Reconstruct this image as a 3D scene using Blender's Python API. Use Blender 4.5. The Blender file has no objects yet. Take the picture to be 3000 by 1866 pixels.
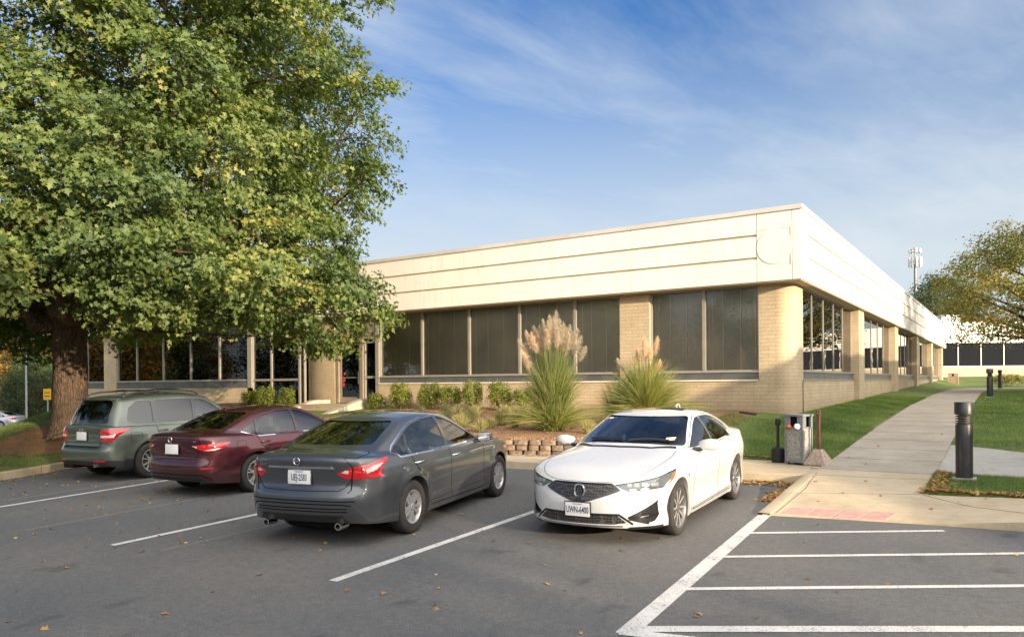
import bpy, bmesh, math, random
import numpy as np
from mathutils import Vector, Matrix
from mathutils.bvhtree import BVHTree
from mathutils.geometry import delaunay_2d_cdt
R = math.radians
scene = bpy.context.scene
COL = scene.collection
rng = np.random.default_rng(7)
random.seed(7)

# ---------------------------------------------------------------- objects
def tag(o, label=None, cat=None, group=None, kind=None):
    if label: o['label'] = label
    if cat: o['category'] = cat
    if group: o['group'] = group
    if kind: o['kind'] = kind
    return o

def empty(name, loc=(0, 0, 0), rz=0.0, label=None, cat=None, group=None):
    o = bpy.data.objects.new(name, None)
    COL.objects.link(o)
    o.location = loc
    o.rotation_euler = (0, 0, rz)
    o.empty_display_size = 0.2
    return tag(o, label, cat, group)

def link_mesh(name, me, mats, parent=None, smooth=None):
    if not isinstance(mats, (list, tuple)):
        mats = [mats]
    for m in mats:
        me.materials.append(m)
    o = bpy.data.objects.new(name, me)
    COL.objects.link(o)
    if parent is not None:
        o.parent = parent
    if smooth is not None:
        me.polygons.foreach_set('use_smooth', [True] * len(me.polygons))
        me.set_sharp_from_angle(angle=R(smooth))
    return o

def mesh_obj(name, verts, faces, mats, parent=None, smooth=None, mi=None):
    me = bpy.data.meshes.new(name)
    me.from_pydata([tuple(map(float, v)) for v in verts], [], [tuple(map(int, f)) for f in faces])
    if mi is not None:
        me.polygons.foreach_set('material_index', mi)
    me.update()
    return link_mesh(name, me, mats, parent, smooth)

class MB:
    """collects shapes, builds ONE mesh object"""
    def __init__(s):
        s.v = []; s.f = []; s.m = []
    def add(s, vs, fs, m=0):
        b = len(s.v)
        s.v += [tuple(v) for v in vs]
        s.f += [tuple(b + i for i in f) for f in fs]
        s.m += [m] * len(fs)
        return s
    def box(s, x0, x1, y0, y1, z0, z1, m=0, bev=0.0):
        if bev > 0:
            b = min(bev, (x1-x0)*.45, (y1-y0)*.45, (z1-z0)*.45)
            bm = bmesh.new()
            bmesh.ops.create_cube(bm, size=1)
            for v in bm.verts:
                v.co = Vector(((x0+x1)/2 + v.co.x*(x1-x0), (y0+y1)/2 + v.co.y*(y1-y0), (z0+z1)/2 + v.co.z*(z1-z0)))
            bmesh.ops.bevel(bm, geom=bm.edges[:], offset=b, segments=2, profile=0.7, affect='EDGES')
            bm.verts.ensure_lookup_table(); bm.verts.index_update()
            s.add([v.co[:] for v in bm.verts], [[v.index for v in f.verts] for f in bm.faces], m)
            bm.free()
            return s
        vs = [(x, y, z) for z in (z0, z1) for y in (y0, y1) for x in (x0, x1)]
        s.add(vs, [(0, 2, 3, 1), (4, 5, 7, 6), (0, 1, 5, 4), (2, 6, 7, 3), (0, 4, 6, 2), (1, 3, 7, 5)], m)
        return s
    def prism(s, poly, z0, z1, m=0):
        """polygon in xy (ccw), extruded in z; z0/z1 may be callables of (x,y)"""
        n = len(poly)
        g0 = z0 if callable(z0) else (lambda x, y: z0)
        g1 = z1 if callable(z1) else (lambda x, y: z1)
        vs = [(x, y, g0(x, y)) for x, y in poly] + [(x, y, g1(x, y)) for x, y in poly]
        fs = [tuple(range(n))[::-1], tuple(range(n, 2*n))]
        fs += [(i, (i+1) % n, n+(i+1) % n, n+i) for i in range(n)]
        s.add(vs, fs, m)
        return s
    def tube(s, pts, rad, n=8, m=0, cap=True):
        pts = [Vector(p) for p in pts]
        rs = rad if isinstance(rad, (list, tuple)) else [rad]*len(pts)
        b = []
        prev = None
        for i, p in enumerate(pts):
            d = (pts[min(i+1, len(pts)-1)] - pts[max(i-1, 0)])
            if d.length < 1e-9: d = Vector((0, 0, 1))
            d.normalize()
            if prev is None:
                a = d.orthogonal().normalized()
            else:
                a = (prev - d*prev.dot(d))
                a = a.normalized() if a.length > 1e-6 else d.orthogonal().normalized()
            prev = a
            c = d.cross(a)
            for k in range(n):
                t = 2*math.pi*k/n
                b.append(p + (a*math.cos(t) + c*math.sin(t))*rs[i])
        fs = []
        for i in range(len(pts)-1):
            for k in range(n):
                k2 = (k+1) % n
                fs.append((i*n+k, i*n+k2, (i+1)*n+k2, (i+1)*n+k))
        if cap:
            fs.append(tuple(range(n))[::-1])
            fs.append(tuple((len(pts)-1)*n+k for k in range(n)))
        s.add([v[:] for v in b], fs, m)
        return s
    def lathe(s, prof, c=(0, 0, 0), axis='z', n=24, m=0, closed=False, caps=True):
        vs = []
        for r, h in prof:
            for k in range(n):
                t = 2*math.pi*k/n
                a, b = r*math.cos(t), r*math.sin(t)
                if axis == 'z': vs.append((c[0]+a, c[1]+b, c[2]+h))
                elif axis == 'y': vs.append((c[0]+a, c[1]+h, c[2]-b))
                else: vs.append((c[0]+h, c[1]+a, c[2]+b))
        fs = []
        np_ = len(prof)
        for i in range(np_ if closed else np_-1):
            j = (i+1) % np_
            for k in range(n):
                k2 = (k+1) % n
                fs.append((i*n+k, i*n+k2, j*n+k2, j*n+k))
        if not closed and caps:
            if prof[0][0] > 1e-5: fs.append(tuple(range(n))[::-1])
            if prof[-1][0] > 1e-5: fs.append(tuple((np_-1)*n+k for k in range(n)))
        s.add(vs, fs, m)
        return s
    def build(s, name, mats, parent=None, smooth=None):
        me = bpy.data.meshes.new(name)
        me.from_pydata(s.v, [], s.f)
        me.polygons.foreach_set('material_index', s.m)
        bm = bmesh.new(); bm.from_mesh(me)
        bmesh.ops.remove_doubles(bm, verts=bm.verts[:], dist=1e-6)
        bmesh.ops.recalc_face_normals(bm, faces=bm.faces[:])
        bm.to_mesh(me); bm.free()
        me.update()
        return link_mesh(name, me, mats, parent, smooth)

def text_mesh(name, body, h, mat, parent, mtx, extr=0.002, sx=1.0, bold=0.0):
    cu = bpy.data.curves.new(name, 'FONT')
    cu.body = body; cu.size = h; cu.extrude = extr; cu.align_x = 'CENTER'; cu.align_y = 'CENTER'
    cu.offset = bold
    cu.resolution_u = 2
    t = bpy.data.objects.new(name, cu)
    COL.objects.link(t)
    dg = bpy.context.evaluated_depsgraph_get()
    me = bpy.data.meshes.new_from_object(t.evaluated_get(dg))
    bpy.data.objects.remove(t)
    me.transform(Matrix.Diagonal((sx, 1, 1, 1)))
    me.transform(mtx)
    me.materials.clear()
    return link_mesh(name, me, mat, parent)

# ---------------------------------------------------------------- materials
def newmat(name):
    m = bpy.data.materials.new(name)
    m.use_nodes = True
    nt = m.node_tree
    for n in list(nt.nodes): nt.nodes.remove(n)
    out = nt.nodes.new('ShaderNodeOutputMaterial')
    return m, nt, out

class NT:
    def __init__(s, nt): s.nt = nt
    def n(s, t, **kw):
        nd = s.nt.nodes.new('ShaderNode'+t)
        for k, v in kw.items():
            if k.startswith('i_'):
                nd.inputs[k[2:].replace('_', ' ')].default_value = v
            else: setattr(nd, k, v)
        return nd
    def l(s, a, b): s.nt.links.new(a, b)
    def coord(s, kind='Object', scale=(1, 1, 1)):
        tc = s.n('TexCoord'); mp = s.n('Mapping'); mp.inputs['Scale'].default_value = scale
        s.l(tc.outputs[kind], mp.inputs['Vector'])
        return mp.outputs['Vector']
    def pos(s, scale=(1, 1, 1), rot=(0, 0, 0)):
        g = s.n('NewGeometry'); mp = s.n('Mapping'); mp.inputs['Scale'].default_value = scale
        mp.inputs['Rotation'].default_value = rot
        s.l(g.outputs['Position'], mp.inputs['Vector'])
        return mp.outputs['Vector']
    def noise(s, vec, scale, detail=4, rough=.55, out='Fac'):
        nd = s.n('TexNoise'); nd.inputs['Scale'].default_value = scale
        nd.inputs['Detail'].default_value = detail; nd.inputs['Roughness'].default_value = rough
        s.l(vec, nd.inputs['Vector']); return nd.outputs[out]
    def ramp(s, fac, stops, interp='LINEAR'):
        r = s.n('ValToRGB'); cr = r.color_ramp; cr.interpolation = interp
        while len(cr.elements) < len(stops): cr.elements.new(.5)
        for e, (p, c) in zip(cr.elements, stops):
            e.position = p; e.color = (*c, 1) if len(c) == 3 else c
        s.l(fac, r.inputs['Fac']); return r.outputs['Color']
    def mix(s, fac, a, b, mode='MIX'):
        m = s.n('Mix', data_type='RGBA', blend_type=mode)
        for k, v in ((0, fac), (6, a), (7, b)):
            if isinstance(v, (int, float)): m.inputs[k].default_value = v
            elif isinstance(v, tuple): m.inputs[k].default_value = (*v, 1) if len(v) == 3 else v
            else: s.l(v, m.inputs[k])
        return m.outputs[2]
    def math(s, op, a, b=None):
        m = s.n('Math', operation=op)
        for k, v in ((0, a), (1, b)):
            if v is None: continue
            if isinstance(v, (int, float)): m.inputs[k].default_value = v
            else: s.l(v, m.inputs[k])
        return m.outputs[0]
    def bsdf(s, out, col, rough=.7, spec=.5, metal=0, bump=None, bstr=.3, bdist=.01, coat=0, **kw):
        b = s.n('BsdfPrincipled')
        for k, v in (('Base Color', col), ('Roughness', rough), ('Specular IOR Level', spec), ('Metallic', metal), ('Coat Weight', coat)):
            if isinstance(v, (int, float)): b.inputs[k].default_value = v
            elif isinstance(v, tuple): b.inputs[k].default_value = (*v, 1)
            else: s.l(v, b.inputs[k])
        b.inputs['Coat Roughness'].default_value = .03
        if bump is not None:
            bp = s.n('Bump'); bp.inputs['Strength'].default_value = bstr; bp.inputs['Distance'].default_value = bdist
            s.l(bump, bp.inputs['Height']); s.l(bp.outputs['Normal'], b.inputs['Normal'])
        for k, v in kw.items():
            b.inputs[k.replace('_', ' ')].default_value = v
        s.l(b.outputs['BSDF'], out.inputs['Surface'])
        return b

def simple(name, col, rough=.5, spec=.5, metal=0, coat=0, var=0.12, scale=3.0, bump=0.0, bscale=60):
    """a plain material with slight procedural wear"""
    m, nt, out = newmat(name); N = NT(nt)
    v = N.coord('Object')
    f = N.noise(v, scale, 5)
    a = tuple(c*(1-var) for c in col); b = tuple(min(1, c*(1+var)) for c in col)
    c = N.ramp(f, [(.3, a), (.7, b)])
    bf = N.noise(v, bscale, 3) if bump > 0 else None
    N.bsdf(out, c, rough, spec, metal, bump=bf, bstr=bump, bdist=.004, coat=coat)
    return m
# ---------------------------------------------------------------- cars
def car_paint(name, base, metal=0.55, rough=.35):
    m, nt, out = newmat(name); N = NT(nt)
    v = N.coord('Object')
    f = N.noise(v, 900, 2)
    a = tuple(c*.85 for c in base); b = tuple(min(1, c*1.15) for c in base)
    c = N.ramp(f, [(.35, a), (.65, b)])
    d = N.noise(v, 2.2, 5)
    # film of dust near the sills
    sep = N.n('SeparateXYZ'); N.l(v, sep.inputs[0])
    low = N.n('MapRange'); low.inputs[1].default_value = .55; low.inputs[2].default_value = .18
    N.l(sep.outputs['Z'], low.inputs[0])
    df = N.math('MULTIPLY', low.outputs[0], N.math('MULTIPLY', d, .35))
    c = N.mix(df, c, (.22, .18, .14))
    rr = N.n('MapRange'); rr.inputs[1].default_value = .3; rr.inputs[2].default_value = .8
    rr.inputs[3].default_value = rough-.05; rr.inputs[4].default_value = rough+.12
    N.l(d, rr.inputs[0])
    b_ = N.bsdf(out, c, rr.outputs[0], .5, metal, coat=1.0)
    b_.inputs['Coat Roughness'].default_value = .04
    return m

def glass_mat(name, tint=(.35, .4, .38), ior=1.5, rough=.0):
    m, nt, out = newmat(name); N = NT(nt)
    tr = N.n('BsdfTransparent'); tr.inputs[0].default_value = (*tint, 1)
    v = N.coord('Object')
    nz = N.noise(v, 1.3, 2)
    gl = N.n('BsdfGlossy'); gl.inputs['Roughness'].default_value = rough; gl.inputs[0].default_value = (1, 1, 1, 1)
    bp = N.n('Bump'); bp.inputs['Strength'].default_value = .05; bp.inputs['Distance'].default_value = .02
    N.l(nz, bp.inputs['Height']); N.l(bp.outputs[0], gl.inputs['Normal'])
    fr = N.n('Fresnel'); fr.inputs['IOR'].default_value = ior
    mx = N.n('MixShader'); N.l(fr.outputs[0], mx.inputs[0]); N.l(tr.outputs[0], mx.inputs[1]); N.l(gl.outputs[0], mx.inputs[2])
    N.l(mx.outputs[0], out.inputs['Surface'])
    return m

M = {}
M['blackplastic'] = simple('black_plastic', (.018, .018, .019), .5, .4)
M['well'] = simple('wheel_well_dark', (.012, .012, .012), .95, .1)
M['cabin'] = simple('cabin_trim_dark', (.035, .034, .033), .85, .3)
M['seatgrey'] = simple('seat_cloth_grey', (.09, .085, .08), .9, .2)
M['rubber'] = simple('tyre_rubber', (.035, .033, .031), .85, .25, var=.25, scale=9, bump=.3, bscale=90)
M['chrome'] = simple('chrome_trim', (.75, .75, .76), .12, .5, 1.0, var=.03)
M['gloss_black'] = simple('gloss_black_trim', (.012, .012, .013), .12, .5, coat=1, var=.05)
M['gap'] = simple('panel_gap_black', (.006, .006, .006), .9, .1)
M['disc'] = simple('brake_disc_steel', (.14, .12, .11), .45, .5, .8)
M['carglass'] = glass_mat('car_glass', (.50, .55, .53), 2.0)
M['privacy'] = glass_mat('car_glass_privacy', (.12, .13, .13), 1.85)
M['lens_clear'] = None
def lens_mat(name, col, rough=.12, emit=0):
    m, nt, out = newmat(name); N = NT(nt)
    v = N.coord('Object', (1, 1, 1))
    w = N.n('TexWave', wave_type='BANDS', bands_direction='Z'); w.inputs['Scale'].default_value = 22
    w.inputs['Distortion'].default_value = 1.0
    N.l(v, w.inputs['Vector'])
    c = N.ramp(w.outputs['Fac'], [(.1, tuple(x*.55 for x in col)), (.8, tuple(min(1, x*1.2) for x in col))])
    N.bsdf(out, c, rough, .6, 0, coat=1)
    return m
M['redlens'] = lens_mat('tail_lamp_red', (.52, .008, .012))
M['darkred'] = lens_mat('tail_lamp_dark_red', (.2, .004, .006))
M['whitelens'] = lens_mat('tail_lamp_white', (.62, .6, .58))
M['amber'] = lens_mat('lamp_amber', (.62, .12, .02))
M['headlens'] = lens_mat('head_lamp_glass', (.10, .12, .135), .06)
M['plate'] = simple('number_plate_white', (.7, .7, .7), .35, .5, var=.05)
M['platetext'] = simple('number_plate_blue', (.03, .04, .09), .4, .5)
M['blue'] = simple('plate_caption_blue', (.05, .08, .2), .4)

def pchip(xs, ys):
    xs = np.array(xs, float); ys = np.array(ys, float)
    h = np.diff(xs); d = np.diff(ys)/h
    m = np.zeros(len(xs)); m[0] = d[0]; m[-1] = d[-1]
    for i in range(1, len(xs)-1):
        if d[i-1]*d[i] <= 0: m[i] = 0
        else:
            w1 = 2*h[i]+h[i-1]; w2 = h[i]+2*h[i-1]
            m[i] = (w1+w2)/(w1/d[i-1]+w2/d[i])
    def f(x):
        x = np.clip(np.asarray(x, float), xs[0], xs[-1])
        i = np.clip(np.searchsorted(xs, x)-1, 0, len(xs)-2)
        t = (x-xs[i])/h[i]
        return ((2*t**3-3*t**2+1)*ys[i] + (t**3-2*t**2+t)*h[i]*m[i] + (-2*t**3+3*t**2)*ys[i+1] + (t**3-t**2)*h[i]*m[i+1])
    return f
def prof(d): return pchip([a for a, b in d], [b for a, b in d])

def catmull(pts, n):
    P = np.array(pts, float)
    P = np.vstack([P[0]*[1, -1]*1.0+[0, -1e-3] if False else 2*P[0]-P[1], P, 2*P[-1]-P[-2]])
    P[0] = [pts[1][0], -pts[1][1]]; P[-1] = [pts[-2][0], -pts[-2][1]]
    out = []
    for i in range(1, len(P)-2):
        p0, p1, p2, p3 = P[i-1], P[i], P[i+1], P[i+2]
        d01 = np.linalg.norm(p1-p0)**.5; d12 = np.linalg.norm(p2-p1)**.5; d23 = np.linalg.norm(p3-p2)**.5
        m1 = d12**2*((p1-p0)/d01**2*1 - (p2-p0)/(d01**2+d12**2) + (p2-p1)/d12**2)
        m2 = d12**2*((p2-p1)/d12**2 - (p3-p1)/(d12**2+d23**2) + (p3-p2)/d23**2)
        for k in range(24):
            t = k/24
            out.append((2*t**3-3*t**2+1)*p1 + (t**3-2*t**2+t)*m1 + (-2*t**3+3*t**2)*p2 + (t**3-t**2)*m2)
    out.append(P[-2])
    out = np.array(out)
    s = np.concatenate([[0], np.cumsum(np.linalg.norm(np.diff(out, axis=0), axis=1))])
    return s, out

class Body:
    def __init__(B, P):
        B.P = P
        B.wb = P['wb']; B.r = P['r']
        B.sraw, B.plan = catmull(P['plan'], 0)
        B.S = B.sraw[-1]
        B.ff = prof(P['f_front']); B.fr = prof(P['f_rear']); B.fs = prof(P['f_side'])
        B.zb = prof(P['belt']); B.z0 = prof(P['bottom']); B.zc = prof(P['deck'])
        N = 150
        B.N = N
        B.sa = np.linspace(0, B.S, N+1)
        B.build()
    def pl(B, s):
        s = np.asarray(s, float)
        flip = np.where(s < 0, -1., 1.)*np.where(s > B.S, -1., 1.)
        s = np.abs(s); s = np.where(s > B.S, 2*B.S-s, s)
        x = np.interp(s, B.sraw, B.plan[:, 0]); y = np.interp(s, B.sraw, B.plan[:, 1])
        e = .02
        sa = np.clip(s-e, 0, B.S); sb = np.clip(s+e, 0, B.S)
        tx = np.interp(sb, B.sraw, B.plan[:, 0])-np.interp(sa, B.sraw, B.plan[:, 0])
        ty = np.interp(sb, B.sraw, B.plan[:, 1])-np.interp(sa, B.sraw, B.plan[:, 1])
        L = np.hypot(tx, ty)+1e-9
        nx, ny = -ty/L, tx/L
        nx = np.where(s < 1e-6, -1, np.where(s > B.S-1e-6, 1, nx)); ny = np.where((s < 1e-6) | (s > B.S-1e-6), 0, ny)
        return x, y*flip, nx, ny*flip
    def flare(B, x, z):
        o = 0
        for wx in (0, B.wb):
            d = np.hypot(x-wx, z-B.r)
            o = o + B.P.get('flare', .02)*np.exp(-((d-(B.r+.06))/.06)**2)*(z > .1)
        return o
    def surf(B, s, z):
        x, y, nx, ny = B.pl(s)
        w = nx**2
        end = np.where(nx > 0, B.ff(z), B.fr(z))
        off = w*end + (1-w)*(B.fs(z)+B.flare(x, z))
        return np.stack([x+nx*off, y+ny*off, z+0*x], -1), np.stack([nx, ny, 0*nx], -1)
    def build(B):
        P = B.P; s = B.sa; N = B.N
        x, y, nx, ny = B.pl(s)
        rows = []
        zb = B.zb(x); z0 = B.z0(x)
        # underside
        p0, _ = B.surf(s, z0)
        cx = np.clip(x, P['plan'][0][0]+.5, P['plan'][-1][0]-.5)
        for w in (1., .7, .35, .12):
            q = p0.copy(); q[:, 0] += (cx-q[:, 0])*w; q[:, 1] *= (1-w); q[:, 2] += .02*min(1, w*3)
            rows.append(q)
        nb = len(rows)
        nl = 26
        for t in np.linspace(0, 1, nl):
            q, _ = B.surf(s, z0+(zb-z0)*t)
            rows.append(q)
        belt = rows[-1]
        # cabin base ring
        xr0, xf0 = P['cab_r'], P['cab_f']
        side = (x >= xr0) & (x <= xf0) & (y > .5)
        idx = np.where(side)[0]; i0, i1 = idx[0], idx[-1]
        ygb = prof(P['cab_y'])
        base = np.zeros((N+1, 3))
        ar = np.zeros(N+1)
        base[i0:i1+1, 0] = x[i0:i1+1]; base[i0:i1+1, 1] = ygb(x[i0:i1+1])
        def arc(n, xs, ys, bul):   # from centre to side corner
            t = np.linspace(0, 1, n)
            return np.stack([xs+bul*(1-t**2.4), ys*t], -1)
        a = arc(i0+1, x[i0], ygb(x[i0]), -P.get('bulr', .10)); base[:i0+1, :2] = a
        a = arc(N-i1+1, x[i1], ygb(x[i1]), P.get('bulf', .16)); base[i1:, :2] = a[::-1]
        # deck heights
        xs_side = belt[:, 0]; ys_side = belt[:, 1]
        def halfw(xx):
            o = np.argsort(xs_side); return np.interp(xx, xs_side[o], np.maximum(ys_side[o], .02))
        def deck(xx, yy):
            h = halfw(xx); t = np.clip(np.abs(yy)/h, 0, 1)
            zbb = B.zb(xx)
            return zbb+(B.zc(xx)-zbb)*(1-t**P.get('crownp', 3.))
        B.deck = deck
        base[:, 2] = deck(base[:, 0], base[:, 1])
        nd = 12
        for t in np.linspace(0, 1, nd)[1:]:
            q = belt*(1-t)+base*t
            q[:, 2] = deck(q[:, 0], q[:, 1])
            rows.append(q)
        nbase = len(rows)-1
        # roof ring
        xrt, xft = P['top_r'], P['top_f']; zr = prof(P['roof']); yt = prof(P['top_y'])
        top = np.zeros((N+1, 3))
        tt = (x[i0:i1+1]-x[i0])/(x[i1]-x[i0])
        top[i0:i1+1, 0] = xrt+(xft-xrt)*tt; top[i0:i1+1, 1] = yt(top[i0:i1+1, 0])
        a = arc(i0+1, xrt, yt(xrt), -P.get('bulrt', .06)); top[:i0+1, :2] = a
        a = arc(N-i1+1, xft, yt(xft), P.get('bulft', .10)); top[i1:, :2] = a[::-1]
        crown = P.get('crown', .05)
        def roofz(xx, yy):
            return zr(xx)+crown*(1-np.clip(np.abs(yy)/yt(np.clip(xx, xrt, xft)), 0, 1)**2)
        B.roofz = roofz
        top[:, 2] = roofz(top[:, 0], top[:, 1])
        ng = 16
        bend = P.get('bend', .025)
        dirv = np.stack([np.where(np.arange(N+1) < i0, -1., np.where(np.arange(N+1) > i1, 1., 0.)), ((np.arange(N+1) >= i0) & (np.arange(N+1) <= i1))*1., np.zeros(N+1)+.3], -1)
        for t in np.linspace(0, 1, ng)[1:]:
            q = base*(1-t)+top*t + dirv*bend*4*t*(1-t)*1.0
            rows.append(q)
        nt_ = 9
        cx2 = np.clip(top[:, 0], xrt+.22, xft-.18)
        for t in np.linspace(0, 1, nt_)[1:]:
            q = top.copy(); q[:, 0] += (cx2-q[:, 0])*t; q[:, 1] *= (1-t); q[:, 2] = roofz(q[:, 0], q[:, 1])
            rows.append(q)
        G = np.array(rows)
        lo = nb
        for it in range(P.get('smooth', 3)):
            A = np.concatenate([G[:, 1:2]*[1, -1, 1], G, G[:, -2:-1]*[1, -1, 1]], 1)
            avg = (A[:, :-2]+A[:, 2:])*.5
            U = G.copy(); U[1:-1] = (G[:-2]+G[2:])*.5
            H = G*.5+U*.35+avg*.15
            G[lo+1:-1] = H[lo+1:-1]
        G[:, 0, 1] = 0; G[:, -1, 1] = 0; G[-1, :, 1] = 0
        B.G = G
        nr = len(G)
        V = G.reshape(-1, 3); V2 = V*[1, -1, 1]
        fs = []; mi = []
        W = N+1
        for r in range(nr-1):
            for c in range(N):
                a = r*W+c
                fs.append((a, a+W, a+W+1, a+1)); mi.append(1 if r < nb-0 else 0)
        n0 = len(V)
        allf = fs+[tuple(n0+i for i in f[::-1]) for f in fs]
        bm = bmesh.new()
        vv = [bm.verts.new(p) for p in np.vstack([V, V2])]
        for f, m in zip(allf, mi*2):
            try:
                fc = bm.faces.new([vv[i] for i in f]); fc.material_index = m
            except ValueError: pass
        bmesh.ops.remove_doubles(bm, verts=bm.verts[:], dist=2e-4)
        bmesh.ops.dissolve_degenerate(bm, dist=1e-5, edges=bm.edges[:])
        be = [e for e in bm.edges if e.is_boundary]
        if be: bmesh.ops.holes_fill(bm, edges=be, sides=0)
        bmesh.ops.recalc_face_normals(bm, faces=bm.faces[:])
        if bm.calc_volume(signed=True) < 0: bmesh.ops.reverse_faces(bm, faces=bm.faces[:])
        B.me = bpy.data.meshes.new('body'); bm.to_mesh(B.me)
        B.bvh = BVHTree.FromBMesh(bm)
        bm.free()
        B.rows = (nb, nl, nbase, nbase+ng-1)
        B.i01 = (i0, i1)
    def cavity(B):
        nb, nl, nbase, ntop = B.rows
        G = B.G; N = B.N
        rows = []
        base = G[nbase].copy(); top = G[ntop].copy()
        def inset(q, d, dz=0):
            q = q.copy(); c = (q[:, 0].max()+q[:, 0].min())/2; hx = (q[:, 0].max()-q[:, 0].min())/2
            q[:, 0] = c+(q[:, 0]-c)*(hx-d*1.6)/hx
            q[:, 1] *= (q[:, 1].max()-d)/q[:, 1].max(); q[:, 2] += dz
            return q
        low = inset(base, .13); low[:, 2] = .42; low[:, 0] = np.clip(low[:, 0], B.r+.16, B.wb-B.r-.1)
        rows.append(low)
        q = inset(base, .10); q[:, 2] = np.minimum(q[:, 2]-.10, .86); rows.append(q)
        b2 = inset(base, .055, -.03)
        t2 = inset(top, .055, -.045)
        for t in np.linspace(0, 1, 6): rows.append(b2*(1-t)+t2*t)
        t3 = t2.copy(); t3[:, 1] *= .5; t3[:, 2] = B.roofz(np.clip(t3[:, 0], B.P['top_r'], B.P['top_f']), t3[:, 1])-.05; rows.append(t3)
        R_ = np.array(rows)
        W = N+1; nr = len(R_)
        bm = bmesh.new(); vs = []
        full = []
        for r in range(nr):
            ring = list(R_[r]) + [p*[1, -1, 1] for p in R_[r][1:-1][::-1]]
            full.append([bm.verts.new(p) for p in ring])
        n = len(full[0])
        for r in range(nr-1):
            for k in range(n):
                bm.faces.new((full[r][k], full[r][(k+1) % n], full[r+1][(k+1) % n], full[r+1][k]))
        for ring in (full[0], full[-1]):   # strip caps: pair k with mirrored
            h = N
            for k in range(h):
                a, b = ring[k], ring[k+1]; c = ring[(n-k-1) % n]; d = ring[(n-k) % n]
                lst = []
                for v in (a, b, c, d):
                    if v not in lst: lst.append(v)
                if len(lst) >= 3:
                    try: bm.faces.new(lst)
                    except ValueError: pass
        bmesh.ops.recalc_face_normals(bm, faces=bm.faces[:])
        if bm.calc_volume(signed=True) < 0: bmesh.ops.reverse_faces(bm, faces=bm.faces[:])
        bmesh.ops.triangulate(bm, faces=bm.faces[:])
        for f in bm.faces: f.material_index = 2
        me = bpy.data.meshes.new('cav'); bm.to_mesh(me); bm.free()
        return me
    # --- conversions to perimeter coordinate
    def sS(B, x):
        m = B.plan[:, 1] > B.plan[:, 1].max()*.80
        return float(np.interp(x, B.plan[m, 0], B.sraw[m]))
    def sR(B, y):
        k = int(np.argmax(B.plan[:, 1])); return float(np.sign(y)*np.interp(abs(y), B.plan[:k, 1], B.sraw[:k]))
    def sF(B, y):
        k = int(np.argmax(B.plan[:, 1])); yy = B.plan[k:, 1][::-1]; ss = B.sraw[k:][::-1]
        s = float(np.interp(abs(y), yy, ss)); return s if y >= 0 else 2*B.S-s
    def cv(B, p):
        k, a, z = p
        return ({'S': B.sS, 'R': B.sR, 'F': B.sF}[k](a), z)

def cdt(poly, step, holes=()):
    pts = []; edges = []
    def addloop(pl):
        lp = []
        n = len(pl)
        for i in range(n):
            a = Vector(pl[i]); b = Vector(pl[(i+1) % n]); k = max(1, int((b-a).length/step+.5))
            for j in range(k): lp.append(a.lerp(b, j/k))
        b0 = len(pts)
        pts.extend(lp); m = len(lp)
        edges.extend([(b0+i, b0+(i+1) % m) for i in range(m)])
    addloop(poly)
    P = np.array(poly); x0, y0 = P.min(0); x1, y1 = P.max(0)
    def inside(x, y):
        c = False; n = len(poly)
        for i in range(n):
            xa, ya = poly[i]; xb, yb = poly[(i+1) % n]
            if (ya > y) != (yb > y) and x < (xb-xa)*(y-ya)/(yb-ya)+xa: c = not c
        return c
    nb = len(pts)
    bpts = pts[:]
    for i in range(1, int((x1-x0)/step)+1):
        for j in range(1, int((y1-y0)/step)+1):
            x = x0+i*step-.5*step; y = y0+j*step-.5*step
            if inside(x, y) and min((Vector((x, y))-q).length for q in bpts) > step*.45: pts.append(Vector((x, y)))
    v, e, f, *_ = delaunay_2d_cdt(pts, edges, [], 1, 1e-5)
    vf = []
    for t in f:
        cx = sum(v[i][0] for i in t)/len(t); cy = sum(v[i][1] for i in t)/len(t)
        if inside(cx, cy): vf.append(list(t))
    return [(p[0], p[1]) for p in v], vf

def skirt(P3, Nrm, faces, depth):
    """thicken a surface patch backwards"""
    from collections import Counter
    cnt = Counter()
    for f in faces:
        for i in range(len(f)):
            cnt[frozenset((f[i], f[(i+1) % len(f)]))] += 1
    v = [tuple(p) for p in P3]; fs = [tuple(f) for f in faces]
    mp = {}
    for f in faces:
        for i in range(len(f)):
            a, b = f[i], f[(i+1) % len(f)]
            if cnt[frozenset((a, b))] == 1:
                for q in (a, b):
                    if q not in mp:
                        mp[q] = len(v); v.append(tuple(np.array(P3[q])-np.array(Nrm[q])*depth))
                fs.append((b, a, mp[a], mp[b]))
    return v, fs

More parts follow.
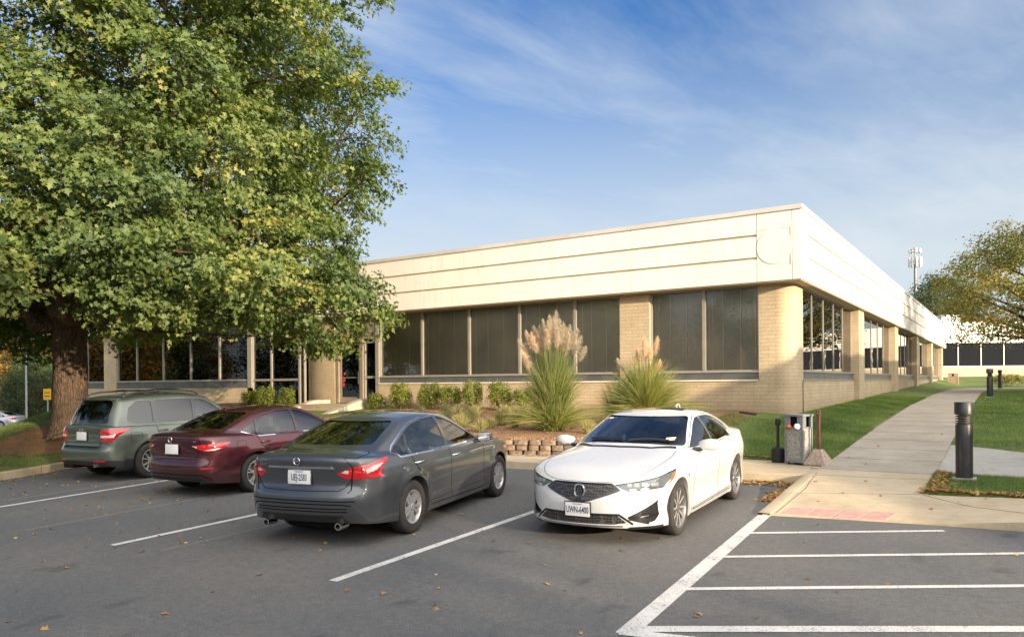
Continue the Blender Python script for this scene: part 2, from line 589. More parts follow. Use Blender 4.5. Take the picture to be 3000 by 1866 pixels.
def patch(B, name, poly, mat, parent, off=.004, depth=.012, side=1, view=None, step=.05, puff=0., ref=None):
    """poly: list of ('R'|'S'|'F', coord, z) in perimeter view; or 2D points with view 'S','F','R','T'"""
    if view is None: pl = [B.cv(p) for p in poly]
    else: pl = [tuple(p) for p in poly]
    v2, f2 = cdt(pl, step)
    P3 = []; Nn = []
    if puff:
        def edge_d(p):
            best = 9
            for i in range(len(pl)):
                a = Vector(pl[i]); b = Vector(pl[(i+1) % len(pl)]); ab = b-a
                t = max(0, min(1, (Vector(p)-a).dot(ab)/max(ab.length_squared, 1e-9)))
                best = min(best, (Vector(p)-a-ab*t).length)
            return best
    for (a, b) in v2:
        if view is None:
            q, n = B.surf(np.array(a), np.array(b))
            q = Vector(q); 
            if side < 0 and 0 <= a <= B.S: q.y = -q.y
            loc, nr, _, _ = B.bvh.find_nearest(q)
        else:
            if view == 'S': o = Vector((a, 3*side, b)); d = Vector((0, -side, 0))
            elif view == 'F': o = Vector((9, a, b)); d = Vector((-1, 0, 0))
            elif view == 'R': o = Vector((-9, a, b)); d = Vector((1, 0, 0))
            else: o = Vector((a, b, 4)); d = Vector((0, 0, -1))
            loc, nr, _, _ = B.bvh.ray_cast(o, d)
            if loc is None:
                q = Vector((a, .7*side, b)) if view == 'S' else (Vector((2, a, b)) if view == 'F' else Vector((0, a, b)))
                loc, nr, _, _ = B.bvh.find_nearest(q)
        nr = nr.normalized()
        o_ = off
        if puff: o_ += puff*min(1, edge_d((a, b))/.05)
        P3.append(np.array(loc+nr*o_)); Nn.append(np.array(nr))
    V, F = skirt(P3, Nn, f2, depth)
    me = bpy.data.meshes.new(name)
    me.from_pydata([tuple(map(float, p)) for p in V], [], F)
    bm = bmesh.new(); bm.from_mesh(me); bmesh.ops.recalc_face_normals(bm, faces=bm.faces[:])
    s = 0
    for f in bm.faces:
        c = f.calc_center_median(); 
        j = min(range(0, len(P3), max(1, len(P3)//60)), key=lambda i: (Vector(P3[i])-c).length)
        s += f.normal.dot(Vector(Nn[j]))*f.calc_area()
    if s < 0: bmesh.ops.reverse_faces(bm, faces=bm.faces[:])
    bm.to_mesh(me); bm.free()
    return link_mesh(name, me, mat, parent, 35)

def cr2(pl):
    out = []
    q = [pl[0]]+list(pl)+[pl[-1]]
    for i in range(1, len(q)-2):
        p0, p1, p2, p3 = [Vector(a) for a in q[i-1:i+3]]
        for k in range(6):
            t = k/6
            out.append(tuple(.5*((2*p1)+(p2-p0)*t+(2*p0-5*p1+4*p2-p3)*t*t+(3*p1-p0-3*p2+p3)*t**3)))
    return out+[tuple(pl[-1])]

def ribbon(B, name, lines, mat, parent, width=.01, off=.0015, view=None, side=1, mb=None, sm=False):
    """thin strips following the surface"""
    own = mb is None
    mb = mb or MB()
    for ln in lines:
        pl = [B.cv(p) for p in ln] if view is None else [tuple(p) for p in ln]
        if sm: pl = cr2(pl)
        pp = []
        for i in range(len(pl)-1):
            a = Vector(pl[i]); b = Vector(pl[i+1]); k = max(1, int((b-a).length/.04))
            pp += [a.lerp(b, j/k) for j in range(k)]
        pp.append(Vector(pl[-1]))
        P3 = []
        for p in pp:
            if view is None:
                q = Vector(B.surf(np.array(p[0]), np.array(p[1]))[0])
                if side < 0 and 0 <= p[0] <= B.S: q.y = -q.y
                loc, nr, _, _ = B.bvh.find_nearest(q)
            else:
                if view == 'S': o = Vector((p[0], 3*side, p[1])); d = Vector((0, -side, 0))
                elif view == 'F': o = Vector((9, p[0], p[1])); d = Vector((-1, 0, 0))
                elif view == 'R': o = Vector((-9, p[0], p[1])); d = Vector((1, 0, 0))
                else: o = Vector((p[0], p[1], 4)); d = Vector((0, 0, -1))
                loc, nr, _, _ = B.bvh.ray_cast(o, d)
                if loc is None: loc, nr, _, _ = B.bvh.find_nearest(o+d*2.3)
            P3.append((loc, nr.normalized()))
        vs = []
        for i, (l, n) in enumerate(P3):
            t = (P3[min(i+1, len(P3)-1)][0]-P3[max(i-1, 0)][0])
            if t.length < 1e-9: t = Vector((1, 0, 0))
            c = t.normalized().cross(n).normalized()*width/2
            vs += [l+n*off-c, l+n*off+c, l-n*.003+c*1.0, l-n*.003-c*1.0]
        fs = []
        for i in range(len(P3)-1):
            for k in range(4): fs.append((4*i+k, 4*i+(k+1) % 4, 4*i+4+(k+1) % 4, 4*i+4+k))
        fs += [(0, 1, 2, 3), tuple(4*(len(P3)-1)+k for k in (3, 2, 1, 0))]
        mb.add([v[:] for v in vs], fs)
    if own: return mb.build(name, mat, parent)

def boolean(o, cutter_me, mats):
    c = bpy.data.objects.new('cut', cutter_me); COL.objects.link(c)
    cutter_me.materials.clear()
    for m in mats: cutter_me.materials.append(m)
    md = o.modifiers.new('b', 'BOOLEAN'); md.operation = 'DIFFERENCE'; md.object = c
    ok = False
    for solver in ('MANIFOLD', 'EXACT'):
        md.solver = solver
        dg = bpy.context.evaluated_depsgraph_get(); dg.update()
        me = bpy.data.meshes.new_from_object(o.evaluated_get(dg))
        if len(me.polygons) > len(o.data.polygons)*.3 and len(me.polygons) != len(o.data.polygons):
            ok = True; break
        print('boolean retry', o.name, solver, len(me.polygons))
    o.modifiers.clear()
    bpy.data.objects.remove(c)
    if ok: o.data = me
    return o

def prismY(poly, y0, y1):
    bm = bmesh.new()
    a = [bm.verts.new((x, y0, z)) for x, z in poly]; b = [bm.verts.new((x, y1, z)) for x, z in poly]
    return _fin(bm, a, b)
def prismX(poly, x0, x1):
    bm = bmesh.new()
    a = [bm.verts.new((x0, y, z)) for y, z in poly]; b = [bm.verts.new((x1, y, z)) for y, z in poly]
    return _fin(bm, a, b)
def _fin(bm, a, b):
    n = len(a)
    bm.faces.new(a); bm.faces.new(b[::-1])
    for i in range(n): bm.faces.new((a[i], b[i], b[(i+1) % n], a[(i+1) % n]))
    bmesh.ops.recalc_face_normals(bm, faces=bm.faces[:])
    if bm.calc_volume(signed=True) < 0: bmesh.ops.reverse_faces(bm, faces=bm.faces[:])
    for f in bm.faces: f.material_index = 1
    me = bpy.data.meshes.new('pr'); bm.to_mesh(me); bm.free()
    return me
def cylY(x, z, r, y0, y1, n=48):
    bm = bmesh.new()
    a = [bm.verts.new((x+r*math.cos(2*math.pi*k/n), y0, z+r*math.sin(2*math.pi*k/n))) for k in range(n)]
    b = [bm.verts.new((x+r*math.cos(2*math.pi*k/n), y1, z+r*math.sin(2*math.pi*k/n))) for k in range(n)]
    return _fin(bm, a, b)

def roundpoly(poly, r=.04, n=4):
    out = []
    k = len(poly)
    for i in range(k):
        p0 = Vector(poly[i-1]); p1 = Vector(poly[i]); p2 = Vector(poly[(i+1) % k])
        a = (p0-p1); b = (p2-p1)
        d = min(r, a.length*.45, b.length*.45)
        a = p1+a.normalized()*d; b = p1+b.normalized()*d
        for j in range(n+1):
            t = j/n
            out.append(tuple((a*(1-t)**2+p1*2*t*(1-t)+b*t*t)))
    return out
def shrink(poly, d):
    """offset polygon inward by d (works for mild concavity)"""
    n = len(poly)
    A = sum(poly[i][0]*poly[(i+1) % n][1]-poly[(i+1) % n][0]*poly[i][1] for i in range(n))
    sg = 1 if A > 0 else -1
    out = []
    for i in range(n):
        p0 = Vector(poly[i-1]); p1 = Vector(poly[i]); p2 = Vector(poly[(i+1) % n])
        e1 = (p1-p0).normalized(); e2 = (p2-p1).normalized()
        n1 = Vector((-e1.y, e1.x))*sg; n2 = Vector((-e2.y, e2.x))*sg
        b = n1+n2
        L = max(.35, b.length_squared/2)
        out.append(tuple(p1+b*d/ (L*1.0) ) if b.length > 1e-6 else tuple(p1+n1*d))
    return out

def make_wheel(parent, name, x, y, z, r, style, side):
    """side: +1 outer face towards +y.  wheel > tyre, rim, disc"""
    w = .205; rr = style['rim']
    mb = MB()
    h = w/2
    def Y(t): return t*side
    hub = MB().lathe([(0.0, Y(h*.35)), (.05, Y(h*.35)), (.15, Y(h*.2)), (.15, Y(h*.1)), (0.0, Y(h*.1))], (0, 0, 0), 'y', 24)
    root = hub.build(name, M['disc'], parent, 40)
    root.location = (x, y, z)
    p = [(rr+.002, -h*.86), (rr+.03, -h*.98), (r-.045, -h*1.0), (r-.012, -h*.9), (r, -h*.72), (r, -h*.02), (r-.006, -h*.015), (r-.006, h*.015), (r, h*.02), (r, h*.72), (r-.012, h*.9), (r-.045, h*1.0), (rr+.03, h*.98), (rr+.002, h*.86)]
    MB().lathe([(a, b) for a, b in p], (0, 0, 0), 'y', 56, caps=False).build('tyre', M['rubber'], root, 50)
    rm = MB()
    # barrel + lip
    pf = [(rr, -h*.86), (rr-.02, -h*.8), (rr-.035, 0), (rr-.028, h*.62), (rr-.012, h*.80), (rr-.004, h*.9), (rr+.005, h*.88)]
    rm.lathe([(a, Y(b)) for a, b in pf], (0, 0, 0), 'y', 48, m=style.get('lipm', 0), caps=False)
    ns = style['n']; face = h*.70
    def spoke(a0, w0, w1, r0, r1, dish0, dish1, twist=0., m=0, th=.03):
        ca, sa = math.cos(a0), math.sin(a0)
        vs = []
        for (rad, ww, dd, tw) in ((r0, w0, dish0, 0), ((r0+r1)/2, (w0+w1)/2, dish0*.3+dish1*.7, twist*.5), (r1, w1, dish1, twist)):
            c2, s2 = math.cos(a0+tw), math.sin(a0+tw)
            for dy in (0, -th):
                for sgn in (-1, 1):
                    ww2 = ww*(1.0 if dy == 0 else 1.25)
                    vs.append((rad*c2-sgn*ww2/2*s2, Y(dd+dy), rad*s2+sgn*ww2/2*c2))
        fs = []
        for i in range(2):
            b = 4*i
            fs += [(b, b+1, b+5, b+4), (b+1, b+3, b+7, b+5), (b+3, b+2, b+6, b+7), (b+2, b, b+4, b+6)]
        fs += [(0, 2, 3, 1), (8, 9, 11, 10)]
        rm.add(vs, fs, m)
    for k in range(ns):
        a0 = 2*math.pi*k/ns + style.get('a0', 0)
        if style['kind'] == 'pair':
            for q in (-1, 1):
                spoke(a0+q*style['sp']*.5, .022, .020, .045, rr-.012, face*1.0, face*.95, twist=q*style['sp']*.55, m=0)
            spoke(a0, .05, .09, .05, rr-.02, face*.72, face*.60, m=1, th=.02)
        elif style['kind'] == 'cap':
            spoke(a0, .03, style.get('w', .045), .05, rr-.012, face*1.0, face*1.05, twist=style.get('tw', .12)*(1 if k % 2 else -1), m=0)
        else:
            spoke(a0, style.get('w0', .035), style.get('w', .03), .05, rr-.012, face*.9, face*1.05, twist=style.get('tw', 0), m=0)
            if style.get('edge'): spoke(a0+.05, .01, .01, .06, rr-.012, face*.94, face*1.09, twist=style.get('tw', 0), m=2, th=.01)
    rm.lathe([(0, Y(face*1.12)), (.028, Y(face*1.12)), (.034, Y(face*1.06)), (.060, Y(face*1.0)), (.068, Y(face*.85)), (.068, Y(face*.3)), (0, Y(face*.3))], (0, 0, 0), 'y', 20, m=style.get('hubm', 0))
    for k in range(5):
        a = 2*math.pi*k/5+.3
        rm.lathe([(0, Y(face*1.03)), (.009, Y(face*1.03)), (.009, Y(face*.9))], (.047*math.cos(a), 0, .047*math.sin(a)), 'y', 6, m=1)
    if style['kind'] == 'cap':   # back plate of the cover
        rm.lathe([(0, Y(face*.55)), (rr-.03, Y(face*.62)), (rr-.03, Y(face*.5)), (0, Y(face*.45))], (0, 0, 0), 'y', 40, m=1)
    rm.build('rim', style['mats'], root, 35)
    return root

def make_car(P, loc, head, label, cat, name, paint):
    root = empty(name, loc, head, label, cat)
    root.rotation_mode = 'XYZ'
    B = Body(P)
    mats = [paint, M['well'], M['cabin'], M['blackplastic']]
    me = B.me
    for m in mats: me.materials.append(m)
    body = bpy.data.objects.new('body', me); COL.objects.link(body); body.parent = root
    # cabin hollow first, then openings, then wheel wells
    boolean(body, B.cavity(), mats)
    W = P['windows']
    for k, poly in W.items():
        v = poly['view']; pl = roundpoly(poly['p'], poly.get('r', .04))
        if v == 'S':
            boolean(body, prismY(pl, .30, 1.3), mats)
            boolean(body, prismY(pl, -1.3, -.30), mats)
        elif v == 'F':
            boolean(body, prismX(pl, B.P['cab_f']-.95, B.P['cab_f']+P.get('fcut', .34)), mats)
        elif v == 'R':
            boolean(body, prismX(pl, B.P['cab_r']-.3, B.P['cab_r']+P.get('rcut', .95)), mats)
    for wx in (0, B.wb):
        for sd in (1, -1):
            c = cylY(wx, B.r+.005, B.r+P.get('arch', .048), .60, 1.3)
            if sd < 0: c = cylY(wx, B.r+.005, B.r+P.get('arch', .048), -1.3, -.60)
            boolean(body, c, mats)
    me = body.data
    me.polygons.foreach_set('use_smooth', [True]*len(me.polygons))
    me.set_sharp_from_angle(angle=R(32))
    # lower cladding colour
    if P.get('clad'):
        zt, mi = P['clad']
        for p in me.polygons:
            if p.center.z < zt(p.center.x) and p.material_index == 0: p.material_index = 3
    # glass
    for k, poly in W.items():
        v = poly['view']; pl = shrink(roundpoly(poly['p'], poly.get('r', .04)), -.012)
        gm = poly.get('mat', M['carglass'])
        if v == 'S':
            for sd in (1, -1): patch(B, poly['name'], pl, gm, root, off=-.008, depth=.004, side=sd, view='S', step=.09)
        else:
            patch(B, poly['name'], pl, gm, root, off=-.008, depth=.004, view=v, step=.10)
    # wheels
    for wx in (0, B.wb):
        for sd in (1, -1):
            make_wheel(root, 'wheel', wx, sd*(P['tw']), B.r, B.r, P['style'], sd)
    # interior
    sx = P['seat_x']
    for sd in (1, -1):
        mb = MB(); y = .37*sd
        mb.box(sx-.15, sx+.38, y-.25, y+.25, .45, .62, bev=.06)
        mb.tube([(sx-.15, y, .58), (sx-.22, y, .80), (sx-.30, y, 1.02)], [.20, .21, .17], 12)
        mb.box(sx-.42, sx-.30, y-.13, y+.13, 1.05, 1.05+.19, bev=.05)
        mb.tube([(sx-.34, y-.05, 1.0), (sx-.36, y-.05, 1.1)], .008, 6); mb.tube([(sx-.34, y+.05, 1.0), (sx-.36, y+.05, 1.1)], .008, 6)
        for i in range(len(mb.v)):
            pass
        mb.build('seat', M['seatgrey'], root, 40)
    mb = MB()
    bx = P['rear_seat']
    mb.box(bx-.02, bx+.45, -.62, .62, .45, .60, bev=.06)
    mb.add([(bx+.05, -.6, .55), (bx+.05, .6, .55), (bx-.22, .57, 1.0), (bx-.22, -.57, 1.0), (bx-.1, -.6, .5), (bx-.1, .6, .5), (bx-.36, .57, 1.0), (bx-.36, -.57, 1.0)],
           [(0, 1, 2, 3), (4, 7, 6, 5), (0, 3, 7, 4), (1, 5, 6, 2), (3, 2, 6, 7), (0, 4, 5, 1)])
    for y in (-.38, .38): mb.box(bx-.38, bx-.26, y-.12, y+.12, .99, 1.13, bev=.04)
    mb.build('rear_seat', M['seatgrey'], root, 40)
    mb = MB()
    dx = P['dash_x']; dz = P.get('dash_z', .92)
    mb.box(dx-.12, dx+.62, -.68, .68, .55, dz, bev=.07)
    mb.box(dx-.10, dx+.15, .18, .56, dz-.03, dz+.07, bev=.05)
    mb.build('dashboard', M['cabin'], root, 40)
    mb = MB()
    c = Vector((dx-.22, .37, dz-.06)); ax = Vector((-.35*1, 0, .94)); e1 = Vector((0, 1, 0)); e2 = Vector((.94, 0, .35)).normalized()
    e2 = Vector((.42, 0, .91))
    ring = [c+(e1*math.cos(t)+e2*math.sin(t))*.185 for t in np.linspace(0, 2*math.pi, 25)]
    mb.tube(ring, .016, 6, cap=False)
    for t in (0, math.pi, -math.pi/2): mb.tube([c, c+(e1*math.cos(t)+e2*math.sin(t))*.18], .018, 6)
    mb.tube([c-Vector((.03, 0, 0)), c+Vector((.25, 0, -.1))], .05, 10)
    mb.build('steering_wheel', M['cabin'], root, 40)
    return root, B, body
SLOPE = .022
def set_pose(root, x, y, head):
    z = SLOPE*y
    up = Vector((0, -SLOPE, 1)).normalized()
    f = Vector((math.cos(R(head)), math.sin(R(head)), 0)); f = (f-up*f.dot(up)).normalized()
    l = up.cross(f)
    m = Matrix((f, l, up)).transposed()
    root.rotation_euler = m.to_euler(); root.location = (x, y, z)

def vw(name, view, p, r=.04, mat=None):
    d = dict(name=name, view=view, p=p, r=r)
    if mat: d['mat'] = mat
    return d

def plate(parent, x, z, face, txt, frame, nx=0., w=.305, h=.155, name='number_plate', capt=''):
    """face +1: plate faces +x (front), -1: faces -x"""
    o = MB().box(-.006, .006, -w/2-.012, w/2+.012, -h/2-.012, h/2+.012, bev=.004).build(name, frame, parent, 40)
    o.location = (x, 0, z); o.rotation_euler = (0, -nx*face, 0)
    s = MB().box(-.002, .002, -w/2, w/2, -h/2, h/2, bev=.0015).build('plate_face', M['plate'], o, 40)
    s.location = (face*.008, 0, 0)
    rot = Matrix.Rotation(R(90)*face, 4, 'Z') @ Matrix.Rotation(R(90), 4, 'X')
    if txt:
        text_mesh('plate_text', txt, .105, M['platetext'], o, Matrix.Translation((face*.0108, 0, -.008)) @ rot, .0006, .55, .0018)
        text_mesh('plate_caption', 'VIRGINIA', .024, M['blue'], o, Matrix.Translation((face*.0108, 0, .060)) @ rot, .0004, 1.2)
        if capt: text_mesh('plate_caption', capt, .014, M['platetext'], o, Matrix.Translation((face*.0108, 0, -.068)) @ rot, .0004, 1.2)
    return o

def mirror_parts(root, B, pos, paint, armx, sz=(.10, .22, .15)):
    for sd in (1, -1):
        x, y, z = pos
        mb = MB()
        a, b, c = sz
        # shell: rounded pod tapering outwards
        prof_ = [(0.0, .55), (.18, .85), (.5, 1.0), (.85, .9), (1.0, .62)]
        vs = []; n = 14
        for t, k in prof_:
            for i in range(n):
                q = 2*math.pi*i/n
                cx = math.copysign(abs(math.cos(q))**.7, math.cos(q)); cz = math.copysign(abs(math.sin(q))**.7, math.sin(q))
                vs.append((x + cx*a*.5*k*(1.1 if cx > 0 else .55), (y+b*t)*sd, z+cz*c*.5*k+.01*t))
        fs = [(i*n+j, i*n+(j+1) % n, (i+1)*n+(j+1) % n, (i+1)*n+j) for i in range(len(prof_)-1) for j in range(n)]
        fs += [tuple(range(n))[::-1], tuple((len(prof_)-1)*n+j for j in range(n))]
        mb.add(vs, fs, 0)
        m = mb.build('door_mirror', paint, root, 50)
        MB().tube([(x+.03, (y-.075)*sd, z-.07), (x+.01, (y+.04)*sd, z-.045)], [.035, .028], 8).build('mirror_arm', M['gloss_black'], m, 40)
        MB().box(x-a*.30, x-a*.28, min((y+.02)*sd, (y+b-.02)*sd), max((y+.02)*sd, (y+b-.02)*sd), z-c*.36, z+c*.40, bev=.0008).build('mirror_glass', M['chrome'], m, 40)

def door_handle(B, root, x, z, sd, mat, L=.20):
    o = Vector((x, 3*sd, z)); loc, nr, _, _ = B.bvh.ray_cast(o, Vector((0, -sd, 0)))
    y = loc.y
    mb = MB()
    pts = [(x-L/2, y-.004*sd, z), (x-L/2+.02, y+.030*sd, z+.004), (x, y+.038*sd, z+.008), (x+L/2-.02, y+.030*sd, z+.006), (x+L/2, y-.004*sd, z+.002)]
    mb.tube(pts, [.012, .014, .015, .014, .012], 8)
    return mb.build('door_handle', mat, root, 50)

def ring_badge(parent, loc, rot, r, mat, kind='bar'):
    mb = MB()
    n = 28
    if kind == 'bar':
        pts = [(r*math.cos(t), r*math.sin(t), 0) for t in np.linspace(0, 2*math.pi, n)]
        mb.tube(pts, r*.13, 6, cap=False)
        mb.box(-r*1.25, r*1.25, -r*.15, r*.15, -.003, .006, bev=.002)
    elif kind == 'caliper':
        pts = [(r*.86*math.copysign(abs(math.cos(t))**.75, math.cos(t)), r*math.copysign(abs(math.sin(t))**.75, math.sin(t)), 0) for t in np.linspace(0, 2*math.pi, n)]
        mb.tube(pts, r*.11, 6, cap=False)
        for s in (-1, 1):
            mb.add([(s*.06*r, r*.80, .004), (s*.22*r, r*.80, .004), (s*.60*r, -r*.72, .004), (s*.34*r, -r*.80, .004), (s*.06*r, r*.80, -.004), (s*.22*r, r*.80, -.004), (s*.60*r, -r*.72, -.004), (s*.34*r, -r*.80, -.004)],
                   [(0, 1, 2, 3), (4, 7, 6, 5), (0, 4, 5, 1), (1, 5, 6, 2), (2, 6, 7, 3), (3, 7, 4, 0)])
        mb.box(-r*.32, r*.32, -r*.12, r*.0, -.004, .004)
    elif kind == 'oval':
        pts = [(r*1.7*math.cos(t), r*.8*math.sin(t), 0) for t in np.linspace(0, 2*math.pi, n)]
        mb.tube(pts, r*.12, 6, cap=False)
        for (a, b, k) in ((-.7, .1, .22), (0, .25, .12), (.4, .0, .12), (.8, .2, .12), (.2, -.3, .12)):
            mb.box(r*(a-k), r*(a+k), r*(b-k*.6), r*(b+k*.6), -.002, .004)
    o = mb.build('badge', mat, parent, 50)
    o.matrix_local = Matrix.Translation(loc) @ rot
    return o
ROT_R = Matrix.Rotation(R(-90), 4, 'Z') @ Matrix.Rotation(R(90), 4, 'X')   # faces -x
ROT_F = Matrix.Rotation(R(90), 4, 'Z') @ Matrix.Rotation(R(90), 4, 'X')    # faces +x

def side_lines(B, root, doors, paint, sides=(1, -1), fuel=None):
    for sd in sides:
        mb = MB()
        for ln in doors: ribbon(B, '', [ln], None, None, .011, .0012, 'S', sd, mb)
        mb.build('panel_gap', M['gap'], root)

# ============================================================ grey sedan
def grey_sedan():
    paint = car_paint('paint_gunmetal', (.088, .096, .108), .7, .36)
    P = dict(wb=2.776, r=.328, tw=.80, arch=.052, flare=.022,
        plan=[(-1.11, 0), (-1.10, .34), (-1.055, .60), (-.96, .76), (-.78, .865), (-.4, .905), (.3, .918), (1.2, .915), (2.2, .910), (2.8, .895), (3.2, .855), (3.48, .75), (3.64, .55), (3.72, .28), (3.745, 0)],
        f_side=[(.17, -.075), (.22, -.045), (.32, -.018), (.42, -.022), (.52, -.012), (.62, -.002), (.72, .0), (.82, -.008), (.92, -.03), (1.05, -.065)],
        f_rear=[(.22, -.13), (.30, -.085), (.42, -.02), (.50, -.005), (.58, 0), (.66, -.035), (.70, -.075), (.90, -.055), (.97, -.04), (1.03, -.035), (1.08, -.05)],
        f_front=[(.18, -.10), (.28, -.02), (.42, 0), (.56, -.02), (.68, -.06), (.78, -.14)],
        belt=[(-1.11, 1.035), (-.6, 1.02), (0, .985), (1.0, .955), (2.0, .935), (2.6, .905), (3.1, .85), (3.5, .755), (3.745, .70)],
        bottom=[(-1.11, .30), (-.7, .26), (-.3, .22), (.5, .20), (2.3, .19), (3.0, .20), (3.745, .21)],
        deck=[(-1.11, 1.06), (-.95, 1.085), (-.6, 1.105), (0, 1.1), (2.0, 1.06), (2.4, 1.03), (2.9, .965), (3.4, .86), (3.745, .72)],
        cab_r=-.60, cab_f=2.28, cab_y=[(-.7, .66), (-.3, .765), (.3, .83), (1.2, .85), (1.9, .835), (2.4, .78)],
        top_r=.32, top_f=1.42, top_y=[(.2, .54), (.8, .60), (1.5, .58)], roof=[(.0, 1.33), (.32, 1.385), (.85, 1.425), (1.42, 1.39), (1.6, 1.36)], crown=.045, bend=.022,
        windows={
            1: vw('side_window', 'S', [(1.09, .985), (2.08, .995), (1.90, 1.085), (1.52, 1.275), (1.30, 1.345), (1.12, 1.372)], .03),
            2: vw('side_window', 'S', [(.03, .99), (1.02, .985), (1.05, 1.375), (.70, 1.368), (.38, 1.315), (.16, 1.245)], .03),
            3: vw('quarter_window', 'S', [(-.04, .99), (.09, 1.215), (-.20, 1.095), (-.30, 1.04), (-.24, .99)], .02),
            4: vw('windshield', 'F', [(-.69, 1.06), (.69, 1.06), (.56, 1.375), (-.56, 1.375)], .05),
            5: vw('rear_window', 'R', [(-.60, 1.135), (.60, 1.135), (.49, 1.375), (-.49, 1.375)], .05)},
        style=dict(rim=.205, n=10, kind='cap', w=.055, tw=.14, mats=[simple('wheel_cover_silver', (.40, .40, .40), .3, .5, .55, var=.08), M['well'], M['chrome']]),
        seat_x=1.12, rear_seat=.16, dash_x=1.85)
    grey_sedan.P = P
    root, B, body = make_car(P, (0, 0, 0), 0, 'dark grey sedan seen from behind, parked between the dark red sedan and the white sedan', 'car', 'parked_car', paint)
    # tail lamps
    for sd in (1, -1):
        t = patch(B, 'tail_light', [('R', .50, .865), ('R', .59, .805), ('R', .70, .79), ('S', -.83, .80), ('S', -.66, .80), ('S', -.72, .865), ('S', -.50, 1.015), ('S', -.60, 1.01), ('S', -.85, .965), ('R', .66, .925)], M['redlens'], root, .006, .014, sd, puff=.010, step=.035)
        patch(B, 'lamp_lens', [('R', .80, .89), ('R', .81, .855), ('S', -.78, .885), ('S', -.66, .955), ('S', -.82, .935)], M['whitelens'], t, .018, .006, sd, step=.04)
        patch(B, 'lamp_lens', [('R', .56, .872), ('R', .64, .862), ('R', .645, .895), ('R', .60, .895)], M['whitelens'], t, .018, .006, sd, step=.04)
        ribbon(B, 'lamp_seam', [[('R', .675, .79), ('R', .69, .93)]], M['gap'], t, .012, .017, None, sd)
    # boot lid, plate recess, bumper
    ribbon(B, 'boot_gap', [[('R', .60, 1.03), ('R', .685, .93)], [('R', .67, .79), ('R', .60, .70), ('R', .52, .668), ('R', 0, .660), ('R', -.52, .668), ('R', -.60, .70), ('R', -.67, .79)], [('R', -.60, 1.03), ('R', -.685, .93)]], M['gap'], root, .008)
    ribbon(B, 'boot_gap', [[(-.60, .64), (-.68, .70), (-.93, .70), (-1.02, .62)], [(-.60, -.64), (-.68, -.70), (-.93, -.70), (-1.02, -.62)]], M['gap'], root, .010, view='T')
    patch(B, 'plate_recess', [('R', -.34, .72), ('R', .34, .72), ('R', .40, .90), ('R', -.40, .90)], paint, root, -.012, .01, step=.06)
    patch(B, 'boot_trim', [('R', -.46, .915), ('R', .46, .915), ('R', .43, .940), ('R', -.43, .940)], M['chrome'], root, .012, .02)
    ribbon(B, 'bumper_groove', [[('R', -.66, .50), ('R', -.55, .515), ('R', .55, .515), ('R', .66, .50), ('R', .80, .36)], [('R', -.62, .465), ('R', .62, .465)], [('R', -.62, .43), ('R', .62, .43)], [('R', .84, .54), ('S', -.72, .30)], [('R', -.70, .55), ('R', .70, .555)]], M['gap'], root, .012)
    patch(B, 'rear_diffuser', [('R', -.64, .30), ('R', .64, .30), ('R', .56, .385), ('R', -.56, .385)], M['blackplastic'], root, .004, .01)
    plate(root, -1.062, .815, -1, 'UEJ-2583', M['chrome'], nx=.05)
    ring_badge(root, (-1.108, 0, 1.0), ROT_R @ Matrix.Rotation(.1, 4, 'X'), .042, M['chrome'])
    text_mesh('badge_text', 'ALTIMA', .026, M['chrome'], root, Matrix.Translation((-1.075, .50, 1.0)) @ ROT_R, .002, 1.3)
    text_mesh('badge_text', '2.5 S', .035, M['chrome'], root, Matrix.Translation((-1.08, .50, .955)) @ ROT_R, .002, 1.3)
    for y in (-.50, .50):
        mb = MB(); mb.lathe([(.030, 0), (.042, 0), (.045, .02), (.045, .16), (.034, .16), (.030, .02)], (-1.055, y, .265), 'x', 20, closed=True)
        mb.build('exhaust_tip', M['chrome'], root, 40)
    mb = MB(); mb.box(-.85, -.35, -.35, .35, .20, .30, bev=.04); mb.build('silencer', M['well'], root, 40)
    for sd in (1, -1):
        ribbon(B, 'window_trim', [[(2.12, .975), (1.0, .962), (-.24, .972), (-.335, 1.03), (-.24, 1.105), (.10, 1.25), (.38, 1.345), (.70, 1.395), (1.08, 1.402), (1.34, 1.375)]], M['chrome'], root, .017, .003, 'S', sd)
        patch(B, 'door_pillar', [(1.02, .985), (1.09, .985), (1.125, 1.375), (1.05, 1.378)], M['gloss_black'], root, .002, .006, sd, 'S')
        patch(B, 'door_pillar', [(-.04, .99), (.03, .99), (.16, 1.25), (.09, 1.22)], M['gloss_black'], root, .002, .006, sd, 'S')
        door_handle(B, root, .16, .865, sd, M['chrome']); door_handle(B, root, 1.22, .845, sd, M['chrome'])
        ribbon(B, 'body_crease', [[(.35, .335), (2.35, .365)]], M['blackplastic'], root, .010, .002, 'S', sd)
        patch(B, 'side_moulding', [(.52, .395), (2.22, .42), (2.24, .45), (.55, .425)], paint, root, .010, .012, sd, 'S')
    side_lines(B, root, [[(1.06, .95), (1.05, .6), (1.08, .27)], [(.0, .95), (.10, .80), (.36, .62), (.44, .30)], [(2.18, .95), (2.16, .6), (2.24, .27)], [(.44, .28), (2.24, .26)]], paint)
    mirror_parts(root, B, (1.98, .90, 1.02), paint, 0)
    for sd in (1, -1):
        patch(B, 'head_light', [('S', 3.05, .76), ('F', .80, .62), ('F', .50, .62), ('F', .52, .70), ('S', 3.25, .79)], M['headlens'], root, .003, .01, sd)
        patch(B, 'side_marker', [('S', 3.03, .755), ('S', 3.12, .72), ('S', 3.16, .765), ('S', 3.06, .79)], M['amber'], root, .006, .01, sd)
    patch(B, 'grille', [('F', -.42, .42), ('F', .42, .42), ('F', .50, .66), ('F', -.50, .66)], M['blackplastic'], root, .003, .01)
    return root

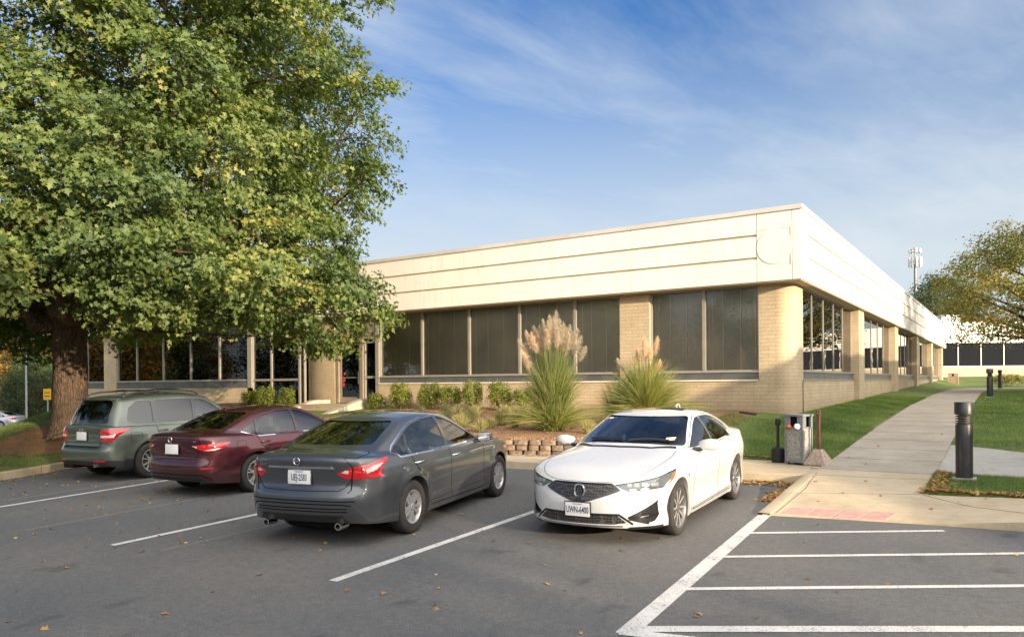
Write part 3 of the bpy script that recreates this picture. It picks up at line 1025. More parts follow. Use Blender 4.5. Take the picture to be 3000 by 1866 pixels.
# ============================================================ white sedan
def white_sedan():
    paint = car_paint('paint_pearl_white', (.56, .56, .558), .0, .3)
    dark = [simple('rim_shark_grey', (.13, .125, .125), .35, .5, .4), M['well'], simple('rim_machined', (.5, .5, .5), .3, .5, .4)]
    grm, nt, out = newmat('honeycomb_mesh'); N = NT(nt)
    v = N.coord('Object', (1, 1, 1.0))
    vo = N.n('TexVoronoi', feature='DISTANCE_TO_EDGE'); vo.inputs['Scale'].default_value = 30; vo.inputs['Randomness'].default_value = .35; N.l(v, vo.inputs['Vector'])
    c = N.ramp(vo.outputs['Distance'], [(.06, (.07, .065, .065)), (.16, (.005, .005, .005))])
    N.bsdf(out, c, .3, .5, bump=vo.outputs['Distance'], bstr=-1, bdist=.03)
    P = dict(wb=2.67, r=.320, tw=.79, arch=.045, flare=.018,
        plan=[(-.99, 0), (-.98, .34), (-.93, .60), (-.82, .76), (-.62, .85), (-.2, .888), (.5, .90), (1.4, .90), (2.2, .897), (2.65, .890), (3.0, .865), (3.25, .79), (3.43, .64), (3.55, .42), (3.60, .2), (3.615, 0)],
        f_side=[(.15, -.05), (.20, -.02), (.28, -.012), (.36, -.03), (.46, -.028), (.58, -.012), (.68, .0), (.76, 0.004), (.86, -.018), (.96, -.05)],
        f_rear=[(.22, -.12), (.35, -.02), (.5, 0), (.65, -.02), (.75, -.06), (.95, -.04), (1.03, -.06)],
        f_front=[(.17, -.06), (.22, -.01), (.30, 0.0), (.40, -.005), (.50, -.02), (.60, -.055), (.68, -.10), (.76, -.17)],
        belt=[(-.99, 1.0), (-.5, .985), (0, .955), (.8, .92), (1.8, .905), (2.3, .885), (2.7, .85), (3.0, .805), (3.3, .735), (3.5, .70), (3.615, .685)],
        bottom=[(-.99, .28), (-.4, .20), (.5, .17), (2.3, .17), (3.0, .18), (3.3, .185), (3.615, .205)],
        deck=[(-.99, 1.02), (-.85, 1.045), (-.5, 1.06), (0, 1.05), (1.8, 1.03), (2.2, 1.0), (2.6, .945), (3.0, .87), (3.35, .785), (3.55, .72), (3.615, .69)],
        crownp=3.6,
        cab_r=-.52, cab_f=2.10, cab_y=[(-.6, .64), (-.2, .75), (.4, .81), (1.1, .83), (1.7, .815), (2.2, .75)], bulf=.22,
        top_r=.30, top_f=1.28, top_y=[(.2, .53), (.7, .585), (1.4, .575)], roof=[(.0, 1.275), (.30, 1.32), (.78, 1.36), (1.28, 1.325), (1.5, 1.29)], crown=.045, bend=.02,
        windows={
            1: vw('side_window', 'S', [(1.01, .955), (1.95, .955), (1.78, 1.045), (1.42, 1.215), (1.20, 1.29), (1.04, 1.305)], .03, M['privacy']),
            2: vw('side_window', 'S', [(.06, .975), (.95, .955), (.98, 1.31), (.65, 1.30), (.32, 1.245), (.02, 1.12), (-.06, 1.03)], .04, M['privacy']),
            4: vw('windshield', 'F', [(-.75, .985), (-.4, 1.015), (0, 1.022), (.4, 1.015), (.75, .985), (.575, 1.322), (-.575, 1.322)], .05),
            5: vw('rear_window', 'R', [(-.56, 1.09), (.56, 1.09), (.47, 1.31), (-.47, 1.31)], .05)},
        style=dict(rim=.235, n=10, kind='plain', w=.030, w0=.04, tw=.06, edge=1, lipm=0, mats=dark),
        fcut=.26, seat_x=1.0, rear_seat=.12, dash_x=1.68, dash_z=.95)
    root, B, body = make_car(P, (0, 0, 0), 0, 'white sedan parked facing the camera with a sunroof and dark mesh grille', 'car', 'parked_car', paint)
    for sd in (1, -1):
        h = patch(B, 'head_light', [('F', .43, .668), ('F', .56, .605), ('S', 3.10, .625), ('S', 2.92, .70), ('S', 2.80, .795), ('S', 3.0, .775), ('F', .72, .72)], M['headlens'], root, .003, .012, sd, step=.035)
        patch(B, 'lamp_chrome', [('F', .58, .612), ('S', 3.12, .632), ('S', 3.10, .650), ('F', .58, .628)], M['chrome'], h, .006, .006, sd)
        patch(B, 'lamp_chrome', [('S', 3.10, .64), ('S', 2.93, .72), ('S', 2.89, .745), ('S', 3.03, .66)], M['whitelens'], h, .006, .006, sd)
        patch(B, 'side_marker', [('S', 3.00, .66), ('S', 2.90, .705), ('S', 2.82, .78), ('S', 2.92, .755)], M['amber'], h, .008, .006, sd)
        for q in range(4):
            y0 = .56+q*.07
            patch(B, 'lamp_lens', [('F', y0, .655), ('F', y0+.045, .655), ('F', y0+.045, .695), ('F', y0, .69)], simple('lamp_inner', (.30, .31, .32), .15, .5, .3), h, .006, .006, sd)
        ribbon(B, 'lamp_brow', [[('F', .43, .672), ('F', .72, .725), ('S', 3.0, .782), ('S', 2.80, .80)]], M['gloss_black'], h, .014, .004, None, sd)
        f = patch(B, 'fog_light_housing', [('F', .56, .312), ('F', .74, .25), ('S', 3.26, .262), ('S', 3.18, .33), ('S', 3.20, .475)], M['gloss_black'], root, .003, .01, sd, step=.035)
        ribbon(B, 'fog_light_trim', [[('F', .55, .316), ('S', 3.195, .482)], [('F', .56, .304), ('F', .74, .242)]], M['gloss_black'], f, .02, .006, None, sd)
        patch(B, 'fog_light_bar', [('F', .66, .315), ('S', 3.32, .325), ('S', 3.32, .34), ('F', .68, .328)], M['chrome'], f, .006, .004, sd)
    g = patch(B, 'grille', [('F', -.47, .618), ('F', -.38, .682), ('F', .38, .682), ('F', .47, .618), ('F', .12, .505), ('F', 0, .488), ('F', -.12, .505)], grm, root, .004, .012, step=.035)
    ribbon(B, 'grille_frame', [[('F', -.38, .685), ('F', .38, .685), ('F', .475, .618), ('F', .12, .503), ('F', 0, .484), ('F', -.12, .503), ('F', -.475, .618), ('F', -.38, .685)]], M['gloss_black'], g, .022, .006)
    lg = patch(B, 'lower_grille', [('F', -.54, .262), ('F', -.44, .345), ('F', .44, .345), ('F', .54, .262), ('F', .40, .243), ('F', -.40, .243)], grm, root, .004, .012, step=.035)
    ribbon(B, 'grille_frame', [[('F', -.60, .245), ('F', -.46, .352), ('F', .46, .352), ('F', .60, .245)]], M['gloss_black'], lg, .024, .006)
    ribbon(B, 'bumper_lip', [[('F', -.50, .225), ('F', .50, .225)]], M['chrome'], root, .018, .010)
    for z0_, w_ in ((.196, .035),): ribbon(B, 'bumper_skirt', [[('S', 3.1, z0_-.01), ('F', .7, z0_), ('F', -.7, z0_)], ], M['gloss_black'], root, w_, .002)
    loc, nr, _, _ = B.bvh.ray_cast(Vector((9, 0, .60)), Vector((-1, 0, 0)))
    MB().lathe([(0, .012), (.070, .012), (.074, .0), (.0, -.03)], (loc.x, 0, .605), 'x', 32).build('badge_base', M['gloss_black'], root, 40)
    b = ring_badge(root, (loc.x+.022, 0, .605), ROT_F @ Matrix.Rotation(R(-8), 4, 'X'), .070, M['chrome'], 'caliper')
    plate(root, 3.632, .40, 1, 'UWN-6400', M['blackplastic'], nx=-.03)
    # bonnet lines, sunroof, antenna, trims
    ribbon(B, 'bonnet_gap', [[(2.22, .70), (2.6, .745), (3.05, .70), (3.30, .58), (3.44, .36), (3.485, 0), (3.44, -.36), (3.30, -.58), (3.05, -.70), (2.6, -.745), (2.22, -.70)]], M['gap'], root, .006, .0010, 'T', sm=True)
    sr = patch(B, 'sunroof', [(.42, -.37), (.42, .37), (1.02, .40), (1.02, -.40)], M['gloss_black'], root, .003, .008, 1, 'T', step=.12)
    MB().tube([(.02, 0, 1.345), (.07, 0, 1.395), (-.04, 0, 1.415), (-.10, 0, 1.36)], [.015, .014, .012, .015], 8).build('roof_antenna', paint, root, 50)
    mb = MB()
    for y0, y1 in ((.55, .05), (-.02, -.52)):
        p = []
        for t in np.linspace(0, 1, 7):
            y = y0+(y1-y0)*t
            loc, nr, _, _ = B.bvh.ray_cast(Vector((9, y, 1.045+.018*math.sin(t*3.1))), Vector((-1, 0, 0)))
            if loc is not None: p.append(loc+nr*.012)
        if len(p) > 2: mb.tube(p, .011, 6)
    mb.build('wiper', M['blackplastic'], root, 40)
    patch(B, 'cowl', [('F', 0, 0)]*0 or [(2.10, -.66), (2.30, -.40), (2.33, 0), (2.30, .40), (2.10, .66), (2.155, .68), (2.36, .42), (2.39, 0), (2.36, -.42), (2.155, -.68)], M['blackplastic'], root, .004, .008, 1, 'T', step=.06)
    mm = MB().box(1.36, 1.40, -.11, .11, 1.215, 1.275, bev=.015).build('rear_view_mirror', M['cabin'], root, 40)
    patch(B, 'sticker', [(.50, 1.052), (.60, 1.055), (.60, 1.085), (.50, 1.082)], simple('sticker_cream', (.65, .63, .40), .5), root, .002, .002, 1, 'F')
    patch(B, 'sticker', [(-.53, 1.278), (-.46, 1.28), (-.46, 1.298), (-.53, 1.296)], M['plate'], root, .002, .002, 1, 'F')
    for sd in (1, -1):
        ribbon(B, 'window_trim', [[(1.98, .938), (1.0, .938), (.10, .957), (-.10, 1.02)]], M['chrome'], root, .012, .003, 'S', sd)
        ribbon(B, 'window_seal', [[(-.10, 1.03), (.0, 1.13), (.32, 1.262), (.65, 1.322), (1.0, 1.33), (1.22, 1.31), (1.44, 1.235), (1.80, 1.06), (1.98, .95)]], M['gloss_black'], root, .012, .002, 'S', sd)
        patch(B, 'door_pillar', [(.95, .955), (1.01, .955), (1.04, 1.305), (.98, 1.31)], M['gloss_black'], root, .002, .006, sd, 'S')
        door_handle(B, root, .12, .835, sd, paint); door_handle(B, root, 1.12, .81, sd, paint)
        ribbon(B, 'sill_line', [[(.38, .262), (2.25, .235)]], M['blackplastic'], root, .010, .002, 'S', sd)
        patch(B, 'tail_light', [('R', .45, .90), ('R', .45, .80), ('S', -.72, .78), ('S', -.60, .90)], M['redlens'], root, .004, .012, sd, puff=.005)
        patch(B, 'fender_badge', [(2.32, .655), (2.36, .655), (2.36, .69), (2.32, .69)], M['darkred'], root, .003, .004, sd, 'S')
    side_lines(B, root, [[(.985, .93), (.97, .6), (1.0, .22)], [(-.0, .94), (.05, .80), (.32, .60), (.40, .26)], [(2.05, .92), (2.06, .6), (2.14, .22)], [(.40, .235), (2.14, .215)]], paint)
    mirror_parts(root, B, (1.84, .885, .99), paint, 0, (.12, .25, .155))
    return root

# ============================================================ dark red sedan
def red_sedan():
    paint = car_paint('paint_dark_red', (.062, .009, .016), .6, .34)
    rim = [simple('rim_machined_bright', (.46, .46, .46), .28, .5, .5, var=.05), simple('rim_dark_pocket', (.03, .03, .035), .35, .5, .3), M['chrome']]
    P = dict(wb=2.71, r=.322, tw=.80, arch=.05, flare=.02,
        plan=[(-1.02, 0), (-1.01, .36), (-.965, .62), (-.86, .77), (-.66, .862), (-.3, .895), (.4, .908), (1.3, .908), (2.2, .90), (2.7, .885), (3.1, .84), (3.4, .71), (3.55, .48), (3.61, .24), (3.62, 0)],
        f_side=[(.17, -.06), (.24, -.03), (.34, -.012), (.45, -.028), (.58, -.018), (.68, .0), (.76, .002), (.86, -.015), (.95, -.04), (1.05, -.07)],
        f_rear=[(.22, -.12), (.32, -.06), (.42, 0), (.52, 0), (.60, -.03), (.68, -.065), (.85, -.05), (.93, -.03), (1.0, -.03), (1.06, -.05)],
        f_front=[(.18, -.08), (.30, 0), (.45, 0), (.60, -.04), (.75, -.12)],
        belt=[(-1.02, 1.01), (-.6, 1.0), (0, .965), (1.0, .93), (2.0, .91), (2.6, .875), (3.1, .80), (3.62, .69)],
        bottom=[(-1.02, .27), (-.5, .22), (.5, .18), (2.3, .18), (3.62, .20)],
        deck=[(-1.02, 1.035), (-.88, 1.06), (-.6, 1.075), (0, 1.07), (2.0, 1.03), (2.4, .99), (3.0, .89), (3.62, .70)],
        cab_r=-.58, cab_f=2.25, cab_y=[(-.65, .64), (-.25, .75), (.3, .815), (1.2, .835), (1.85, .82), (2.3, .76)],
        top_r=.30, top_f=1.35, top_y=[(.2, .54), (.75, .595), (1.45, .575)], roof=[(.0, 1.31), (.30, 1.355), (.82, 1.395), (1.35, 1.36), (1.55, 1.33)], crown=.045, bend=.022,
        windows={
            1: vw('side_window', 'S', [(1.06, .965), (2.02, .965), (1.84, 1.06), (1.48, 1.24), (1.26, 1.318), (1.09, 1.34)], .03),
            2: vw('side_window', 'S', [(.12, .975), (.99, .965), (1.02, 1.345), (.70, 1.338), (.38, 1.285), (.20, 1.225)], .03),
            3: vw('quarter_window', 'S', [(.07, .978), (.14, 1.20), (-.05, 1.12), (-.17, 1.05), (-.17, 1.03)], .02),
            4: vw('windshield', 'F', [(-.67, 1.03), (.67, 1.03), (.55, 1.345), (-.55, 1.345)], .05),
            5: vw('rear_window', 'R', [(-.58, 1.105), (.58, 1.105), (.47, 1.345), (-.47, 1.345)], .05)},
        style=dict(rim=.215, n=5, kind='pair', sp=.17, a0=.3, mats=rim),
        seat_x=1.08, rear_seat=.14, dash_x=1.80)
    root, B, body = make_car(P, (0, 0, 0), 0, 'dark red sedan seen from behind, parked between the green wagon and the grey sedan', 'car', 'parked_car', paint)
    for sd in (1, -1):
        t = patch(B, 'tail_light', [('R', .44, .865), ('R', .60, .80), ('R', .74, .765), ('S', -.80, .775), ('S', -.70, .80), ('S', -.52, .90), ('S', -.60, .905), ('R', .66, .88)], M['redlens'], root, .005, .014, sd, puff=.008, step=.035)
        patch(B, 'lamp_lens', [('R', .68, .785), ('S', -.80, .785), ('S', -.70, .815), ('S', -.76, .82)], M['whitelens'], t, .015, .005, sd, step=.04)
        patch(B, 'lamp_lens', [('R', .47, .862), ('R', .56, .825), ('R', .58, .85)], M['whitelens'], t, .015, .005, sd, step=.04)
        ribbon(B, 'lamp_surround', [[('R', .42, .868), ('R', .60, .792), ('R', .74, .755), ('S', -.80, .765), ('S', -.69, .79), ('S', -.505, .905), ('S', -.60, .913), ('R', .66, .888), ('R', .42, .868)]], M['gloss_black'], t, .012, .005, None, sd)
        patch(B, 'reflector', [('R', .64, .505), ('R', .64, .48), ('R', .80, .485), ('R', .80, .505)], M['redlens'], root, .004, .01, sd)
        ribbon(B, 'window_trim', [[(2.05, .945), (1.0, .943), (.10, .95), (-.20, 1.04)]], M['chrome'], root, .020, .003, 'S', sd)
        ribbon(B, 'window_seal', [[(-.2, 1.05), (.12, 1.225), (.38, 1.31), (.70, 1.362), (1.06, 1.37), (1.28, 1.345)]], M['gloss_black'], root, .016, .002, 'S', sd)
        patch(B, 'roof_pillar_trim', [(-.22, 1.06), (-.14, 1.09), (-.44, 1.10), (-.55, 1.075)], M['gloss_black'], root, .002, .006, sd, 'S')
        patch(B, 'door_pillar', [(.99, .965), (1.06, .965), (1.09, 1.342), (1.02, 1.348)], M['gloss_black'], root, .002, .006, sd, 'S')
        patch(B, 'door_pillar', [(.07, .972), (.12, .972), (.20, 1.23), (.14, 1.205)], M['gloss_black'], root, .002, .006, sd, 'S')
        door_handle(B, root, .20, .845, sd, paint); door_handle(B, root, 1.24, .825, sd, paint)
        ribbon(B, 'fuel_flap', [[(-.40, .90), (-.22, .90), (-.22, .76), (-.40, .76), (-.40, .90)]], M['gap'], root, .006, .001, 'S', sd)
    ribbon(B, 'boot_gap', [[('R', .60, 1.0), ('R', .64, .885)], [('R', .60, .79), ('R', .54, .64), ('R', -.54, .64), ('R', -.60, .79)], [('R', -.60, 1.0), ('R', -.64, .885)]], M['gap'], root, .011)
    ribbon(B, 'boot_gap', [[(-.56, .62), (-.66, .69), (-.88, .68)], [(-.56, -.62), (-.66, -.69), (-.88, -.68)]], M['gap'], root, .010, view='T')
    ribbon(B, 'bumper_groove', [[('R', -.78, .30), ('R', -.66, .385), ('R', .66, .385), ('R', .78, .30)]], M['gap'], root, .016)
    patch(B, 'rear_diffuser', [('R', -.70, .275), ('R', .70, .275), ('R', .62, .345), ('R', -.62, .345)], M['blackplastic'], root, .004, .01)
    plate(root, -.985, .80, -1, '', M['chrome'], nx=.05)
    ring_badge(root, (-1.015, 0, .955), ROT_R @ Matrix.Rotation(.1, 4, 'X'), .045, M['chrome'])
    text_mesh('badge_text', 'SV', .035, M['chrome'], root, Matrix.Translation((-.985, -.55, .93)) @ ROT_R, .002, 1.6)
    text_mesh('badge_text', 'SENTRA', .030, M['chrome'], root, Matrix.Translation((-.995, .50, .935)) @ ROT_R, .002, 1.3)
    side_lines(B, root, [[(1.03, .93), (1.02, .6), (1.05, .24)], [(.05, .94), (.12, .80), (.36, .60), (.42, .28)], [(2.12, .92), (2.10, .6), (2.18, .24)]], paint)
    mirror_parts(root, B, (1.92, .885, 1.0), paint, 0)
    MB().tube([(.12, 0, 1.37), (.16, 0, 1.42), (.06, 0, 1.44), (.0, 0, 1.38)], [.015, .014, .012, .015], 8).build('roof_antenna', paint, root, 50)
    return root

# ============================================================ green wagon
def green_wagon():
    paint = car_paint('paint_sage_green', (.098, .118, .10), .6, .36)
    rim = [simple('rim_machined_wagon', (.45, .45, .45), .28, .5, .5, var=.05), simple('rim_black_pocket', (.02, .02, .022), .4, .5), M['chrome']]
    P = dict(wb=2.64, r=.350, tw=.785, arch=.06, flare=.024, clad=(lambda x: .42 if (x < -.4 or x > 3.1) else .29, 3),
        plan=[(-.95, 0), (-.945, .40), (-.915, .64), (-.84, .77), (-.66, .85), (-.3, .885), (.5, .895), (1.5, .895), (2.3, .89), (2.75, .875), (3.1, .83), (3.38, .70), (3.52, .48), (3.58, .24), (3.60, 0)],
        f_side=[(.22, -.05), (.32, -.02), (.45, -.01), (.60, -.012), (.72, 0), (.86, 0), (.95, -.015), (1.02, -.035), (1.12, -.05)],
        f_rear=[(.26, -.08), (.36, -.02), (.50, 0), (.63, 0), (.66, -.05), (.70, -.075), (.95, -.09), (1.02, -.085), (1.1, -.10)],
        f_front=[(.22, -.08), (.35, 0), (.55, 0), (.75, -.03), (.9, -.08)],
        belt=[(-.95, 1.05), (0, 1.04), (1.0, 1.02), (2.0, 1.0), (2.6, .98), (3.1, .93), (3.6, .84)],
        bottom=[(-.95, .32), (-.4, .27), (.5, .23), (2.3, .23), (3.6, .25)],
        deck=[(-.95, 1.07), (-.8, 1.10), (0, 1.12), (1.8, 1.12), (2.3, 1.09), (3.0, 1.01), (3.6, .86)],
        cab_r=-.70, cab_f=2.22, bulr=.14, cab_y=[(-.75, .74), (-.4, .80), (.3, .83), (1.2, .84), (1.85, .82), (2.3, .76)],
        top_r=-.46, top_f=1.45, bulrt=.10, top_y=[(-.5, .60), (.4, .66), (1.6, .62)], roof=[(-.5, 1.575), (0, 1.615), (.7, 1.63), (1.2, 1.60), (1.6, 1.53)], crown=.05, bend=.03,
        windows={
            1: vw('side_window', 'S', [(1.09, 1.075), (2.02, 1.08), (1.82, 1.20), (1.52, 1.42), (1.34, 1.50), (1.12, 1.525)], .04),
            2: vw('side_window', 'S', [(.16, 1.075), (1.00, 1.075), (1.03, 1.53), (.20, 1.54)], .04, M['privacy']),
            3: vw('quarter_window', 'S', [(.08, 1.075), (.10, 1.535), (-.20, 1.525), (-.38, 1.40), (-.46, 1.15), (-.30, 1.09)], .06, M['privacy']),
            4: vw('windshield', 'F', [(-.68, 1.13), (.68, 1.13), (.58, 1.52), (-.58, 1.52)], .05),
            5: vw('rear_window', 'R', [(-.60, 1.12), (.60, 1.12), (.53, 1.49), (.46, 1.545), (-.46, 1.545), (-.53, 1.49)], .05, M['privacy'])},
        rcut=.6,
        style=dict(rim=.222, n=5, kind='pair', sp=.30, a0=.1, mats=rim),
        seat_x=1.08, rear_seat=.14, dash_x=1.80, dash_z=1.03)
    root, B, body = make_car(P, (0, 0, 0), 0, 'sage green wagon with black roof rails, parked leftmost beside the big tree', 'car', 'parked_car', paint)
    for sd in (1, -1):
        t = patch(B, 'tail_light', [('R', .56, .98), ('R', .56, .83), ('R', .60, .78), ('R', .76, .77), ('S', -.76, .80), ('S', -.66, .90), ('S', -.42, 1.01), ('S', -.60, 1.02), ('R', .66, 1.02)], M['redlens'], root, .005, .014, sd, puff=.010, step=.035)
        patch(B, 'lamp_lens', [('R', .58, .90), ('R', .58, .855), ('R', .82, .855), ('S', -.72, .93), ('S', -.78, .91), ('R', .76, .90)], M['whitelens'], t, .017, .005, sd, step=.04)
        patch(B, 'reflector', [('R', .44, .43), ('R', .44, .405), ('R', .72, .40), ('R', .72, .43)], M['redlens'], root, .004, .01, sd)
        door_handle(B, root, .26, .93, sd, paint); door_handle(B, root, 1.26, .92, sd, paint)
        patch(B, 'door_pillar', [(1.00, 1.075), (1.09, 1.075), (1.12, 1.53), (1.03, 1.53)], M['gloss_black'], root, .002, .006, sd, 'S')
        patch(B, 'door_pillar', [(.08, 1.075), (.16, 1.075), (.20, 1.54), (.10, 1.54)], M['gloss_black'], root, .002, .006, sd, 'S')
        ribbon(B, 'fuel_flap', [[(-.44, .93), (-.22, .93), (-.20, .80), (-.30, .74), (-.44, .76), (-.44, .93)]], M['gap'], root, .006, .001, 'S', sd)
        ribbon(B, 'body_crease', [[(-.42, 1.025), (2.2, 1.0)]], M['blackplastic'], root, .007, .001, 'S', sd)
        y = .60*sd
        mb = MB(); mb.tube([(-.42, y, 1.60), (-.30, y, 1.675), (-.10, y, 1.70), (.5, y, 1.715), (1.0, y, 1.70), (1.18, y, 1.675), (1.30, y, 1.61)], .016, 8)
        for x in (.42,): mb.tube([(x, y, 1.66), (x, y, 1.71)], .03, 8)
        mb.build('roof_rail', M['gloss_black'], root, 50)
    mb = MB()
    for x in (0.15, .95): mb.tube([(x, -.61, 1.705), (x, -.3, 1.73), (x, .3, 1.73), (x, .61, 1.705)], .015, 8)
    mb.build('roof_crossbar', M['gloss_black'], root, 50)
    mb = MB()   # roof spoiler over the hatch
    mb.add([(-.42, -.56, 1.60), (-.42, .56, 1.60), (-.66, .54, 1.585), (-.66, -.54, 1.585), (-.42, -.55, 1.56), (-.42, .55, 1.56), (-.655, .53, 1.565), (-.655, -.53, 1.565)],
           [(0, 1, 2, 3), (4, 7, 6, 5), (2, 6, 7, 3), (0, 3, 7, 4), (1, 5, 6, 2), (0, 4, 5, 1)])
    mb.build('roof_spoiler', paint, root, 40)
    ribbon(B, 'tailgate_gap', [[('R', .64, 1.03), ('R', .60, 1.0)], [('R', .57, .78), ('R', .56, .68), ('R', -.56, .68), ('R', -.57, .78)]], M['gap'], root, .012)
    ribbon(B, 'tailgate_gap', [[(-.60, .575), (-.40, .55)]], M['gap'], root, .010, view='T')
    patch(B, 'bumper_step', [('R', -.62, .655), ('R', .62, .655), ('R', .62, .672), ('R', -.62, .672)], M['chrome'], root, .002, .01)
    patch(B, 'tailgate_trim', [('R', -.50, .965), ('R', .50, .965), ('R', .52, 1.02), ('R', -.52, 1.02)], paint, root, .022, .03)
    plate(root, -.885, .88, -1, '', M['chrome'], nx=.03)
    ring_badge(root, (-.90, 0, 1.0), ROT_R, .030, M['chrome'], 'oval')
    mb = MB(); mb.box(-.888, -.878, -.56, -.34, .905, .917); mb.box(-.888, -.878, -.54, -.44, .875, .885); mb.build('badge_text', M['chrome'], root)
    MB().box(-.90, -.60, .30, .62, .24, .33, bev=.03).build('silencer', M['well'], root, 40)
    mb = MB(); mb.lathe([(.024, 0), (.032, 0), (.032, .12), (.024, .12)], (-.95, -.48, .33), 'x', 16, closed=True); mb.build('exhaust_tip', M['chrome'], root, 40)
    side_lines(B, root, [[(1.05, 1.02), (1.04, .6), (1.06, .32)], [(.12, 1.02), (.16, .85), (.38, .66), (.44, .34)], [(2.14, 1.0), (2.14, .6), (2.2, .32)]], paint)
    mirror_parts(root, B, (1.92, .885, 1.12), paint, 0, (.12, .22, .19))
    return root
# ---------------------------------------------------------------- camera, sun, sky
F_PX = 2210.0; YAW = R(33.54); ROLL = R(.464); HCAM = 2.0
cam_d = bpy.data.cameras.new('camera')
cam = bpy.data.objects.new('camera', cam_d); COL.objects.link(cam)
cam_d.sensor_width = 36; cam_d.sensor_fit = 'HORIZONTAL'
cam_d.lens = 36*F_PX/3000
cam.matrix_world = Matrix.Translation((0, 0, HCAM)) @ Matrix.Rotation(YAW, 4, 'Z') @ Matrix.Rotation(R(90), 4, 'X') @ Matrix.Rotation(-ROLL, 4, 'Z')
cam_d.shift_x = (1500-1495)/3000.0
cam_d.shift_y = (1123-933)/3000.0
cam_d.clip_end = 2000; cam_d.clip_start = .1
scene.camera = cam
# ---------------------------------------------------------------- ground
def smooth(t): 
    t = min(1, max(0, t)); return t*t*(3-2*t)
def profP(y): return float(np.interp(y, [9, 12.9, 15, 21, 30, 40, 50, 62, 75, 86, 140], [.24, .43, .50, .79, 1.10, 1.30, 1.38, 1.43, 1.75, 2.3, 3.0]))
def H(x, y):
    if x >= -2.7:
        z = profP(y)
        if x > -1.05 and 13.9 < y < 18.6:
            z -= .16*math.sin(math.pi*(y-13.9)/4.7)*smooth((x+1.05)/.35)*1.0
        return z
    if x > -4.8:
        bz = float(np.interp(y, [12.9, 14.9, 20.85, 30, 41, 52, 72, 86], [.43, .50, 1.10, 1.25, 1.36, 1.43, 1.52, 2.3]))
        P = profP(y)
        return P+(bz-P)*smooth((-2.7-x)/2.1)
    lawn = float(np.interp(y, [12.9, 14.9, 20.85, 86], [.43, .50, 1.10, 2.3]))
    bed = float(np.interp(y, [12.9, 13.35, 13.6, 20.85, 86], [.43, .46, .80, 1.2, 2.3])) if x < -7.4 else float(np.interp(y, [12.9, 14.4, 14.8, 20.85, 86], [.43, .5, .80, 1.2, 2.3]))
    if x > -16:
        t = smooth((-5.2-x)/1.0)
        return lawn+(bed-lawn)*t
    # island with the big tree
    isl = .32+.045*max(0, -17.8-x)+.12*(y-8.2)
    isl = min(isl, 1.25)
    if x > -26: isl = min(isl, float(np.interp(y, [11, 13.6, 17, 20.85], [1.0, .74, .95, 1.22])))
    if x < -21.5: isl = min(isl, .60+.32*max(y+.412*x, -1))
    if y < 7: isl = max(isl, .022*y+.14)
    if x < -29: isl -= .10*(-29-x)
    isl = max(isl, -1.4)
    if x < -18: return isl
    t = (x+18)/2.0
    return isl+(bed-isl)*smooth(t)
def lot(x, y): return SLOPE*y

KERB = [(-60, -14), (-20, -12), (-15.4, -6), (-15.5, 2), (-16.8, 6.94), (-17.6, 8.9), (-17.9, 10.8), (-17.4, 12.2), (-16.2, 12.8), (-12, 12.78), (-8.2, 12.75), (-4.0, 13.0), (-2.8, 13.15)]
KERB = KERB[:3] + [tuple(p) for p in cr2(KERB[3:9])] + KERB[9:]
FRONT = [(-2.76, 10.2), (-1.75, 10.38), (-.9, 10.5), (.1, 10.58), (3, 10.7), (60, 12.5)]

def asphalt_mat():
    m, nt, out = newmat('asphalt_worn'); N = NT(nt)
    v = N.pos()
    fine = N.noise(v, 95, 3, .7); mid = N.noise(v, 14, 5); big = N.noise(v, .35, 4, .6)
    c = N.ramp(fine, [(.28, (.064, .065, .066)), (.5, (.112, .112, .111)), (.72, (.19, .188, .182))])
    c2 = N.ramp(big, [(.3, (.80, .83, .87)), (.5, (1, 1, 1)), (.68, (1.2, 1.12, 1.04))])
    c = N.mix(1.0, c, c2, 'MULTIPLY')
    c3 = N.ramp(mid, [(.35, (.88, .88, .88)), (.65, (1.08, 1.08, 1.08))])
    c = N.mix(1.0, c, c3, 'MULTIPLY')
    # oil drips and dark blots inside the bays
    st = N.noise(N.pos((1, .6, 1)), 1.9, 3, .5)
    sm = N.ramp(st, [(.66, (0, 0, 0)), (.74, (1, 1, 1))])
    c = N.mix(N.math('MULTIPLY', sm, .5), c, (.03, .03, .031))
    # hairline cracks
    vo = N.n('TexVoronoi', feature='DISTANCE_TO_EDGE'); vo.inputs['Scale'].default_value = .22
    wv = N.n('Vectorials') if False else None
    nz = N.n('TexNoise'); nz.inputs['Scale'].default_value = 1.2; nz.inputs['Detail'].default_value = 6; N.l(v, nz.inputs['Vector'])
    dv = N.n('VectorMath', operation='ADD'); N.l(v, dv.inputs[0]); N.l(nz.outputs['Color'], dv.inputs[1]); N.l(dv.outputs[0], vo.inputs['Vector'])
    cr = N.ramp(vo.outputs['Distance'], [(.0, (1, 1, 1)), (.0035, (0, 0, 0))])
    c = N.mix(N.math('MULTIPLY', cr, .12), c, (.022, .022, .022))
    N.bsdf(out, c, .86, .35, bump=fine, bstr=.7, bdist=.006)
    return m
def concrete_mat(name, base, var=.14, fs=70):
    m, nt, out = newmat(name); N = NT(nt); v = N.pos()
    f = N.noise(v, fs, 3, .7); b = N.noise(v, 1.1, 5); b2 = N.noise(v, 6, 4)
    c = N.ramp(f, [(.25, tuple(x*(1-var*1.6) for x in base)), (.75, tuple(x*(1+var) for x in base))])
    c = N.mix(1, c, N.ramp(b, [(.3, (.80, .79, .77)), (.7, (1.1, 1.1, 1.1))]), 'MULTIPLY')
    c = N.mix(1, c, N.ramp(b2, [(.3, (.90, .90, .89)), (.6, (1.03, 1.03, 1.03))]), 'MULTIPLY')
    N.bsdf(out, c, .85, .3, bump=f, bstr=.35, bdist=.004)
    return m
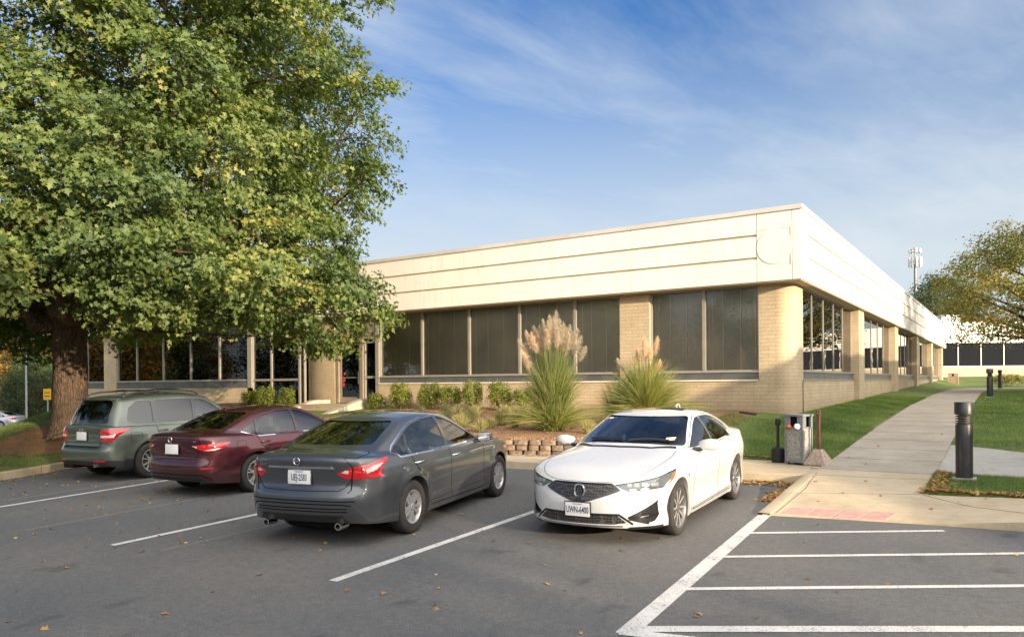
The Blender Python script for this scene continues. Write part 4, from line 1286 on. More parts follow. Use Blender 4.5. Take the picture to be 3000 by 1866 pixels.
def grass_mat(name, greens, dry=.4):
    m, nt, out = newmat(name); N = NT(nt); v = N.pos()
    f = N.noise(v, 22, 6, .8); b = N.noise(v, .8, 4); h = N.noise(v, 3.2, 6, .65)
    c = N.ramp(f, [(.3, tuple(x*.38 for x in greens)), (.5, greens), (.68, tuple(x*1.6 for x in greens))])
    c = N.mix(1, c, N.ramp(b, [(.3, (.75, .8, .7)), (.7, (1.25, 1.15, 1.0))]), 'MULTIPLY')
    d = N.ramp(h, [(.50, (0, 0, 0)), (.66, (1, 1, 1))])
    c = N.mix(N.math('MULTIPLY', d, dry), c, (.24, .17, .085))
    N.bsdf(out, c, .9, .2, bump=f, bstr=.8, bdist=.03)
    return m
M['asphalt'] = asphalt_mat()
M['concrete'] = concrete_mat('sidewalk_concrete', (.50, .41, .28))
M['path'] = concrete_mat('path_concrete', (.37, .33, .27))
M['kerbc'] = concrete_mat('kerb_concrete', (.48, .40, .28))
M['greyconc'] = concrete_mat('grey_concrete', (.36, .35, .32))
M['grass'] = grass_mat('lawn_grass', (.105, .155, .045))
M['grass2'] = grass_mat('lawn_grass_far', (.115, .150, .045), .45)

def soil_mat():
    m, nt, out = newmat('mulch'); N = NT(nt); v = N.pos((1, 1, 1))
    vo = N.n('TexVoronoi'); vo.inputs['Scale'].default_value = 38; N.l(v, vo.inputs['Vector'])
    b = N.noise(v, 1.4, 4)
    c = N.ramp(vo.outputs['Color'], [(.1, (.14, .075, .042)), (.5, (.29, .165, .092)), (.9, (.48, .33, .21))])
    c = N.mix(1, c, N.ramp(b, [(.3, (.75, .75, .75)), (.7, (1.2, 1.15, 1.1))]), 'MULTIPLY')
    N.bsdf(out, c, .95, .2, bump=vo.outputs['Distance'], bstr=.9, bdist=.03)
    return m
M['mulch'] = soil_mat()

def sheet(name, poly, zf, mat, step=.8, kind='structure', thick=0., extra=None, parent=None, smooth_=True):
    v, f = cdt([tuple(p) for p in poly], step)
    V = [(x, y, zf(x, y)) for x, y in v]
    # orient up
    F = []
    for t in f:
        a, b, c = [Vector(V[i]) for i in t[:3]]
        F.append(t if (b-a).cross(c-a).z > 0 else t[::-1])
    if thick:
        V, F = skirt([np.array(p) for p in V], [np.array((0, 0, 1.))]*len(V), F, thick)
    o = mesh_obj(name, V, F, mat, parent, 30)
    if kind: o['kind'] = kind
    return o

def off_poly(line, d):
    out = []
    for i, p in enumerate(line):
        a = Vector(line[max(i-1, 0)]); b = Vector(line[min(i+1, len(line)-1)])
        t = (b-a).normalized(); n = Vector((-t.y, t.x))
        out.append((p[0]+n.x*d, p[1]+n.y*d))
    return out

# parking lot
far = [(60, 12.5), (60, -80), (-60, -80), (-60, -14)]
sheet('parking_lot', KERB+FRONT[:-1]+far, lambda x, y: lot(x, y), M['asphalt'], 6.0)
# kerb along the lot (real step of 0.15 m)
kb = MB()
inner = off_poly(KERB, .16)
def kerbstrip(mb, a, b, ztop, zbot, slope_in=.0):
    n = len(a); vs = []
    for (p, q) in zip(a, b):
        vs += [(p[0], p[1], zbot(*p)), (p[0]+(q[0]-p[0])*.10, p[1]+(q[1]-p[1])*.10, ztop(*p)-.012), (p[0]+(q[0]-p[0])*.22, p[1]+(q[1]-p[1])*.22, ztop(*p)), (q[0], q[1], ztop(*p)), (q[0], q[1], zbot(*p)-.1)]
    fs = []
    for i in range(n-1):
        for k in range(4): fs.append((5*i+k, 5*i+k+1, 5*i+5+k+1, 5*i+5+k))
    mb.add(vs, fs)
def dens(line, s=1.0):
    out = []
    for i in range(len(line)-1):
        a = Vector(line[i]); b = Vector(line[i+1]); k = max(1, int((b-a).length/s))
        out += [tuple(a.lerp(b, j/k)) for j in range(k)]
    return out+[line[-1]]
K2 = dens(KERB); I2 = off_poly(K2, .16)
kerbstrip(kb, K2, I2, lambda x, y: lot(x, y)+.15, lambda x, y: lot(x, y)-.05)
o = kb.build('kerb', M['kerbc'], None, 35); o['kind'] = 'structure'
# expansion joints of the kerb
jb = MB()
for i in range(6, len(K2)-1, 3):
    p = Vector(K2[i]); q = Vector(I2[i]); t = (Vector(K2[i+1])-p).normalized()*.006
    z = lot(*K2[i])
    c = (p-q)*.03
    jb.add([(p.x+c.x-t.x, p.y+c.y-t.y, z-.02), (p.x+c.x+t.x, p.y+c.y+t.y, z-.02), (p.x+c.x+t.x, p.y+c.y+t.y, z+.152), (p.x+c.x-t.x, p.y+c.y-t.y, z+.152), (q.x-t.x, q.y-t.y, z+.152), (q.x+t.x, q.y+t.y, z+.152)], [(0, 1, 2, 3), (3, 2, 5, 4)])
o = jb.build('kerb_joint', M['gap']); o['kind'] = 'structure'

# sidewalk behind the front kerb
i_a = [p for p in off_poly(KERB, .16) if p[1] > 12.7 and p[0] > -17.0]
SB = [(-2.83, 15.0), (-4.3, 14.92), (-6.2, 14.65), (-7.6, 14.0), (-9.1, 13.5), (-12, 13.45), (-16.6, 13.6)]
def zside(x, y): return lot(x, 12.9)+.15+.018*max(0, y-12.95)
sheet('sidewalk', [(-17.0, 13.0)]+[p for p in i_a if p[0] > -16.4]+SB, zside, M['concrete'], .8, thick=.3)
# ramp and plaza on the right
def zramp(x, y):
    f = float(np.interp(x, [-2.8, -1.75, -.9, .1, 3, 60], [10.2, 10.38, 10.5, 10.58, 10.7, 12.5]))
    t = (y-f)/2.7
    e = lot(x, f)+.012+ .10*smooth((x+1.0)/1.3)
    top = profP(max(y, 12.9))+.012
    return e+(top-e)*min(1, max(0, t))
sheet('ramp', [(-2.8, 13.3), (-2.76, 10.2), (-1.75, 10.38), (-.9, 10.5), (.1, 10.58), (3, 10.7), (12, 11.0), (12, 12.28), (3, 12.28), (-.98, 12.22), (-1.05, 12.4), (-1.05, 13.9), (-2.8, 13.9)], zramp, M['concrete'], .35, thick=.12)
# raised edge strip of the ramp
eb = MB()
a = dens([(-2.80, 13.2), (-2.76, 10.2)], .5)
def ze(x, y): return max(lot(x, y)+.03, zramp(x, y)+.006)
kerbstrip(eb, [(x-.09, y) for x, y in a][::-1], [(x+.10, y) for x, y in a][::-1], ze, lambda x, y: lot(x, y)-.02)
o = eb.build('ramp_edge', M['concrete'], None, 30); o['kind'] = 'structure'
# tactile paving
tm, nt, out = newmat('tactile_paver_pink'); N = NT(nt); v = N.pos()
bn = N.noise(v, 9, 4)
N.bsdf(out, N.ramp(bn, [(.3, (.40, .235, .21)), (.7, (.50, .31, .28))]), .8, .3)
tp = [Vector((-2.50, 10.72)), Vector((-1.22, 10.92)), Vector((-1.30, 10.40+.08)), Vector((-2.55, 10.27+.06))]
for k in range(4):
    a0 = tp[3].lerp(tp[2], k/4+.011); b0 = tp[3].lerp(tp[2], (k+1)/4-.011); c0 = tp[0].lerp(tp[1], (k+1)/4-.011); d0 = tp[0].lerp(tp[1], k/4+.011)
    mb = MB(); mb.prism([tuple(a0), tuple(b0), tuple(c0), tuple(d0)], lambda x, y: zramp(x, y)-.01, lambda x, y: zramp(x, y)+.007)
    for i in range(7):
        for j in range(7):
            s, t = (i+.5)/7, (j+.5)/7
            p = (a0.lerp(b0, s)).lerp(d0.lerp(c0, s), t)
            z = zramp(p.x, p.y)+.006
            mb.lathe([(.012, 0), (.008, .005)], (p.x, p.y, z), 'z', 6)
    o = mb.build('tactile_paver', tm, None, 30)
    tag(o, '%s pink tactile paving tile on the ramp' % ['leftmost, first', 'second from left', 'third from left', 'rightmost, fourth'][k], 'paving tile', 'tactile tiles in a row on the ramp')
# path
PL = [(-2.80, 13.9), (-1.05, 13.9), (-1.05, 20), (-1.08, 30), (-1.2, 45), (-1.0, 56), (0, 58.6), (8, 59.5), (8, 61.5), (-1, 61.3), (-2.6, 59), (-3.0, 55), (-3.05, 45), (-2.95, 30), (-2.85, 20)]
sheet('path', PL, lambda x, y: profP(y)+.012, M['path'], 1.0, thick=.22)
jb = MB()
y = 13.92
while y < 58:
    z = profP(y)+.0135
    jb.box(-2.93, -1.03, y-.006, y+.006, z-.01, z+.0012*1)
    y += 1.55
for (xa, ya, xb, yb) in ((-2.80, 13.15, -1.0, 13.3), (-2.78, 11.6, -1.1, 12.2)):
    a = Vector((xa, ya)); b = Vector((xb, yb)); n = Vector((-(b-a).y, (b-a).x)).normalized()*.006
    p = [tuple(a-n), tuple(b-n), tuple(b+n), tuple(a+n)]
    jb.prism(p, lambda x, y: zramp(x, y)-.005, lambda x, y: zramp(x, y)+.002)
# long joints: path edge to ramp nose, and kerb line on the right
for line in ([(-2.62, 10.35), (-2.60, 12.0), (-2.72, 13.4), (-2.62, 14.6)], [(-1.05, 12.2), (-.4, 11.5), (.4, 11.0), (3, 10.95)]):
    for i in range(len(line)-1):
        a = Vector(line[i]); b = Vector(line[i+1]); n = Vector((-(b-a).y, (b-a).x)).normalized()*.006
        if line[0][0] < -2 and i == 2: continue
        d = dens([tuple(a), tuple(b)], .3)
        for j in range(len(d)-1):
            p = [(d[j][0]-n.x, d[j][1]-n.y), (d[j+1][0]-n.x, d[j+1][1]-n.y), (d[j+1][0]+n.x, d[j+1][1]+n.y), (d[j][0]+n.x, d[j][1]+n.y)]
            jb.prism(p, lambda x, y: zramp(x, y)-.005, lambda x, y: zramp(x, y)+.0025)
o = jb.build('path_joint', simple('joint_dirt', (.14, .12, .095), .9)); o['kind'] = 'structure'
# concrete channel on the right
sheet('drainage_channel', [(-1.04, 14.35), (12, 14.2), (12, 16.6), (2, 17.0), (-.4, 18.1), (-1.04, 18.2)], lambda x, y: H(max(x, -.9), y)+.01, M['greyconc'], .5)
# lawns
G2 = lambda x, y: H(x, y)-.004
sheet('lawn', [(-6.3, 14.67), (-4.3, 14.94), (-2.84, 15.02), (-2.86, 20), (-2.96, 30), (-3.06, 45), (-3.02, 55), (-2.6, 59.1), (-1, 61.4), (8, 61.6), (8, 86), (-4.8, 86), (-4.8, 20.85), (-6.3, 20.85)], lambda x, y: H(x, y)+.002, M['grass'], 1.2, thick=.4)
sheet('lawn', [(-1.04, 12.26), (3, 12.3), (12, 12.3), (12, 14.2), (-1.04, 14.36)], lambda x, y: H(max(x, -1.05), y)+.015, M['grass'], .5, thick=.25)
sheet('lawn', [(-1.04, 18.2), (-.4, 18.1), (2, 17.0), (12, 16.6), (12, 59.4), (8, 59.5), (0, 58.6), (-1.0, 56), (-1.19, 45), (-1.07, 30)], lambda x, y: H(x, y)+.01, M['grass'], 1.2, thick=.4)
isl_in = [p for p in off_poly(KERB, .155)]
isl_pts = [p for p in isl_in[2:] if p[0] < -16.3]
sheet('lawn', isl_pts+[(-17.05, 13.0), (-16.6, 13.65), (-16.6, 20.9), (-56, 20.9), (-56, 60), (-62, 60), (-62, -14), (-20, -11.8)], lambda x, y: H(x, y)+.002, M['grass2'], 1.0, thick=.25)
sheet('ground', [(-400, -80.5), (-62, -80.5), (-62, 60), (-44, 60), (-44, 21), (-5, 21), (-5, 86), (12, 86), (12, 61.6), (12, 11.2), (60, 12.4), (400, 12.4), (400, 600), (-400, 600)],
      lambda x, y: (H(max(min(x, 12), -62), min(max(y, 11), 140))-.03) if y > 11 and x > -62.1 else -1.45, M['grass2'], 12.0)
sheet('road', [(-110, 8), (-58, 8), (-58, 60), (-110, 60)], lambda x, y: -1.36 if x < -58.5 else -1.30, M['asphalt'], 4.0)
# mulch bed
sheet('planting_bed', [(-6.3, 14.67), (-6.3, 20.9), (-18.3, 20.9), (-18.3, 17.0), (-17.6, 15.5), (-16.6, 13.62), (-12, 13.60), (-9.1, 13.65), (-7.6, 14.15)], lambda x, y: max(H(x, y), .0)+.006, M['mulch'], .5, thick=.3)
sheet('planting_bed', [(-22.3, 20.9), (-28, 20.9), (-28, 18.6), (-22.3, 18.6)], lambda x, y: H(x, y)+.012, M['mulch'], .7, thick=.3)
thin = grass_mat('thin_grass_on_soil', (.19, .13, .065), .55)
sheet('bare_soil', [(-6.3, 20.84), (-6.3, 15.2), (-5.95, 15.9), (-5.5, 15.7), (-5.4, 16.6), (-4.9, 16.8), (-5.05, 17.5), (-4.5, 17.7), (-4.6, 18.5), (-4.0, 18.8), (-4.2, 19.7), (-3.8, 20.3), (-4.15, 20.9), (-4.5, 21.3), (-4.78, 21.2), (-4.78, 20.84)], lambda x, y: H(x, y)+.008, thin, .5, thick=.05)
# ring of bare soil round the big tree
ring = [(-20.6+2.7*math.cos(t)*(1+.12*math.sin(3*t)), 9.9+1.9*math.sin(t)*(1+.1*math.cos(2*t))) for t in np.linspace(0, 2*math.pi, 28)[:-1]]
ring = [(min(x, -17.95), y) for x, y in ring]
soil = grass_mat('bare_soil_thin_grass', (.24, .135, .07), .5)
sheet('bare_soil', ring, lambda x, y: H(x, y)+.014, soil, .5)

# painted markings
pm, nt, out = newmat('road_paint'); N = NT(nt); v = N.pos()
f = N.noise(v, 55, 4, .75); wv = N.noise(v, 4.5, 3)
mask = N.math('ADD', f, N.math('MULTIPLY', wv, .35))
c = N.ramp(mask, [(.52, (.15, .15, .145)), (.62, (.52, .51, .49)), (.85, (.66, .65, .62))])
N.bsdf(out, c, .7, .3)
pf, nt, out = newmat('road_paint_faded'); N = NT(nt); v = N.pos()
f = N.noise(v, 60, 4, .8)
c = N.ramp(f, [(.42, (.085, .085, .085)), (.62, (.26, .255, .24))]); N.bsdf(out, c, .8, .3)
def stripe(pts, w, mat, lift=.004, name='parking_line'):
    a = Vector(pts[0]); b = Vector(pts[1]); n = Vector((-(b-a).y, (b-a).x)).normalized()*w/2
    P = [a-n, b-n, b+n, a+n]
    v = [(p.x, p.y, lot(p.x, p.y)+lift) for p in P]
    o = mesh_obj(name, v, [(0, 1, 2, 3)], mat); o['kind'] = 'structure'
for pts, w, mt, l in [
    ([(-5.45, 5.1), (-5.72, 12.74)], .105, pm, .004), ([(-8.95, 4.87), (-9.18, 12.75)], .105, pm, .004),
    ([(-13.15, 4.0), (-13.95, 12.75)], .105, pm, .004), ([(-13.85, 5.2), (-14.4, 12.75)], .09, pf, .003),
    ([(-10.9, 4.75), (-11.35, 12.75)], .09, pf, .003), ([(-8.15, 4.98), (-8.25, 12.7)], .07, pf, .0025),
    ([(-16.2, 5.0), (-16.6, 8.0)], .09, pf, .003),
    ([(-2.42, 5.18), (-2.73, 10.2)], .16, pm, .004), ([(-2.64, 9.0), (-.66, 10.2)], .085, pm, .006),
    ([(-2.58, 7.74), (.55, 9.65)], .085, pm, .006), ([(-2.52, 6.45), (2.4, 9.45)], .085, pm, .006),
    ([(-2.46, 5.28), (3.0, 8.45)], .13, pm, .006), ([(-2.47, 5.20), (1.0, 5.95)], .13, pm, .007)]:
    stripe(pts, w, mt, l)

# ---------------------------------------------------------------- retaining wall of stacked blocks
blk = concrete_mat('split_face_block', (.24, .175, .125), .45, 14)
rw = empty('retaining_wall', (-8.9, 13.6, .46), 0, 'low wall of stacked rough tan blocks edging the mulch bed', 'wall')
wl = [(-16.6, 13.70), (-12, 13.68), (-9.1, 13.66), (-7.6, 14.16), (-6.2, 14.80), (-5.6, 15.6)]
D = dens(wl, .05)
L = [0]
for i in range(1, len(D)): L.append(L[-1]+(Vector(D[i])-Vector(D[i-1])).length)
def atL(s):
    return (np.interp(s, L, [p[0] for p in D]), np.interp(s, L, [p[1] for p in D]))
mb = MB()
for r in range(3):
    s = .15*(r % 2); 
    while s < L[-1]-.4:
        w = .30
        x, y = atL(s+w/2); x2, y2 = atL(s+w/2+.1); a = math.atan2(y2-y, x2-x)
        z0 = .44+.018*(y-12.9)+r*.115
        d = random.uniform(-.03, .03)-.02*r; w = .30+random.uniform(-.05, .05)
        cx, cy = math.cos(a), math.sin(a)
        hw = w/2-.022
        P = [(-hw, -.16+d), (-hw*.6, -.185+d), (hw*.6, -.185+d), (hw, -.16+d), (hw, .10), (-hw, .10)]
        mb.prism([(x+p*cx-q*cy, y+p*cy+q*cx) for p, q in P], z0, z0+.105)
        s += w
o = mb.build('block_course', blk, None, 40); o.parent = rw; o.data.transform(Matrix.Translation((8.9, -13.6, -.46)))
# ---------------------------------------------------------------- office building
def brick_mat():
    m, nt, out = newmat('tan_brick'); N = NT(nt)
    g = N.n('NewGeometry'); sp = N.n('SeparateXYZ'); N.l(g.outputs['Position'], sp.inputs[0])
    u = N.math('ADD', sp.outputs['X'], sp.outputs['Y'])
    cb = N.n('CombineXYZ'); N.l(u, cb.inputs['X']); N.l(sp.outputs['Z'], cb.inputs['Y'])
    br = N.n('TexBrick'); br.offset = .5
    br.inputs['Color1'].default_value = (.54, .43, .295, 1); br.inputs['Color2'].default_value = (.49, .39, .265, 1); br.inputs['Mortar'].default_value = (.41, .325, .22, 1)
    br.inputs['Scale'].default_value = 1; br.inputs['Brick Width'].default_value = .40; br.inputs['Row Height'].default_value = .1015
    br.inputs['Mortar Size'].default_value = .008; br.inputs['Mortar Smooth'].default_value = .2; br.inputs['Bias'].default_value = -.1
    N.l(cb.outputs[0], br.inputs['Vector'])
    v = N.pos()
    n1 = N.noise(v, 1.3, 5); n2 = N.noise(v, 30, 4)
    c = N.mix(1, br.outputs['Color'], N.ramp(n1, [(.3, (.86, .84, .80)), (.7, (1.08, 1.08, 1.06))]), 'MULTIPLY')
    c = N.mix(1, c, N.ramp(n2, [(.3, (.88, .88, .86)), (.7, (1.1, 1.1, 1.1))]), 'MULTIPLY')
    # courses turn browner towards the soil
    low = N.n('MapRange'); low.inputs[1].default_value = 1.55; low.inputs[2].default_value = 1.0
    N.l(sp.outputs['Z'], low.inputs[0])
    d = N.math('MULTIPLY', low.outputs[0], N.math('MULTIPLY', n1, .9))
    c = N.mix(d, c, (.22, .14, .08))
    bmp = N.math('SUBTRACT', 1.0, br.outputs['Fac'])
    N.bsdf(out, c, .88, .25, bump=bmp, bstr=.6, bdist=.008)
    return m
def fascia_mat():
    m, nt, out = newmat('fascia_render'); N = NT(nt); v = N.pos()
    n1 = N.noise(v, .5, 5); n2 = N.noise(N.pos((3, 3, .35)), 2.2, 5); n3 = N.noise(v, 80, 3)
    c = N.ramp(n1, [(.3, (.74, .71, .64)), (.7, (.80, .77, .70))])
    st = N.ramp(n2, [(.52, (1, 1, 1)), (.8, (.86, .84, .80))])
    c = N.mix(1, c, st, 'MULTIPLY')
    N.bsdf(out, c, .85, .3, bump=n3, bstr=.15, bdist=.003)
    return m
M['brick'] = brick_mat(); M['fascia'] = fascia_mat()
M['coping'] = simple('coping_metal', (.58, .55, .50), .45, .5, .1, var=.15, scale=.8)
M['alu'] = simple('window_frame_aluminium', (.36, .33, .28), .4, .5, .3, var=.08)
M['bronze'] = simple('door_frame_bronze', (.30, .24, .18), .45, .5, .2)
M['spandrel'] = simple('spandrel_dark_grey', (.10, .105, .11), .35, .5, 0, var=.2, scale=2)
M['winglass'] = glass_mat('window_glass', (.90, .90, .88), 1.42)
M['darkglass'] = glass_mat('window_glass_dark', (.30, .31, .30), 1.50)
M['sideglass'] = glass_mat('window_glass_side', (.22, .23, .23), 1.55)
M['wingglass'] = glass_mat('wing_window_glass', (.5, .5, .5), 1.22)
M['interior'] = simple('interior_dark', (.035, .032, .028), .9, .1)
M['roof'] = simple('roof_membrane', (.32, .31, .29), .9)
M['soffit'] = simple('soffit', (.42, .33, .22), .8)
def shade_mat():
    m, nt, out = newmat('window_shade_fabric'); N = NT(nt); v = N.pos((1, 1, 1))
    n = N.noise(v, 140, 2); b = N.noise(v, .7, 3)
    c = N.ramp(n, [(.35, (.38, .35, .30)), (.65, (.50, .46, .39))])
    c = N.mix(1, c, N.ramp(b, [(.3, (.75, .78, .78)), (.7, (1.2, 1.15, 1.1))]), 'MULTIPLY')
    N.bsdf(out, c, .9, .1); return m
M['shade'] = shade_mat()
M['seam'] = simple('shade_seam', (.72, .64, .48), .8)

XW, YW, XF, YF = -4.8, 20.85, -4.479, 20.426
YEND, XEND = 73.0, -41.2
ZS, ZB, ZF0, ZF1, ZCAP = 2.28, 2.01, 4.65, 6.46, 6.58
bld = empty('office_building', (-4.8, 20.85, 1.0), 0, 'long single storey tan brick office building with deep cream fascia and dark ribbon windows', 'building')
bld_inv = Matrix.Translation((4.8, -20.85, -1.0))
def bp(o, par=None):
    """parent keeping world placement"""
    o.parent = par or bld
    o.matrix_parent_inverse = Matrix.Identity(4)
    if par is None: o.data.transform(bld_inv)
    return o
def bpart(mb, name, mat, smooth=None, par=None):
    o = mb.build(name, mat, None, smooth)
    o.parent = par or bld
    o.data.transform(bld_inv)
    return o
# brick base walls
mb = MB()
mb.box(-19.73, -5.703, YW, YW+.3, .3, ZB)
bpart(mb, 'base_wall', M['brick']); mb = MB(); mb.box(XEND, -27.15, YW, YW+.3, .2, 1.90)
bpart(mb, 'base_wall', M['brick'])
mb = MB()
mb.box(XW-.3, XW, 21.9, 71.6, .3, ZB)
bpart(mb, 'base_wall', M['brick'])
# thin stone sills on the brick
mb = MB(); mb.box(-19.75, -9.83, YW-.03, YW+.05, ZB, ZB+.045); mb.box(-8.85, -5.72, YW-.03, YW+.05, ZB, ZB+.045); bpart(mb, 'sill', M['seam'])
# corner column with rounded corner
mb = MB()
r = .42; cx, cy = XW-r, YW+r
pts = [(-5.70, YW)] + [(cx+r*math.sin(t), cy-r*math.cos(t)) for t in np.linspace(0, math.pi/2, 12)] + [(XW, 22.0), (XW-.35, 22.0), (XW-.35, YW+.9), (-5.70, YW+.9)]
mb.prism(pts, .4, ZF0)
bpart(mb, 'corner_column', M['brick'], 30)
# pilasters
mb = MB(); mb.box(-9.82, -8.86, YW-.03, YW+.4, .4, ZF0); bpart(mb, 'pilaster', M['brick'])
mb = MB(); mb.box(-38.9, -37.75, YW-.03, YW+.4, .2, ZF0); bpart(mb, 'pilaster', M['brick'])
PY = [(30.2, 31.4), (40.7, 41.9), (50.8, 52.0), (60.9, 62.1), (70.4, 71.6)]
for a, b in PY:
    mb = MB(); mb.box(XW-.35, XW+.17, a, b, .5, ZF0); bpart(mb, 'pilaster', M['brick'])
mb = MB(); mb.box(XEND-.3, XW-1, 72.4, 72.8, .0, ZF0); mb.box(XEND, XEND+.3, YW, 72.4, 0, ZF0); mb.box(XW-1.2, XW-.2, 71.6, 72.4, .5, ZF0)
bpart(mb, 'rear_wall', M['brick'])
# curved entrance wall
mb = MB()
out_ = []; 
for t in np.linspace(0, 1, 14):
    x = -23.95+1.9*t; y = YW-.02+.32*(1-t)**3
    out_.append((x, y))
mb.prism(out_+[(-22.05, YW+.6), (-23.95, YW+1.2)], .9, ZF0)
bpart(mb, 'entrance_wall', M['brick'], 30)
# fascia: core + three proud bands with grooves between
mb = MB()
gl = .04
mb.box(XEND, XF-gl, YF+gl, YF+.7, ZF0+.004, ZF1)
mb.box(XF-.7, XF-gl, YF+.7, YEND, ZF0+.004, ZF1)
M['joint'] = simple('fascia_joint_tan', (.50, .42, .31), .85)  # tan put into the groove colour, as direct sun leaves no shade line
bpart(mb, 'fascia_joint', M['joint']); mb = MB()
bands = [(ZF0, 5.245), (5.31, 5.85), (5.915, ZF1)]
jx = [-41.2, -33.9, -26.6, -19.3, -11.2, -9.26+3.62, ]
cols = [(-41.2, -33.9), (-33.9, -26.6), (-26.6, -17.2), (-17.2, -9.27), (-9.25, -5.63)]
for z0, z1 in bands:
    for a, b in ((XEND, -33.91), (-33.90, -26.61), (-26.60, -17.21), (-17.20, -9.265), (-9.255, -5.625)):
        mb.box(a, b-.004, YF, YF+.05, z0, z1, bev=.006)
    for a, b in ((21.30, 31.2), (31.21, 41.4), (41.41, 51.6), (51.61, 62.0), (62.01, YEND)):
        mb.box(XF-.05, XF, a, b-.004, z0, z1, bev=.006)
# corner panels (smooth, with square notch lines)
mb.box(-5.612, -4.720, YF, YF+.03, ZF0, ZF1, bev=.008)
mb.box(-4.705, XF, YF, YF+.03, ZF0, ZF1, bev=.004)
mb.box(XF-.03, XF, YF+.031, 21.285, ZF0, ZF1, bev=.004)
fo = bpart(mb, 'fascia', M['fascia'])
mb = MB(); mb.lathe([(0, 0), (.455, 0), (.455, -.010), (.447, -.014), (0, -.014)], (-5.165, YF, 5.54), 'y', 64)
bpart(mb, 'round_plaque', M['fascia'])
mb = MB(); mb.box(-5.612, -5.33, YF-.008, YF, 6.005, 6.025); bpart(mb, 'notch_line', M['seam']); mb = MB(); mb.box(-4.99, -4.723, YF-.008, YF, 6.005, 6.025); mb.box(-4.745, -4.723, YF-.012, YF, 5.05, 6.006)
bpart(mb, 'notch_line', M['seam'])
mb = MB(); mb.lathe([(0, 0), (.41, 0), (.41, .014), (.40, .02), (0, .02)], (XF, 20.86, 5.54), 'x', 48)
bpart(mb, 'round_plaque', M['fascia'])
mb = MB()
mb.box(XEND-.04, XF+.035, YF-.035, YF+.5, ZF1, ZCAP, bev=.01); mb.box(XF-.5, XF+.035, YF+.5, YEND+.04, ZF1, ZCAP, bev=.01)
bpart(mb, 'coping', M['coping'])
mb = MB(); mb.box(XEND+.1, XF-.4, YF+.4, YEND-.1, ZF1-.2, ZF1-.1); bpart(mb, 'roof', M['roof'])
mb = MB(); mb.box(XEND, XF-.03, YF+.03, YW+.5, ZF0-.03, ZF0+.003); mb.box(XW-.6, XF-.03, YW+.5, YEND, ZF0-.03, ZF0+.003); bpart(mb, 'soffit', M['soffit'])
# interior: floor, ceiling and back walls seen through the glass
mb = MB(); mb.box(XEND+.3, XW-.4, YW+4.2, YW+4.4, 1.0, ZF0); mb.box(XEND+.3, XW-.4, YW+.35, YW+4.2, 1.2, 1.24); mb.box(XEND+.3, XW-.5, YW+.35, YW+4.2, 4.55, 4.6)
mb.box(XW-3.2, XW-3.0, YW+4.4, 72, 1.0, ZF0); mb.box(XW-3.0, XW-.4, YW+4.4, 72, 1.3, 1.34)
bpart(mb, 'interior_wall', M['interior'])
pg_ = simple('partition_grey', (.30, .30, .285), .8)
for x in (-28.9, -30.6, -33.0, -35.2):
    mb = MB(); mb.box(x, x+.9, YW+1.6, YW+2.4, 1.24, 1.24+random.uniform(.9, 1.5), bev=.03); bpart(mb, 'office_cabinet', pg_)
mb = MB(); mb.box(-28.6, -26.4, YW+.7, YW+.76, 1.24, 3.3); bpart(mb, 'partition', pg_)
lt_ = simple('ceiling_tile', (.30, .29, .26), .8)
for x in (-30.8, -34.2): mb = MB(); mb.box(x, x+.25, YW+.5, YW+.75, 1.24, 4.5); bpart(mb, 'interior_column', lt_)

def window(x0, x1, z0, z1, glass, plane='y', at=YW, rec=.10, fw=.045, shade=True, left=True, right=True):
    """one pane with its frame, and the shade behind it"""
    def bx(mb, a0, a1, d0, d1, z0, z1):
        if plane == 'y': mb.box(a0, a1, at+d0, at+d1, z0, z1)
        else: mb.box(at-d1, at-d0, a0, a1, z0, z1)
    g = MB(); bx(g, x0+fw*.5, x1-fw*.5, rec+.02, rec+.026, z0+fw*.5, z1-fw*.5)
    w = bpart(g, 'window', glass)
    f = MB()
    e = .045 if plane == 'y' else .004
    bx(f, x0, x0+fw, rec-e, rec+.06-(.045-e), z0, z1); bx(f, x1-fw, x1, rec-e, rec+.06-(.045-e), z0, z1)
    bx(f, x0+fw, x1-fw, rec-.035, rec+.055, z0, z0+fw); bx(f, x0+fw, x1-fw, rec-.035, rec+.055, z1-fw, z1)
    bpart(f, 'window_frame', M['alu'], None, w)
    if shade:
        s = MB(); n = 3; W = (x1-x0-.06)/n
        bx(s, x0+.03, x1-.03, rec+.10, rec+.11, z0+.03, z1-.02)
        for k in range(0, n+1):
            a = x0+.03+W*k+random.uniform(-.02, .02)
            if k in (0,): a += .18
            if k == n: a -= .10
            bx(s, a-.008, a+.008, rec+.090, rec+.0985, z0+.03, z1-.05)
        so_ = bpart(s, 'window_shade', [M['shade'], M['seam']], None, w)
        me = so_.data
        for p in me.polygons:
            vs = [me.vertices[i].co for i in p.vertices]
            ax = 0 if plane == 'y' else 1
            if max(v[ax] for v in vs)-min(v[ax] for v in vs) < .03 and abs(p.normal[1-ax]) > .5: p.material_index = 1
    return w
ZT = 4.62
for a, b in ((-8.86, -7.25), (-7.25, -5.70)): window(a, b, ZS, ZT, M['winglass'])
XS = [-19.73, -17.67, -15.56, -13.49, -11.41, -9.82]
for a, b in zip(XS, XS[1:]): window(a, b, ZS, ZT, M['winglass'])
